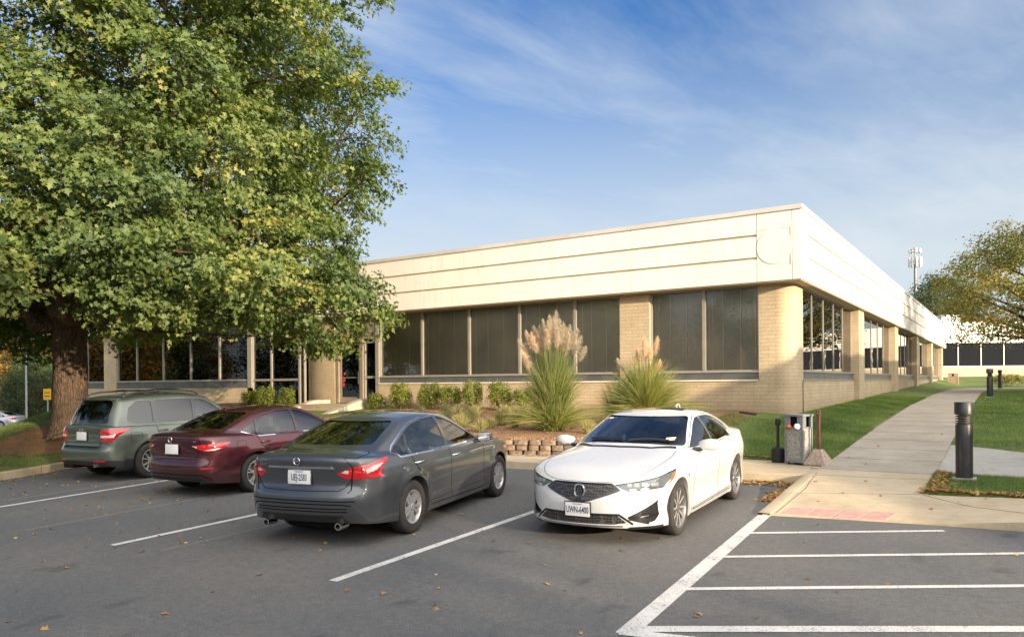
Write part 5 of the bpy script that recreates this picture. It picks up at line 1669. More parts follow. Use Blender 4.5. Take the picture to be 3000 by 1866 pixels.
# left part, clear glass with dark rooms behind
XL = [-37.75, -36.03, -33.78, -31.60, -29.46, -27.42]
for a, b in zip(XL, XL[1:]): window(a, b, 2.23, ZT, M['darkglass'], shade=False)
window(-40.7, -38.9, 2.23, ZT, M['darkglass'], shade=False)
for a, b in ((-27.15, -25.94), (-25.94, -24.2)):
    window(a, b, 2.23, ZT, M['darkglass'], shade=False); window(a, b, 1.15, 2.23, M['darkglass'], shade=False)
window(-24.2, -23.88, 1.15, ZT, M['darkglass'], shade=False)
mb = MB(); mb.box(-27.42, -27.15, YW, YW+.25, .8, ZF0); bpart(mb, 'window_post', M['alu'])
# right facade
yb = [(22.0, 30.2)]+[(PY[i][1], PY[i+1][0]) for i in range(4)]
for a, b in yb:
    n = 5
    for k in range(n):
        window(a+(b-a)*k/n, a+(b-a)*(k+1)/n, ZS, ZT, M['sideglass'], 'x', XW, fw=.03, shade=False, )
# spandrel strips
def spandrel(a, b, z0, z1, plane='y'):
    s = MB(); n = max(1, round((b-a)/1.02)); W = (b-a)/n
    for k in range(n):
        if plane == 'y': s.box(a+W*k+.008, a+W*(k+1)-.008, YW+.03, YW+.06, z0, z1)
        else: s.box(XW-.06, XW-.03, a+W*k+.008, a+W*(k+1)-.008, z0, z1)
    o = bpart(s, 'spandrel_panel', M['spandrel'])
    s = MB()
    if plane == 'y': s.box(a, b, YW+.045, YW+.10, z0, z1-.001); s.box(a, b, YW+.0, YW+.10, z1+.001, z1+.03)
    else: s.box(XW-.10, XW-.045, a, b, z0, z1-.001); s.box(XW-.10, XW+.01, a, b, z1+.001, z1+.03); s.box(XW-.10, XW+.02, a, b, z0-.04, z0-.001)
    bpart(s, 'spandrel_frame', M['alu'], None, o)
for a, b in ((-19.73, -9.82), (-8.86, -5.70)): spandrel(a, b, ZB+.046, ZS-.03)
for a, b in ((-37.75, -27.42), (-41.0, -38.9)): spandrel(a, b, 1.91, 2.20)
for a, b in yb: spandrel(a, b, ZB+.042, ZS-.03, 'x')
# entrance door
d = MB()
x0, x1, zb, zt = -21.86, -20.72, 1.30, 3.62
d.box(x0-.14, x0, YW-.01, YW+.2, zb, zt+.12); d.box(x1, x1+.16, YW-.01, YW+.2, zb, zt+.12); d.box(x0, x1, YW-.01, YW+.2, zt, zt+.12)
d.box(-22.06, -19.73, YW+.02, YW+.25, zt+.12, ZF0)
bpart(d, 'door_frame', M['bronze'])
dd = MB()
dd.box(x0, x0+.10, YW+.06, YW+.11, zb, zt); dd.box(x1-.12, x1, YW+.06, YW+.11, zb, zt); dd.box(x0+.10, x1-.12, YW+.06, YW+.11, zb, zb+.22); dd.box(x0+.10, x1-.12, YW+.06, YW+.11, zt-.10, zt)
dd.box(x0+.10, x1-.12, YW+.065, YW+.105, 2.26, 2.29)
door = bpart(dd, 'door', M['bronze'])
g = MB(); g.box(x0+.10, x1-.12, YW+.082, YW+.088, zb+.22, zt-.10); bpart(g, 'door_glass', M['darkglass'], None, door)
h = MB(); h.box(x1-.10, x1-.03, YW+.0, YW+.035, 2.02, 2.50, bev=.01); bpart(h, 'door_handle', M['chrome'], None, door)
rs = simple('door_notice_red', (.45, .05, .04), .5)
h = MB()
for a, b, zz, hh in ((.20, .30, 2.38, .10), (.14, .20, 2.10, .13), (.22, .28, 2.12, .12), (.14, .24, 1.93, .14)): h.box(x0+a, x0+b, YW+.078, YW+.0815, zz, zz+hh)
bpart(h, 'door_notice', rs, None, door)
window(-20.53, -19.90, 2.28, 3.62, M['darkglass'], shade=False); window(-20.53, -19.90, 1.30, 2.28, M['darkglass'], shade=False)
mb = MB(); mb.box(-19.90, -19.73, YW-.005, YW+.22, 1.2, ZF0); bpart(mb, 'window_post', M['alu'])
# entrance steps and cheek walls
st = empty('entrance_steps', (-20.6, 19.2, .6), 0, 'concrete steps climbing to the entrance door between two sloping white cheek walls', 'steps')
cm = concrete_mat('step_concrete', (.42, .35, .26)); cw = concrete_mat('cheek_wall_concrete', (.46, .42, .34))
for k, (y0, y1, z) in enumerate([(19.2, 20.86, 1.28), (18.8, 19.2, 1.12), (18.4, 18.8, .96), (18.0, 18.4, .80), (17.6, 18.0, .64)]):
    o = MB().box(-22.2, -19.6, y0, y1, .2, z, bev=.01).build('step', cm, None); o.parent = st; o.data.transform(Matrix.Translation((20.6, -19.2, -.6)))
for x0_ in (-19.6, -22.45):
    mb = MB()
    a = [(20.7, .4), (20.7, 1.50), (19.7, 1.50), (17.0, .78), (17.0, .4)] if x0_ > -20 else [(20.7, .4), (20.7, 1.42), (19.9, 1.42), (18.6, 1.05), (18.6, .4)]
    vs = [(x0_, y, z) for y, z in a]+[(x0_+.28, y, z) for y, z in a]
    mb.add(vs, [(0, 1, 2, 3, 4), (9, 8, 7, 6, 5)]+[(i, (i+1) % 5, 5+(i+1) % 5, 5+i) for i in range(5)])
    o = mb.build('cheek_wall', cw, None); o.parent = st; o.data.transform(Matrix.Translation((20.6, -19.2, -.6)))
sheet('landing_walk', [(-22.2, 17.6), (-19.6, 17.6), (-17.9, 15.6), (-16.8, 13.6), (-20, 13.6), (-22.2, 15.5)], lambda x, y: max(H(x, y), .5)+.03, M['concrete'], .7)
# downspout shoe on the ground
o = MB().box(-.22, .22, -.07, .07, -.05, .05, bev=.02).build('downspout_shoe', M['blackplastic'], None, 40)
o.location = (-5.85, 20.3, 1.13); o.rotation_euler = (0, .12, .15)
tag(o, 'short black drain pipe lying on the soil against the brick wall', 'drain pipe')

# ---------------------------------------------------------------- neighbouring wings
def slab_building(name, foot, z0, zs, zf0, zf1, label, cat='building', wins=(), mw=2.3):
    r_ = empty(name, (foot[0][0], foot[0][1], z0), 0, label, cat)
    T = Matrix.Translation((-foot[0][0], -foot[0][1], -z0))
    def b(mb, nm, mat, sm=None):
        o = mb.build(nm, mat, None, sm); o.parent = r_; o.data.transform(T); return o
    def inset(poly, d):
        return shrink(poly, d)
    b(MB().prism(inset(foot, .35), z0, zs), 'wall', M['brick'])
    b(MB().prism(foot, zf0, zf1), 'fascia', M['fascia'])
    b(MB().prism(shrink(foot, -.04), zf1, zf1+.12), 'coping', M['coping'])
    b(MB().prism(inset(foot, .55), zs, zf0), 'core', M['interior'])
    for (i, j0) in wins:
        a = Vector(inset(foot, .40)[i]); c = Vector(inset(foot, .40)[(i+1) % len(foot)])
        L_ = (c-a).length; n = max(1, int(L_/mw)); t = (c-a).normalized(); nn = Vector((t.y, -t.x))
        for k in range(n):
            p = a+t*(L_*k/n); q = a+t*(L_*(k+1)/n)
            g = MB(); e = nn*.03
            g.prism([tuple(p+t*.04), tuple(q-t*.04), tuple(q-t*.04-nn*.01), tuple(p+t*.04-nn*.01)], zs+.05, zf0-.04)
            w = b(g, 'window', M['wingglass'])
            f = MB()
            f.prism([tuple(p-t*.04+e), tuple(p+t*.04+e), tuple(p+t*.04-e), tuple(p-t*.04-e)], zs+.002, zf0-.002)
            f.prism([tuple(p+t*.04+e), tuple(q-t*.04+e), tuple(q-t*.04-e), tuple(p+t*.04-e)], zs+.002, zs+.10)
            o = f.build('window_frame', M['alu']); o.parent = w; o.data.transform(T)
    return r_
# wing across the far lawn
def cw_(X, Z):   # camera-horizontal frame to world plan
    return (math.cos(YAW)*X-math.sin(YAW)*Z, math.sin(YAW)*X+math.cos(YAW)*Z)
YAW = R(33.54)
slab_building('far_office_wing', [cw_(38, 76), cw_(70, 77.5), cw_(69, 98), cw_(37, 97)], 1.8, 3.30, 5.72, 7.75,
              'far cream and brick office wing beyond the lawn, half hidden by the tree', wins=[(0, 0)])
# wing on the right (out of frame, mirrored in the side windows), footprint shaped so its roof edge shades the lawn
slab_building('right_office_wing', [(12, 16.15), (18.55, 10.84), (29.3, 0), (34, -4.2), (46, 12), (30, 56), (12, 56)], 0, 2.0, 4.65, 6.60,
              'office wing on the right, opposite the side windows', wins=[(6, 0)])
hv = MB(); hv.box(-1.2, 1.2, -.8, .8, 0, .95, bev=.05); hv.box(-1.0, -.1, -.86, -.8, .2, .8); hv.box(.1, 1.0, -.86, -.8, .2, .8); hv.lathe([(.35, .95), (.35, 1.1), (0, 1.1)], (-.5, 0, 0), 'z', 16)
o = hv.build('rooftop_unit', simple('hvac_grey', (.4, .4, .38), .5), None, 30); o.location = (*cw_(46.5, 80), 7.87); o.rotation_euler = (0, 0, YAW)
tag(o, 'small grey air handling unit on the far wing roof', 'roof unit')
from mathutils import noise as mnoise
# ---------------------------------------------------------------- foliage
def leaf_mat(name, stops, transl=.35, rough=.55, tt=(1.5, 1.6, .6)):
    m, nt, out = newmat(name); N = NT(nt)
    at = N.n('Attribute'); at.attribute_name = 'rnd'
    c = N.ramp(at.outputs['Fac'], stops)
    v = N.pos(); b = N.noise(v, .55, 3)
    c = N.mix(1, c, N.ramp(b, [(.3, (.75, .82, .8)), (.7, (1.25, 1.15, .95))]), 'MULTIPLY')
    p = N.n('BsdfPrincipled'); N.l(c, p.inputs['Base Color']); p.inputs['Roughness'].default_value = rough
    p.inputs['Specular IOR Level'].default_value = .4
    t = N.n('BsdfTranslucent'); c2 = N.mix(1, c, tt, 'MULTIPLY'); N.l(c2, t.inputs[0])
    mx = N.n('MixShader'); mx.inputs[0].default_value = transl
    N.l(p.outputs[0], mx.inputs[1]); N.l(t.outputs[0], mx.inputs[2]); N.l(mx.outputs[0], out.inputs['Surface'])
    return m
OAK = [(.0, 0), (.34, .10), (.16, .34), (.46, .52), (.17, .62), (0, 1.0), (-.17, .62), (-.46, .52), (-.16, .34), (-.34, .10)]
OVAL = [(0, 0), (.28, .35), (.22, .75), (0, 1), (-.22, .75), (-.28, .35)]
DIAM = [(0, 0), (.3, .45), (0, 1), (-.3, .45)]
def raw_mesh(name, V, k, mats, parent=None, rnd=None, mi=None):
    """V (n*k,3) polygons of k corners"""
    n = len(V)//k
    me = bpy.data.meshes.new(name)
    me.vertices.add(len(V)); me.vertices.foreach_set('co', V.astype(np.float32).ravel())
    me.loops.add(len(V)); me.loops.foreach_set('vertex_index', np.arange(len(V), dtype=np.int32))
    me.polygons.add(n)
    me.polygons.foreach_set('loop_start', np.arange(n, dtype=np.int32)*k)
    me.polygons.foreach_set('loop_total', np.full(n, k, np.int32))
    if mi is not None: me.polygons.foreach_set('material_index', mi.astype(np.int32))
    me.update(calc_edges=True)
    if rnd is not None:
        a = me.attributes.new('rnd', 'FLOAT', 'FACE'); a.data.foreach_set('value', rnd.astype(np.float32))
    return link_mesh(name, me, mats, parent)
def unit(a): return a/(np.linalg.norm(a, axis=-1, keepdims=True)+1e-9)
def leaves(name, P, D, size, mat, parent, shape=OAK, seed=1, rnd=None, droop=.25):
    """P positions, D preferred normal directions (n,3)"""
    g = np.random.default_rng(seed); n = len(P)
    nrm = unit(D+g.normal(0, .45, (n, 3)))
    t = unit(np.cross(nrm, g.normal(0, 1, (n, 3)))); t[:, 2] -= droop; t = unit(t-nrm*(t*nrm).sum(1, keepdims=True))
    u = np.cross(t, nrm)
    s = (size*g.uniform(.65, 1.25, n))[:, None, None] if np.isscalar(size) else size[:, None, None]
    S = np.array(shape)
    cup = (S[:, 0]**2)*1.0-.15*S[:, 1]**2
    V = P[:, None, :]+s*(u[:, None, :]*S[None, :, 0:1]+t[:, None, :]*S[None, :, 1:2]+nrm[:, None, :]*cup[None, :, None])
    if rnd is None: rnd = g.uniform(0, 1, n)
    return raw_mesh(name, V.reshape(-1, 3), len(S), mat, parent, rnd)

def bark_mat(name, a, b, sc=1.0):
    m, nt, out = newmat(name); N = NT(nt)
    v = N.coord('Object', (5*sc, 5*sc, 1.1*sc)); n = N.noise(v, 3.2, 6, .65); v2 = N.coord('Object'); n2 = N.noise(v2, 1.5, 4)
    w = N.n('TexVoronoi', feature='DISTANCE_TO_EDGE'); w.inputs['Scale'].default_value = 5; N.l(v, w.inputs['Vector'])
    c = N.ramp(n, [(.3, a), (.7, b)])
    c = N.mix(1, c, N.ramp(w.outputs['Distance'], [(.0, (.45, .42, .4)), (.12, (1, 1, 1))]), 'MULTIPLY')
    c = N.mix(1, c, N.ramp(n2, [(.3, (.75, .75, .75)), (.7, (1.15, 1.1, 1.05))]), 'MULTIPLY')
    h = N.math('ADD', n, N.math('MULTIPLY', w.outputs['Distance'], 1.5))
    N.bsdf(out, c, .95, .15, bump=h, bstr=1.0, bdist=.05)
    return m
M['bark'] = bark_mat('oak_bark', (.070, .050, .037), (.185, .135, .098))
M['bark2'] = bark_mat('tree_bark', (.06, .045, .035), (.15, .115, .085))
oakleaf = leaf_mat('oak_leaf', [(.0, (.058, .092, .034)), (.35, (.095, .145, .046)), (.7, (.155, .200, .060)), (.96, (.245, .275, .09)), (.99, (.30, .24, .07)), (1, (.36, .14, .04))])

def crown_clusters(g, rz, z0, z1, nl, lob, per, c=(0, 0)):
    """lobe centres near the crown surface, clusters on each lobe"""
    L = []
    k = 0
    while len(L) < nl and k < nl*40:
        k += 1
        z = g.uniform(z0, z1); r = rz(z)
        a = k*2.39996+g.normal(0, .3)
        q = g.uniform(.25, 1)**.42
        p = np.array([c[0]+(r*q-lob*.55*q)*math.cos(a), c[1]+(r*q-lob*.55*q)*math.sin(a), z])
        if all(np.linalg.norm((p-o)*[1, 1, 1.25]) > lob*.78 for o in L): L.append(p)
    return np.array(L)

def bez(a, b, c, n):
    t = np.linspace(0, 1, n)[:, None]
    return a*(1-t)**2+2*b*t*(1-t)+c*t*t

def big_oak():
    g = np.random.default_rng(11)
    base = np.array([-20.8, 10.2, .60])
    root = empty('oak_tree', base, 0, 'big spreading oak with a thick trunk and dense green crown at the left', 'tree')
    def rz(z):   # local height
        return float(np.interp(z, [2.4, 3.2, 4.2, 6, 8.5, 11, 13, 14.6, 15.6], [7.5, 7.2, 6.9, 7.5, 8.1, 7.7, 6.2, 4.0, 1.5]))
    L = crown_clusters(g, rz, 3.7, 15.0, 262, 1.36, 0)
    # low skirt of drooping boughs, open just beside the trunk
    for k in range(46):
        a = 2*math.pi*k/46+g.normal(0, .08); rr = g.uniform(4.4, 7.4)
        L = np.vstack([L, [rr*math.cos(a), rr*math.sin(a), g.uniform(3.2, 4.1)+(.0 if rr > 5 else .5)]])
    # two boughs that hang before the entrance
    cr = np.array([math.cos(YAW), math.sin(YAW), 0]); fw = np.array([-math.sin(YAW), math.cos(YAW), 0])
    for X, Y, Z in ((7.6, .5, 3.3), (6.9, 1.3, 2.9), (7.0, -.3, 4.0), (6.2, .8, 2.7), (5.2, 2.0, 2.9), (7.9, 0, 9.0), (7.6, .3, 11.9), (7.7, .6, 6.9), (3.6, -3, 3.2), (2.4, -2.2, 3.5), (-2.5, 2.5, 3.1), (-3.4, 3.4, 2.8)):
        L = np.vstack([L, cr*X+fw*Y+[0, 0, Z]])
    P = []; D = []; Rn = []; CC = []
    for i, l in enumerate(L):
        out_ = l.copy(); out_[2] = (l[2]-7)*.7; out_ = unit(out_)
        rad = g.uniform(1.0, 1.6) if i < 262 else g.uniform(.6, .95)
        nc = 26 if i < 262 else 15
        tone = g.normal(0, .10)
        d = unit(g.normal(0, 1, (nc, 3))+out_*.75+[0, 0, .35])
        cc = l+d*rad*g.uniform(.45, 1, (nc, 1))*[1, 1, .72]
        for c_, dd in zip(cc, d):
            CC.append((c_, l))
            m = int(g.integers(38, 60))
            # leaves strung along a few drooping twigs
            tw = unit(g.normal(0, 1, (5, 3))*[1, 1, .35]+dd*[1.2, 1.2, .4]); ti = g.integers(0, 5, m); tl = g.uniform(.02, .62, m)
            sp = tw[ti]*tl[:, None]+g.normal(0, .055, (m, 3)); sp[:, 2] -= tl**2*.45
            P.append(c_+sp); D.append(np.tile(unit(dd*.8+out_*.5+np.array([0, 0, .8])), (m, 1)))
            Rn.append(np.clip(g.normal(.46, .15, m)+tone+g.normal(0, .13)+(g.uniform(0, 1, m) > .93)*.3, 0, .975)+(g.uniform(0, 1, m) > .9993)*.5)
    P = np.vstack(P); D = np.vstack(D); Rn = np.concatenate(Rn)
    print('oak leaves', len(P))
    keep = P[:, 2] > 2.1
    leaves('crown', P[keep], D[keep], .124, oakleaf, root, OAK, 3, Rn[keep])
    # trunk and limbs
    mb = MB()
    tr = [(0, 0, -.35), (.0, 0, 0), (.0, 0, .25), (.02, 0, .8), (.03, .02, 1.8), (.0, .03, 2.8), (-.03, .02, 3.6)]
    n = 22; vs = []
    for i, (x, y, z) in enumerate(tr):
        r0 = [.74, .62, .49, .42, .395, .40, .45][i]
        for k in range(n):
            t = 2*math.pi*k/n
            rr = r0*(1+.05*math.sin(5*t+z)+.04*math.sin(9*t-z*2)+(.16 if i < 3 else 0)*max(0, math.sin(4*t+.6)))
            vs.append((x+rr*math.cos(t), y+rr*math.sin(t), z))
    fs = [(i*n+k, i*n+(k+1) % n, (i+1)*n+(k+1) % n, (i+1)*n+k) for i in range(len(tr)-1) for k in range(n)]
    fs.append(tuple((len(tr)-1)*n+k for k in range(n)))
    mb.add(vs, fs)
    limbs = []
    nl = 13
    for k in range(nl):
        a = 2*math.pi*k/nl+g.normal(0, .12)
        up = g.uniform(.25, 1.25) if k % 3 else g.uniform(.05, .3)
        ln = g.uniform(5.0, 7.2)
        e = np.array([math.cos(a)*ln*(1-.25*up), math.sin(a)*ln*(1-.25*up), 3.7+ln*up*1.15])
        s = np.array([.22*math.cos(a), .22*math.sin(a), 3.0+.25*(k % 3)])
        mid = s*.45+e*.55+np.array([0, 0, -.4+.5*up])
        mid[:2] *= .85
        c = bez(s, mid, e, 12); c += np.vstack([np.zeros((1, 3)), g.normal(0, .09, (11, 3))])
        limbs.append(c)
        rr = [max(.035, .21*(1-j/12)**1.15*(1.0 if up > .3 else .85)+.02) for j in range(12)]
        mb.tube([tuple(p) for p in c], rr, 9)
    # leader
    c = bez(np.array([0, 0, 3.3]), np.array([.5, .2, 8.]), np.array([-.4, .5, 13.5]), 12); limbs.append(c)
    mb.tube([tuple(p) for p in c], [.36*(1-j/12.5)+.03 for j in range(12)], 9)
    allp = np.vstack(limbs)
    lobp = []
    for l in L:
        d = np.linalg.norm((allp-l)*[1, 1, 1.0]+0, axis=1)+(allp[:, 2] > l[2]+.3)*3+g.uniform(0, 1.6, len(allp))
        j = int(np.argmin(d)); a = allp[j]
        c = bez(a, a*.45+l*.55+[0, 0, g.uniform(-.1, .3)], l, 6)
        mb.tube([tuple(p) for p in c], [.038*(1-q/6.5)+.010 for q in range(6)], 5, cap=False)
    for i, (c_, l) in enumerate(CC):
        if i % 3 == 0:
            m_ = (c_+l)/2+g.normal(0, .08, 3)
            mb.tube([tuple(l), tuple(m_), tuple(c_)], [.016, .011, .006], 3, cap=False)
    o = mb.build('trunk', M['bark'], root, 60)
    return root
big_oak()

def bg_tree(name, seed, h, r, zb, nlv, size, stops, lob=1.3, nl=70, shape=DIAM, flat=False, label=None, lfm=None):
    g = np.random.default_rng(seed)
    root = empty(name, (0, 0, 0))
    def rz(z):
        t = (z-zb)/(h-zb); return r*math.sqrt(max(.02, 1-(2*abs(t-.42))**2.2*.9))
    L = crown_clusters(g, rz, zb+.6, h-.5, nl, lob, 0)
    P = []; D = []; Rn = []
    per = max(8, nlv//len(L)//24)
    for l in L:
        o_ = unit(l-np.array([0, 0, (zb+h)/2])); tone = g.normal(0, .13)
        d = unit(g.normal(0, 1, (per, 3))+o_*.7+[0, 0, .3]); cc = l+d*lob*g.uniform(.3, 1, (per, 1))*[1, 1, .75]
        for c_, dd in zip(cc, d):
            sp = g.normal(0, 1, (24, 3))*size*[2.1, 2.1, 1.1]
            P.append(c_+sp); D.append(np.tile(dd+[0, 0, .4], (24, 1))); Rn.append(np.clip(g.uniform(0, 1, 24)+tone, 0, 1))
    leaves('crown', np.vstack(P), np.vstack(D), size, lfm or leaf_mat(name+'_leaf', stops), root, shape, seed, np.concatenate(Rn))
    mb = MB()
    mb.tube([(0, 0, -.5), (0, 0, .3), (.05, .02, zb), (.1, 0, (zb+h)/2), (0, .1, h-.8)], [r*.065, r*.05, r*.042, r*.028, .03], 9)
    for i, l in enumerate(L):
        if i % 2 == 0:
            z = min(max(zb*.9, l[2]-r*.45), h*.7); a = np.array([.06, .01, z])
            c = bez(a, a*.5+l*.5+[0, 0, .3], l, 5); mb.tube([tuple(p) for p in c], [r*.018, r*.014, r*.010, r*.007, .01], 5, cap=False)
    mb.build('trunk', M['bark2'], root, 50)
    return root
def copy_tree(o, parent=None):
    c = o.copy(); COL.objects.link(c)
    if parent is not None: c.parent = parent
    for ch in list(o.children): copy_tree(ch, c)
    return c
G_GREEN = [(.0, (.025, .045, .015)), (.5, (.055, .085, .025)), (1, (.11, .13, .035))]
G_AUT = [(.0, (.06, .06, .018)), (.4, (.14, .12, .03)), (.75, (.26, .15, .035)), (1, (.36, .15, .03))]
G_DARK = [(.0, (.014, .028, .012)), (.6, (.035, .055, .02)), (1, (.06, .085, .03))]
G_RT = [(.0, (.09, .12, .04)), (.4, (.17, .20, .065)), (.75, (.27, .235, .08)), (1, (.42, .25, .08))]

# tree over the far lawn, on the right
rt = bg_tree('maple_tree', 21, 8.9, 6.2, 2.3, 38000, .15, G_RT, 1.0, 100, OVAL)
rt.scale = (.95, .95, .97); rt.location = (2.5, 46.3, 1.5); tag(rt, 'rust tinged green tree at the right edge, branches over the lawn', 'tree')
pa = bg_tree('background_tree', 31, 11.5, 5.2, 2.0, 22000, .24, G_GREEN, 1.5, 60)
pb = bg_tree('background_tree', 32, 12.5, 5.6, 1.2, 22000, .24, G_AUT, 1.5, 62)
pc = bg_tree('background_tree', 33, 9.5, 4.6, .6, 20000, .22, G_DARK, 1.4, 50)
used = set()
def place_tree(p, x, y, z, s, rz, label, group=None):
    o = p if p.name not in used else copy_tree(p)
    if o is p: used.add(p.name)
    o.location = (x, y, z); o.scale = (s, s, s); o.rotation_euler = (0, 0, rz)
    tag(o, label, 'tree', group)
# left background (distance along the view)
for p, X, Z, z, s, rz_, lab in [
    (pb, -53, 83, -1.6, .95, .3, 'orange autumn tree far behind the trunk at the left edge'),
    (pc, -40, 64, -1.8, .62, 1.3, 'low dark round tree behind the silver car'),
    (pa, -44, 70, -1.6, .58, 2.2, 'green bushy tree beside the yellow sign'),
    (pb, -62, 90, -1.6, 1.05, 2.9, 'tall golden tree furthest left in the distance'),
    (pa, -56, 98, -1.6, 1.05, 4.1, 'tall green tree rising behind the orange one'),
    (pa, -11.4, 64, .5, .95, .9, 'tree top peeping above the roof beside the oak crown'),
    (pc, 51.5, 92, 2.0, 1.12, .5, 'dark green tree behind the far office wing'),
    (pa, 60, 104, 2.0, 1.25, 2.5, 'taller green tree beyond the far office wing')]:
    x, y = cw_(X, Z); place_tree(p, x, y, z, s, rz_, lab)
# trees round the lot behind the photographer (shade the foreground, mirrored in the glass)
SD = (math.sin(R(68)), -math.cos(R(68))); QD = (math.cos(R(68)), math.sin(R(68)))
for i, (q, s_, k) in enumerate([(.6, 33, 1.35), (-.2, 27, 1.1), (-9, 31, 1.25), (-16, 34, 1.0), (-24, 32, 1.0), (-33, 35, 1.1), (-42, 30, 1.1)]):
    place_tree([pa, pc, pa][i % 3], q*QD[0]+s_*SD[0], q*QD[1]+s_*SD[1], (q*QD[1]+s_*SD[1])*SLOPE-.1, k*([1, 1.2, 1][i % 3]), i*1.7, 'green tree in the row along the right side of the lot', 'trees along the right side of the lot')
for i, (x, y) in enumerate([(-98, -12), (-108, -24), (-118, -36), (-100, -42), (-128, -20), (-88, -4), (-138, -46)]):
    place_tree([pa, pc, pb][i % 3], x, y, -1.4, 1.5, i*1.9, 'tree in the group beyond the left end of the lot', 'trees beyond the left end of the lot')
for i in range(11):
    place_tree([pa, pb, pc][i % 3], -78+i*10.5, -40-4*(i % 2), -1.0, [1.15, 1.05, 1.4][i % 3], i*2.1, 'tree in the row across the far side of the lot', 'trees across the lot behind the viewpoint')

# ---------------------------------------------------------------- shrubs
G_BOX = [(.0, (.07, .11, .02)), (.5, (.15, .19, .03)), (1, (.27, .27, .045))]
boxm = leaf_mat('boxwood_leaf', G_BOX, .3)
def shrub(seed, rx, ry, hh, n, size=.045, mat=boxm):
    g = np.random.default_rng(seed); root = empty('shrub', (0, 0, 0))
    P = []; D = []
    k = 26
    for i in range(k):
        a = g.uniform(0, 2*math.pi); e = g.uniform(.1, 1)
        c = np.array([rx*.62*math.cos(a)*math.sqrt(1-e*e*.6), ry*.62*math.sin(a)*math.sqrt(1-e*e*.6), hh*(.22+.55*e)])
        m = n//k
        d = unit(g.normal(0, 1, (m, 3))+[0, 0, .4]); P.append(c+d*np.array([rx*.36, ry*.36, hh*.26])*g.uniform(.4, 1.15, (m, 1))**.6); D.append(d)
    P = np.vstack(P); P[:, 2] = np.maximum(P[:, 2], .03)
    leaves('foliage', P, np.vstack(D), size, mat, root, OVAL, seed, droop=-.4)
    mb = MB()
    for i in range(7):
        a = g.uniform(0, 6.28); mb.tube([(0, 0, -.05), (rx*.3*math.cos(a), ry*.3*math.sin(a), hh*.35), (rx*.55*math.cos(a), ry*.55*math.sin(a), hh*.7)], [.014, .01, .005], 4)
    mb.build('stem', M['bark2'], root)
    return root
sp = [shrub(41, .40, .40, .80, 3000), shrub(42, .45, .42, .86, 3200), shrub(43, .38, .38, .92, 3000)]
SL_ = ['first small round shrub, right beside the stair cheek wall', 'second round shrub from the entrance steps', 'third round shrub from the entrance steps', 'fourth round shrub from the entrance steps, touching the third', 'fifth shrub from the steps, slim and upright', 'sixth shrub from the steps, darker green', 'seventh shrub from the steps, partly behind the tall plumed grass']
for i, (x, z1, k) in enumerate([(-18.75, 1.02, 0), (-17.7, 1.10, 1), (-16.4, 1.10, 1), (-15.5, 1.12, 0), (-14.55, 1.12, 2), (-13.5, 1.12, 1), (-12.6, 1.12, 0)]):
    o = sp[k] if not sp[k].get('label') else copy_tree(sp[k])
    o.location = (x, 19.75+random.uniform(-.1, .1), z1); o.rotation_euler = (0, 0, i*1.3); s = [1.0, 1.12, 1.12, 1.1, 1.05, 1.12, 1.05][i]; o.scale = (s, s, s*[.9, 1, 1.0, 1, 1.05, 1, .95][i])
    tag(o, SL_[i], 'shrub', 'round shrubs along the brick wall')
for i, (x, y, s) in enumerate([(-25.7, 19.7, 1.15), (-24.6, 19.55, 1.2), (-23.5, 19.7, 1.1)]):
    o = copy_tree(sp[i]); o.location = (x, y, 1.0); o.scale = (s, s, s*.95); o.rotation_euler = (0, 0, i+2.)
    tag(o, ['left shrub of the clump left of the steps', 'middle shrub of the clump left of the steps', 'right shrub of the clump, against the left cheek wall'][i], 'shrub', 'shrubs left of the steps')
fb = shrub(47, 1.3, 1.0, .95, 3000, .09, leaf_mat('far_shrub_leaf', G_RT, .3)); fb.location = (-.1, 64.5, 1.45); tag(fb, 'low reddish green bush by the far bend of the path', 'shrub')

# ---------------------------------------------------------------- grasses
def blades(name, base, tip, w, mat, parent=None, seg=4, bow=.0, rnd=None, seed=5, sag=.3):
    """curved tapering strips from base to tip (n,3)"""
    g = np.random.default_rng(seed); n = len(base)
    d = tip-base; side = unit(np.cross(d, g.normal(0, 1, (n, 3))))
    hor = d.copy(); hor[:, 2] = 0
    V = []
    def pt(t):
        up = np.zeros((n, 3)); L = np.linalg.norm(d, axis=1)
        c = base+d*t; c[:, :2] -= hor[:, :2]*(t*(1-t))*sag*1.6; c[:, 2] += L*sag*t*(1-t)*1.2
        return c
    pts = [pt(k/seg) for k in range(seg+1)]
    for k in range(seg):
        w0 = w*(1-(k/seg)**2.0*.9); w1 = w*(1-((k+1)/seg)**2.0*.9)
        a, b = pts[k], pts[k+1]
        V.append(np.stack([a-side*w0/2, a+side*w0/2, b+side*w1/2, b-side*w1/2], 1))
    V = np.stack(V, 1).reshape(-1, 3)
    if rnd is None: rnd = g.uniform(0, 1, n)
    return raw_mesh(name, V, 4, mat, parent, np.repeat(rnd, seg))
pgm = leaf_mat('pampas_blade', [(.0, (.085, .11, .035)), (.5, (.19, .225, .07)), (.85, (.32, .32, .13)), (1, (.44, .38, .20))], .3)
plm = leaf_mat('pampas_plume', [(.0, (.54, .42, .32)), (.5, (.76, .62, .50)), (1, (.88, .76, .64))], .4, .8, (1.1, 1.0, .85))
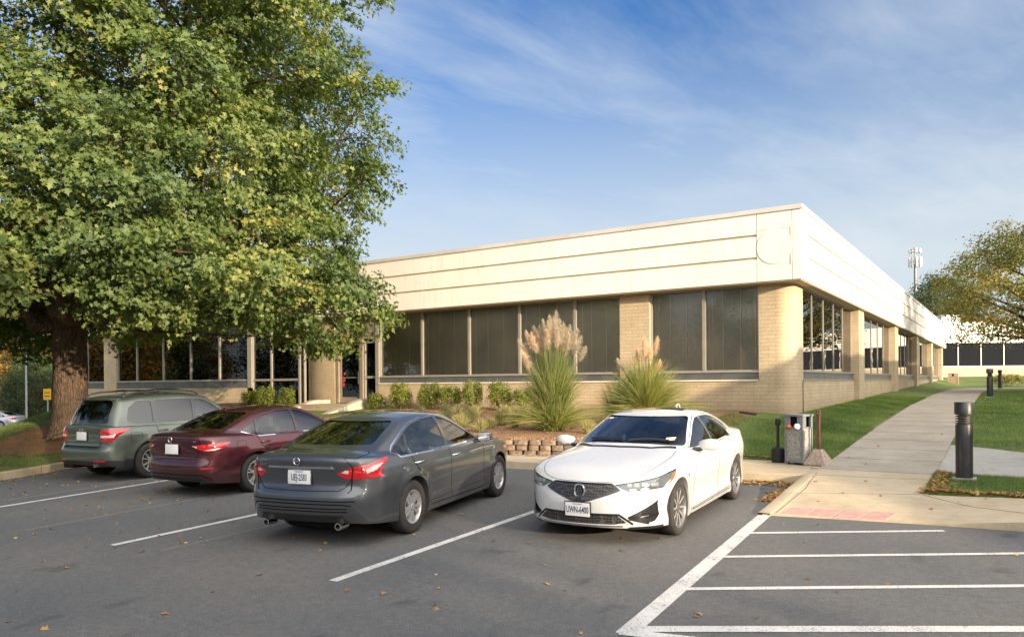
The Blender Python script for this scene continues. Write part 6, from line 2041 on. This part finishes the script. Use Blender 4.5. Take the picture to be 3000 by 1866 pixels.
def pampas(loc, label, seed, H_, R_, nb, plumes, droop=1.0):
    g = np.random.default_rng(seed)
    root = empty('pampas_grass', loc, 0, label, 'ornamental grass')
    a = g.uniform(0, 2*math.pi, nb); r0 = g.uniform(0, .26, nb); q = g.uniform(.1, 1, nb)**.8
    base = np.stack([r0*np.cos(a), r0*np.sin(a), 0*a], 1)
    rr = R_*q*1.0; hh = H_*(1.0-.55*q**1.8*droop)*g.uniform(.7, 1.05, nb)
    low = g.uniform(0, 1, nb) < .35; hh = np.where(low, hh*g.uniform(.12, .55, nb), hh); rr = np.where(low, rr*1.1+.15, rr*.75)
    a2 = a+g.normal(0, .3, nb)
    tip = np.stack([rr*np.cos(a2), rr*np.sin(a2), hh], 1)
    blades('foliage', base, tip, .011, pgm, root, 6, seed=seed, sag=.42)
    for i, (px, pz, L_) in enumerate(plumes):
        # px: offset across the view, pz: height of the plume tip
        dz = g.uniform(-.35, .35)
        cr = np.array([math.cos(YAW), math.sin(YAW), 0]); fw = np.array([-math.sin(YAW), math.cos(YAW), 0])
        tipp = cr*px+fw*dz+np.array([0, 0, pz]); b0 = cr*px*.25+fw*dz*.3+np.array([0, 0, pz*.35])
        ax = unit(tipp-b0+np.array([px*.15, 0, 0])); L_ = L_*1.12; st_ = tipp-ax*L_
        MBs = MB().tube([tuple(b0*[1, 1, .3]), tuple(b0), tuple(st_), tuple(tipp)], [.006, .006, .005, .002], 4)
        m = 760
        t = g.uniform(0, 1, m); w = .13*np.sin(np.pi*np.clip(t*.9+.06, 0, 1))**.6*(1.2-.6*t)*g.uniform(.8, 1.15)
        c = st_+ax*(L_*t[:, None])
        dr = unit(g.normal(0, 1, (m, 3)))
        e = c+dr*w[:, None]*g.uniform(.2, 1.5, (m, 1))+ax*.05+np.array([0.03, -.02, -.045])*g.uniform(0, 1.6, (m, 1))
        o = blades('plume', c, e, .0055, plm, root, 2, seed=seed*50+i, sag=.1, rnd=np.clip(g.uniform(0, 1, m)*.7+.3*t, 0, 1))
        s2 = MBs.build('plume_stem', pgm, o)
    return root
g1 = [(-.78, 2.25, .42), (-.72, 1.95, .38), (-.62, 2.42, .45), (-.50, 2.36, .42), (-.42, 2.55, .45), (-.30, 2.50, .45), (-.22, 2.68, .48), (-.12, 2.62, .42), (-.05, 2.80, .50), (.02, 2.72, .45), (.08, 2.86, .50), (.16, 2.66, .46), (.25, 2.60, .45), (.33, 2.50, .42), (.42, 2.56, .44), (.52, 2.42, .40), (.60, 2.46, .42), (.68, 2.30, .42), (-.15, 2.42, .4), (.1, 2.44, .4), (-.36, 2.3, .4), (.38, 2.34, .4), (.80, 2.05, .32), (-.62, 1.72, .36), (.10, 2.02, .3), (.30, 2.10, .3)]
pampas((-8.95, 15.3, .80), 'tall pampas grass with a crowd of fluffy cream plumes', 61, 2.3, 1.2, 2900, g1, .8)
pampas((-7.45, 17.2, .92), 'lower arching pampas grass with a few thin plumes, behind the white sedan', 62, 1.85, 1.8, 3000, [(-.10, 2.10, .36), (-.03, 2.16, .38), (.05, 2.02, .34), (.34, 2.20, .40), (-.62, 1.66, .3), (.42, 1.62, .3), (.12, 1.95, .34), (-.18, 1.9, .3)], .95)
# dry grass between them
g = np.random.default_rng(71)
dryr = empty('dry_grass_clump', (-8.1, 17.6, .95), 0, 'dry brown grass clump between the two pampas grasses', 'ornamental grass')
drm = leaf_mat('dry_blade', [(.0, (.16, .10, .05)), (.6, (.30, .21, .11)), (1, (.42, .32, .18))], .3)
n = 1500; a = g.uniform(0, 6.283, n); r0 = g.uniform(0, .5, n); r1 = r0+g.uniform(0, .5, n)
blades('foliage', np.stack([r0*np.cos(a), r0*np.sin(a), 0*a], 1), np.stack([r1*np.cos(a), r1*np.sin(a), g.uniform(.35, 1.15, n)], 1), .008, drm, dryr, 4, seed=8)
# liriope tufts
lim = leaf_mat('liriope_blade', [(.0, (.12, .14, .05)), (.5, (.30, .30, .15)), (1, (.50, .46, .28))], .3)
def tuft(seed):
    g = np.random.default_rng(seed); r_ = empty('liriope_tuft'); n = 190
    a = g.uniform(0, 6.283, n); r0 = g.uniform(0, .06, n); r1 = g.uniform(.05, .34, n)
    blades('foliage', np.stack([r0*np.cos(a), r0*np.sin(a), 0*a], 1), np.stack([r1*np.cos(a), r1*np.sin(a), .34-.28*(r1/.34)**2*g.uniform(.6, 1, n)+.02], 1), .011, lim, r_, 3, seed=seed)
    m = 7; a = g.uniform(0, 6.283, m); r1 = g.uniform(.02, .14, m)
    blades('flower_stalk', np.stack([0*a, 0*a, 0*a], 1), np.stack([r1*np.cos(a), r1*np.sin(a), g.uniform(.36, .5, m)], 1), .012, drm, r_, 3, seed=seed, sag=.05)
    return r_
tf = [tuft(81), tuft(82), tuft(83)]
tp_ = [(-14.3, 18.5), (-13.3, 18.2), (-12.3, 18.6), (-11.4, 18.3), (-13.7, 17.2), (-12.6, 17.0), (-11.6, 17.3), (-10.7, 16.9), (-12.9, 15.9), (-11.9, 15.7), (-10.9, 15.9), (-10.1, 15.5), (-11.3, 14.7), (-10.4, 14.5), (-15.2, 17.9), (-14.7, 16.7), (-12.0, 17.7), (-13.1, 16.4), (-11.1, 16.5), (-10.4, 16.3), (-10.8, 15.2), (-12.2, 16.3), (-9.9, 17.6), (-10.6, 18.2), (-7.0, 15.0), (-7.8, 14.9), (-6.5, 15.8), (-11.9, 14.5), (-9.6, 16.9), (-13.9, 15.6)]
for i, (x, y) in enumerate(tp_):
    o = tf[i] if i < 3 else copy_tree(tf[i % 3]); x += random.uniform(-.1, .1)
    o.location = (x, y, H(x, y)+.01); o.rotation_euler = (0, 0, i*.9); s = random.uniform(.85, 1.2); o.scale = (s, s, s)
    tag(o, 'small pale striped grass tuft planted in the mulch bed', 'grass tuft', 'striped grass tufts in the mulch bed')
# lawn blades
lwm = leaf_mat('lawn_blade', [(.0, (.07, .125, .035)), (.6, (.125, .20, .052)), (.92, (.19, .25, .07)), (1, (.36, .30, .14))], .3)
g = np.random.default_rng(91)
def scatter(n, x0, x1, y0, y1, ok):
    x = g.uniform(x0, x1, n); y = g.uniform(y0, y1, n)
    m = np.array([ok(a, b) for a, b in zip(x, y)]); return x[m], y[m]
X_, Y_ = [], []
for n, b, ok in [(42000, (-6.2, -2.84, 14.95, 20.8), lambda a, b: (a > -5.4 or g.uniform() < .35) and (a > -5 or b < 19.8)), (34000, (-4.75, -2.95, 20.8, 36), lambda a, b: True),
                 (26000, (-1.04, 1.6, 12.27, 14.3), lambda a, b: True), (30000, (-1.0, 2.2, 18.0, 30), lambda a, b: b > 18.15-.5*max(0, a+.4)), (16000, (-1.1, 2.0, 30, 46), lambda a, b: True)]:
    x, y = scatter(n, *b, ok); X_.append(x); Y_.append(y)
X_ = np.concatenate(X_); Y_ = np.concatenate(Y_)
Z_ = np.array([H(max(a, -1.05) if a > -1.2 else a, b) for a, b in zip(X_, Y_)])
n = len(X_); base = np.stack([X_, Y_, Z_-.005], 1)
far_ = np.clip((Y_-14)/25, 0, 1)
hgt = g.uniform(.03, .075, n)*(1+.5*far_)
hgt = np.where((X_ < -3.5) & (Y_ < 20), hgt*1.4, hgt)
tip = base+np.stack([g.normal(0, .028, n), g.normal(0, .028, n), hgt], 1)
wd = .006+.010*far_
side = unit(np.cross(tip-base, g.normal(0, 1, (n, 3))))*wd[:, None]
V = np.stack([base-side*.5, base+side*.5, tip], 1).reshape(-1, 3)
o = raw_mesh('grass_blades', V, 3, lwm, None, np.clip(.45+.55*np.array([mnoise.noise(Vector((a*.9, b*.9, 0)))+.5*mnoise.noise(Vector((a*3.1, b*3.1, 5))) for a, b in zip(X_, Y_)])+g.normal(0, .22, n), 0, 1)); tag(o, 'short green grass of the lawns beside the path', 'grass', kind='stuff')
# sparse blades on the left island
x, y = scatter(30000, -30, -17.7, 7, 15, lambda a, b: math.hypot((a+20.6)/2.6, (b-9.9)/1.9) > 1)
z = np.array([H(a, b) for a, b in zip(x, y)]); n = len(x); base = np.stack([x, y, z], 1)
tip = base+np.stack([g.normal(0, .03, n), g.normal(0, .03, n), g.uniform(.04, .09, n)], 1)
side = unit(np.cross(tip-base, g.normal(0, 1, (n, 3))))*.012
ig = raw_mesh('grass_blades', np.stack([base-side*.5, base+side*.5, tip], 1).reshape(-1, 3), 3, lwm, None, g.uniform(.2, 1, n)); tag(ig, 'thin grass under and around the big oak', 'grass', kind='stuff')
# fallen leaves
flm = leaf_mat('fallen_leaf', [(.0, (.16, .075, .03)), (.4, (.34, .17, .06)), (.8, (.50, .29, .10)), (1, (.55, .42, .12))], .1, .8)
P = []
def dropl(x, y, z): P.append((x, y, z))
for k in range(1500):   # pushed up against the front kerb
    t = g.uniform(0, 1); x = -7.5+4.75*t; ky = float(np.interp(x, [-8.2, -4, -2.8], [12.75, 13.0, 13.15]))
    y = ky-abs(g.normal(0, .09+.12*t))-.01; dropl(x, y, lot(x, y)+.006+g.uniform(0, .03))
for k in range(420):
    y = g.uniform(11.2, 13.1); x = -2.90-abs(g.normal(0, .10)); dropl(x, y, lot(x, y)+.008)
for k in range(900):    # left kerb, below the oak
    i = g.integers(4, len(K2)-14); a = Vector(K2[int(i)]); 
    b = Vector(K2[int(i)+1]); p = a.lerp(b, g.uniform()); t = (b-a).normalized(); nn = Vector((t.y, -t.x))
    d = abs(g.normal(0, .25)); x, y = p.x+nn.x*d, p.y+nn.y*d
    if x > -13: continue
    dropl(x, y, lot(x, y)+.006+g.uniform(0, .02))
for k in range(330):
    x = g.uniform(-18, -8); y = g.uniform(4.5, 12.5); dropl(x, y, lot(x, y)+.007)
for k in range(120):
    x = g.uniform(-12, 1); y = g.uniform(2.5, 10); dropl(x, y, lot(x, y)+.007)
for k in range(520):    # grass patch edges
    x = g.uniform(-1.1, 1.2); y = 12.25+abs(g.normal(0, .10)); dropl(x, y, H(max(x, -1.05), y)+.035)
for k in range(260):
    y = g.uniform(12.3, 14.4); x = -1.0+abs(g.normal(0, .12)); dropl(x, y, H(max(x, -1.05), y)+.035)
for k in range(300):
    x = g.uniform(-6, -2.9); y = 14.98+abs(g.normal(0, .05)); dropl(x, y, H(x, y)+.03)
for k in range(420):
    x = g.uniform(-16, -6.5); y = g.uniform(14.2, 20.5); dropl(x, y, H(x, y)+.02)
for k in range(900):
    x = g.uniform(-26, -17.9); y = g.uniform(7, 15); dropl(x, y, H(x, y)+.03)
for k in range(26):
    x = g.uniform(-2.7, 0); y = g.uniform(10.6, 20); dropl(x, y, (zramp(x, y) if y < 13.8 else profP(y)+.012)+.008)
P = np.array(P)
fl = leaves('fallen_leaves', P, np.tile([0, 0, 2.2], (len(P), 1)), .062, flm, None, OAK, 95, droop=0)
tag(fl, 'dry orange and brown leaves scattered over asphalt and kerbs', 'leaves', kind='stuff')
# ---------------------------------------------------------------- cars
for f, (x, y, h) in ((grey_sedan, (-7.05, 6.95, 102)), (white_sedan, (-4.30, 11.2, -87)), (red_sedan, (-11.65, 8.3, 95)), (green_wagon, (-15.08, 8.5, 94))):
    r_ = f(); set_pose(r_, x, y, h)
# silver sedan on the lower road, only its tail in view
P4 = dict(grey_sedan.P); P4['smooth'] = 3
sil, B4, _ = make_car(P4, (0, 0, 0), 0, 'silver sedan on the lower road at the far left, only its tail showing', 'car', 'parked_car', car_paint('paint_silver', (.48, .49, .52), .6, .3))
for sd in (1, -1):
    patch(B4, 'tail_light', [('R', .50, .86), ('R', .70, .80), ('S', -.70, .82), ('S', -.60, .96), ('R', .66, .94)], M['redlens'], sil, .006, .014, sd)
    ribbon(B4, 'window_trim', [[(2.12, .975), (1.0, .962), (-.24, .972)]], M['chrome'], sil, .017, .003, 'S', sd)
    door_handle(B4, sil, .16, .865, sd, M['chrome'])
mirror_parts(sil, B4, (1.98, .90, 1.02), sil.children[0].data.materials[0], 0)
sx_, sy_ = cw_(-40.6, 61); sil.location = (sx_, sy_, -1.335); sil.rotation_euler = (0, 0, R(211))

# ---------------------------------------------------------------- street furniture
blk_m = simple('bollard_black_paint', (.018, .018, .019), .42, .5, 0, coat=.2, var=.4, scale=6)
def bollard():
    r_ = empty('bollard_light')
    MB().lathe([(.0, 0), (.118, 0), (.118, .82), (.112, .84), (0, .84)], (0, 0, 0), 'z', 32).build('post', blk_m, r_, 40)
    mb = MB()
    for k in range(4): mb.lathe([(.085, .845+k*.036), (.118, .850+k*.036), (.118, .862+k*.036), (.085, .870+k*.036)], (0, 0, 0), 'z', 32)
    mb.build('louvre', blk_m, r_, 40)
    MB().lathe([(.0, .84), (.075, .84), (.075, 1.0), (.0, 1.0)], (0, 0, 0), 'z', 24).build('lamp_glass', simple('frosted_glass', (.25, .25, .24), .3), r_, 40)
    MB().lathe([(.0, .99), (.112, .99), (.130, 1.0), (.130, 1.175), (.122, 1.185), (0, 1.185)], (0, 0, 0), 'z', 32).build('cap', blk_m, r_, 40)
    MB().box(-.16, .16, -.16, .16, -.12, .025, bev=.01).build('footing', M['greyconc'], r_)
    return r_
b0 = bollard()
for i, (x, y, z, lab) in enumerate([(-.60, 13.55, None, 'nearest black bollard light, on the grass patch beside the path'), (-.71, 37.2, None, 'middle black bollard light beside the far path'), (-.55, 57.5, None, 'farthest black bollard light, just behind the middle one')]):
    o = b0 if i == 0 else copy_tree(b0)
    o.location = (x, y, (H(x, y)+.02)); tag(o, lab, 'bollard light', 'black bollard lights along the path')
# litter bin
agg, nt, out = newmat('exposed_aggregate'); N = NT(nt); v = N.coord('Object')
vo = N.n('TexVoronoi'); vo.inputs['Scale'].default_value = 75; N.l(v, vo.inputs['Vector'])
c = N.ramp(vo.outputs['Color'], [(.1, (.16, .15, .13)), (.5, (.30, .29, .26)), (.9, (.48, .46, .42))])
N.bsdf(out, c, .85, .3, bump=vo.outputs['Distance'], bstr=.6, bdist=.01)
fr = simple('bin_frame_grey', (.20, .21, .23), .5, .5, .2)
def bin_(agg_m, fr_m, label, loc, rz, w=.36, h=.90, op=True):
    r_ = empty('litter_bin', loc, rz, label, 'litter bin')
    a = w/2
    MB().box(-a+.02, a-.02, -a+.02, a-.02, .05, h*.74).build('panel', agg_m, r_)
    mb = MB()
    for x in (-a, a-.035):
        for y in (-a, a-.035): mb.box(x, x+.035, y, y+.035, .03, h-.02, bev=.004)
    for z0, z1 in ((.04, .075), (h*.735, h*.765)):
        mb.box(-a+.036, a-.036, -a+.003, -a+.03, z0, z1); mb.box(-a+.036, a-.036, a-.03, a-.003, z0, z1); mb.box(-a+.003, -a+.03, -a+.036, a-.036, z0, z1); mb.box(a-.03, a-.003, -a+.036, a-.036, z0, z1)
    mb.build('frame', fr_m, r_)
    MB().box(-a-.015, a+.015, -a-.015, a+.015, h-.02, h+.02, bev=.012).build('lid', fr_m, r_, 40)
    mb = MB()
    for s in (-1, 1):
        mb.box(-a+.036, -.07, s*a*.96-.01*1, s*a*.96+.01, h*.77, h-.021); mb.box(.07, a-.036, s*a*.96-.01, s*a*.96+.01, h*.77, h-.021)
        mb.box(s*a*.96-.01, s*a*.96+.01, -a+.036, -.07, h*.77, h-.021); mb.box(s*a*.96-.01, s*a*.96+.01, .07, a-.036, h*.77, h-.021)
    mb.build('hood_side', fr_m, r_)
    MB().box(-a+.05, a-.05, -a+.05, a-.05, h*.75, h-.03).build('liner', M['well'], r_)
    mb = MB()
    for x in (-a+.05, a-.05):
        for y in (-a+.05, a-.05): mb.lathe([(.0, 0), (.02, 0), (.02, .04), (0, .04)], (x, y, -.005), 'z', 8)
    mb.build('foot', M['blackplastic'], r_)
    return r_
lb = bin_(agg, fr, 'grey stone panelled litter bin with rubbish showing at its opening', (-3.28, 14.62, zside(-3.3, 14.6)+.005), R(-16))
# rubbish in its mouth
def crumple(name, loc, s, mat, lab, seed):
    g = np.random.default_rng(seed); bm = bmesh.new(); bmesh.ops.create_icosphere(bm, subdivisions=2, radius=1)
    for v in bm.verts: v.co *= .75+.45*g.uniform(); v.co.x *= s[0]; v.co.y *= s[1]; v.co.z *= s[2]
    me = bpy.data.meshes.new(name); bm.to_mesh(me); bm.free(); o = link_mesh(name, me, mat); o.location = loc; tag(o, lab, 'litter')
zb_ = zside(-3.3, 14.6)
ca, sa = math.cos(R(-16)), math.sin(R(-16))
def lbp(x, y): return (-3.28+x*ca-y*sa, 14.62+x*sa+y*ca)
crumple('orange_wrapper', (*lbp(-.09, -.19), zb_+.70), (.05, .03, .035), simple('wrapper_orange', (.62, .13, .03), .5), 'crumpled orange wrapper stuffed in the bin opening', 1)
crumple('paper_bag', (*lbp(.07, -.185), zb_+.705), (.06, .03, .055), simple('paper_white', (.66, .68, .68), .7), 'crumpled white paper bag stuffed in the bin opening', 2)
# ash receptacle
r_ = empty('ashtray_post', (-3.68, 14.72, zside(-3.7, 14.7)+.004), 0, 'slim black outdoor ashtray post with a bucket base, left of the litter bin', 'ashtray')
MB().lathe([(0, 0), (.115, 0), (.12, .02), (.12, .24), (.112, .25), (.112, .268), (.05, .29), (0, .29)], (0, 0, 0), 'z', 28).build('bucket', M['blackplastic'], r_, 35)
MB().lathe([(.0, .28), (.036, .28), (.028, .34), (.026, .70), (0, .70)], (0, 0, 0), 'z', 18).build('tube', M['blackplastic'], r_, 35)
MB().lathe([(.0, .69), (.045, .69), (.052, .72), (.052, .80), (.04, .825), (0, .825)], (0, 0, 0), 'z', 20).build('head', M['blackplastic'], r_, 35)
# rusty post in a concrete pyramid
r_ = empty('sign_post_stub', (-2.93, 14.60, zside(-2.9, 14.6)+.004), R(-8), 'rusty steel post set in a cone shaped concrete foot, right of the bin', 'post')
pk, nt, out = newmat('pink_aggregate'); N = NT(nt); v = N.coord('Object')
vo = N.n('TexVoronoi'); vo.inputs['Scale'].default_value = 60; N.l(v, vo.inputs['Vector'])
N.bsdf(out, N.ramp(vo.outputs['Color'], [(.1, (.24, .17, .13)), (.9, (.46, .37, .30))]), .9, .2, bump=vo.outputs['Distance'], bstr=.6, bdist=.01)
mb = MB()
def sq(s, z, n=5):
    return [(s*x, s*y, z) for x, y in ((-1, -.8), (-.8, -1), (.8, -1), (1, -.8), (1, .8), (.8, 1), (-.8, 1), (-1, .8))]
vs = sq(.225, 0)+sq(.225, .03)+sq(.07, .285)
mb.add(vs, [tuple(range(8))[::-1], tuple(range(16, 24))]+[(r*8+i, r*8+(i+1) % 8, r*8+8+(i+1) % 8, r*8+8+i) for r in range(2) for i in range(8)])
mb.build('foot', pk, r_)
mb = MB(); mb.box(-.026, .026, -.026, .026, .27, .98, bev=.004); mb.box(-.033, .033, -.033, .033, .90, .985, bev=.004)
mb.build('post', simple('rusty_steel', (.11, .05, .035), .75, .4, .3, var=.35, scale=12), r_)
o = MB().lathe([(0, -.002), (.011, -.002), (.011, .004), (0, .004)], (0, -.034, .945), 'y', 10).build('bolt', M['chrome'], r_)
# tan bin at the end of the building
tanm = concrete_mat('tan_aggregate', (.42, .30, .20), .2, 60)
bin_(tanm, simple('tan_bin_frame', (.40, .30, .21), .7), 'tan square litter bin by the far end of the building', (-3.75, 68.8, H(-3.75, 68.8)), 0, .70, .95)
# monopole mast
mx_, my_ = -15.6, 169.6
r_ = empty('antenna_mast', (mx_, my_, 2), 0, 'tall phone mast with antenna panels rising behind the building', 'mast')
mg = simple('galvanised_grey', (.20, .20, .20), .5, .5, .4); wh = simple('antenna_white', (.62, .60, .57), .5)
MB().tube([(0, 0, 0), (0, 0, 15), (0, 0, 24.6)], [.42, .30, .24], 12).build('pole', mg, r_, 40)
mb = MB()
for k in range(3):
    a = 2*math.pi*k/3+.5; b = a+2*math.pi/3
    for z in (22.9, 23.7, 25.4, 26.0):
        mb.tube([(1.25*math.cos(a), 1.25*math.sin(a), z), (1.25*math.cos(b), 1.25*math.sin(b), z)], .05, 5)
    mb.tube([(0, 0, 23.4), (1.1*math.cos(a), 1.1*math.sin(a), 23.4)], .07, 5); mb.tube([(1.25*math.cos(a), 1.25*math.sin(a), 22.8), (1.25*math.cos(a), 1.25*math.sin(a), 26.2)], .05, 5)
mb.tube([(0, 0, 24.4), (0, 0, 26.4)], .12, 6)
for k in range(4):
    a = 2*math.pi*k/4+.3; mb.tube([(0, 0, 15.6), (1.2*math.cos(a), 1.2*math.sin(a), 15.6)], .07, 5)
mb.build('antenna_frame', mg, r_)
for k in range(3):
    for j in (-.36, -.02, .34):
        a = 2*math.pi*k/3+.5+math.pi/3+j*1.9
        o = MB().box(-.09, .09, -.17, .17, -.95, .95, bev=.03).build('antenna_panel', wh, r_, 40); o.location = (1.15*math.cos(a), 1.15*math.sin(a), 23.4); o.rotation_euler = (0, 0, a)
        if j: o = MB().box(-.07, .07, -.14, .14, -.4, .4, bev=.03).build('antenna_panel', wh, r_, 40); o.location = (1.1*math.cos(a), 1.1*math.sin(a), 25.6); o.rotation_euler = (0, 0, a)
for k in range(4):
    a = 2*math.pi*k/4+.3
    o = MB().lathe([(0, -.7), (.06, -.7), (.06, .7), (0, .7)], (0, 0, 0), 'z', 8).build('whip_antenna', wh, r_, 40); o.location = (1.2*math.cos(a), 1.2*math.sin(a), 15.7)
# yellow sign and lamp pole in the left distance
sgx, sgy = cw_(-20.85, 34)
r_ = empty('warning_sign', (sgx, sgy, H(sgx, sgy)), YAW, 'small yellow two line road sign on a thin post beyond the grass hump', 'sign')
ht = 1.93-H(sgx, sgy)
MB().tube([(0, 0, -.1), (0, 0, ht-.02)], .03, 8).build('post', simple('sign_post_grey', (.32, .38, .42), .5), r_)
p_ = MB().box(-.175, .175, -.045, -.035, ht-.50, ht, bev=.004).build('sign_panel', simple('sign_yellow', (.72, .42, .02), .5, var=.05), r_)
for z, t in ((-.17, 'PRIVATE'), (-.33, 'LOT')):
    mb = MB()
    random.seed(len(t))
    x = -.13
    while x < .12:
        w = random.uniform(.02, .05); mb.box(x, min(x+w, .14), -.049, -.0455, ht+z-.03, ht+z+.02); x += w+.012
    mb.build('sign_lettering', simple('sign_black', (.10, .07, .01), .6), p_)
lx, ly = cw_(-35.3, 55)
r_ = empty('street_lamp', (lx, ly, -1.35), 0, 'thin grey lamp pole in the distance at the far left', 'street lamp')
MB().tube([(0, 0, 0), (0, 0, 8)], [.09, .06], 10).build('pole', mg, r_, 40)
MB().tube([(0, 0, 7.9), (.5, .3, 8.2), (1.2, .7, 8.25)], [.05, .045, .04], 8).build('arm', mg, r_, 40)
MB().box(1.0, 1.6, .5, .8, 8.16, 8.28, bev=.05).build('lamp_head', mg, r_, 40)

# ---------------------------------------------------------------- light and sky
SUN_EL, SUN_AZ = R(12.1), R(72)     # azimuth measured from -Y towards +X
sdir = Vector((math.sin(SUN_AZ)*math.cos(SUN_EL), -math.cos(SUN_AZ)*math.cos(SUN_EL), math.sin(SUN_EL)))
sd_ = bpy.data.lights.new('sun', 'SUN'); sd_.energy = 3.7; sd_.angle = R(.55); sd_.color = (1.0, .81, .57)
so = bpy.data.objects.new('sun', sd_); COL.objects.link(so); so.rotation_euler = sdir.to_track_quat('Z', 'Y').to_euler()
w = bpy.data.worlds.new('World'); scene.world = w; w.use_nodes = True
nt = w.node_tree
for n_ in list(nt.nodes): nt.nodes.remove(n_)
N = NT(nt)
sky = N.n('TexSky'); sky.sky_type = 'NISHITA'; sky.sun_disc = False
sky.sun_elevation = SUN_EL; sky.sun_rotation = math.atan2(sdir.x, sdir.y); sky.altitude = 100; sky.air_density = 1.0; sky.dust_density = .6; sky.ozone_density = 2.2
bg = N.n('Background'); bg.inputs[1].default_value = .12
ow = N.n('OutputWorld')
tc = N.n('TexCoord'); sp_ = N.n('SeparateXYZ'); N.l(tc.outputs['Generated'], sp_.inputs[0])
zz = N.math('ADD', N.math('MAXIMUM', sp_.outputs['Z'], 0.0), .12)
cx = N.math('DIVIDE', sp_.outputs['X'], zz); cy_ = N.math('DIVIDE', sp_.outputs['Y'], zz)
cb = N.n('CombineXYZ'); N.l(cx, cb.inputs[0]); N.l(cy_, cb.inputs[1])
mp = N.n('Mapping'); mp.inputs['Scale'].default_value = (.62, 1.30, 1); mp.inputs['Location'].default_value = (.6, .35, 0)
vrt = N.n('VectorRotate', rotation_type='Z_AXIS'); vrt.inputs['Angle'].default_value = R(-74); N.l(cb.outputs[0], vrt.inputs['Vector'])
N.l(vrt.outputs[0], mp.inputs[0])
wn = N.n('TexNoise'); wn.inputs['Scale'].default_value = .8; wn.inputs['Detail'].default_value = 3; N.l(mp.outputs[0], wn.inputs['Vector'])
wa = N.n('VectorMath', operation='MULTIPLY_ADD'); N.l(wn.outputs['Color'], wa.inputs[0]); wa.inputs[1].default_value = (.9, .9, 0); N.l(mp.outputs[0], wa.inputs[2])
c1 = N.noise(wa.outputs[0], 1.15, 9, .62)
c2 = N.noise(cb.outputs[0], .55, 5, .5)
cm_ = N.ramp(c1, [(.40, (0, 0, 0)), (.70, (1, 1, 1))])
cm2 = N.ramp(c2, [(.34, (.15, .15, .15)), (.60, (1, 1, 1))])
fac = N.math('MULTIPLY', N.math('MULTIPLY', cm_, cm2), .92)
hz = N.n('MapRange'); hz.inputs[1].default_value = .47; hz.inputs[2].default_value = .15; hz.inputs[3].default_value = 0; hz.inputs[4].default_value = .96
N.l(sp_.outputs['Z'], hz.inputs[0])
hz2 = N.math('POWER', hz.outputs[0], 1.15)
skyc = N.mix(1, sky.outputs[0], (.055, .34, .62), 'MULTIPLY')
s1 = N.mix(hz2, skyc, (2.35, 2.6, 2.75))
s2 = N.mix(fac, s1, (2.5, 2.75, 2.95))
# bright sky glow added behind the viewpoint to lift the light in shade
dt = N.n('VectorMath', operation='DOT_PRODUCT'); N.l(tc.outputs['Generated'], dt.inputs[0]); dt.inputs[1].default_value = tuple(Vector((sdir.x, sdir.y, .35)).normalized())
vr = N.n('MapRange', interpolation_type='SMOOTHSTEP'); vr.inputs[1].default_value = -.05; vr.inputs[2].default_value = .95; N.l(dt.outputs['Value'], vr.inputs[0])
s2 = N.mix(vr.outputs[0], s2, (11.4, 10.9, 10.3))
N.l(s2, bg.inputs[0]); N.l(bg.outputs[0], ow.inputs[0])
scene.view_settings.view_transform = 'Standard'; scene.view_settings.look = 'None'
scene.view_settings.exposure = 1.35; scene.view_settings.gamma = 1
scene.cycles.max_bounces = 8; scene.cycles.transparent_max_bounces = 16
scene.cycles.use_denoising = True
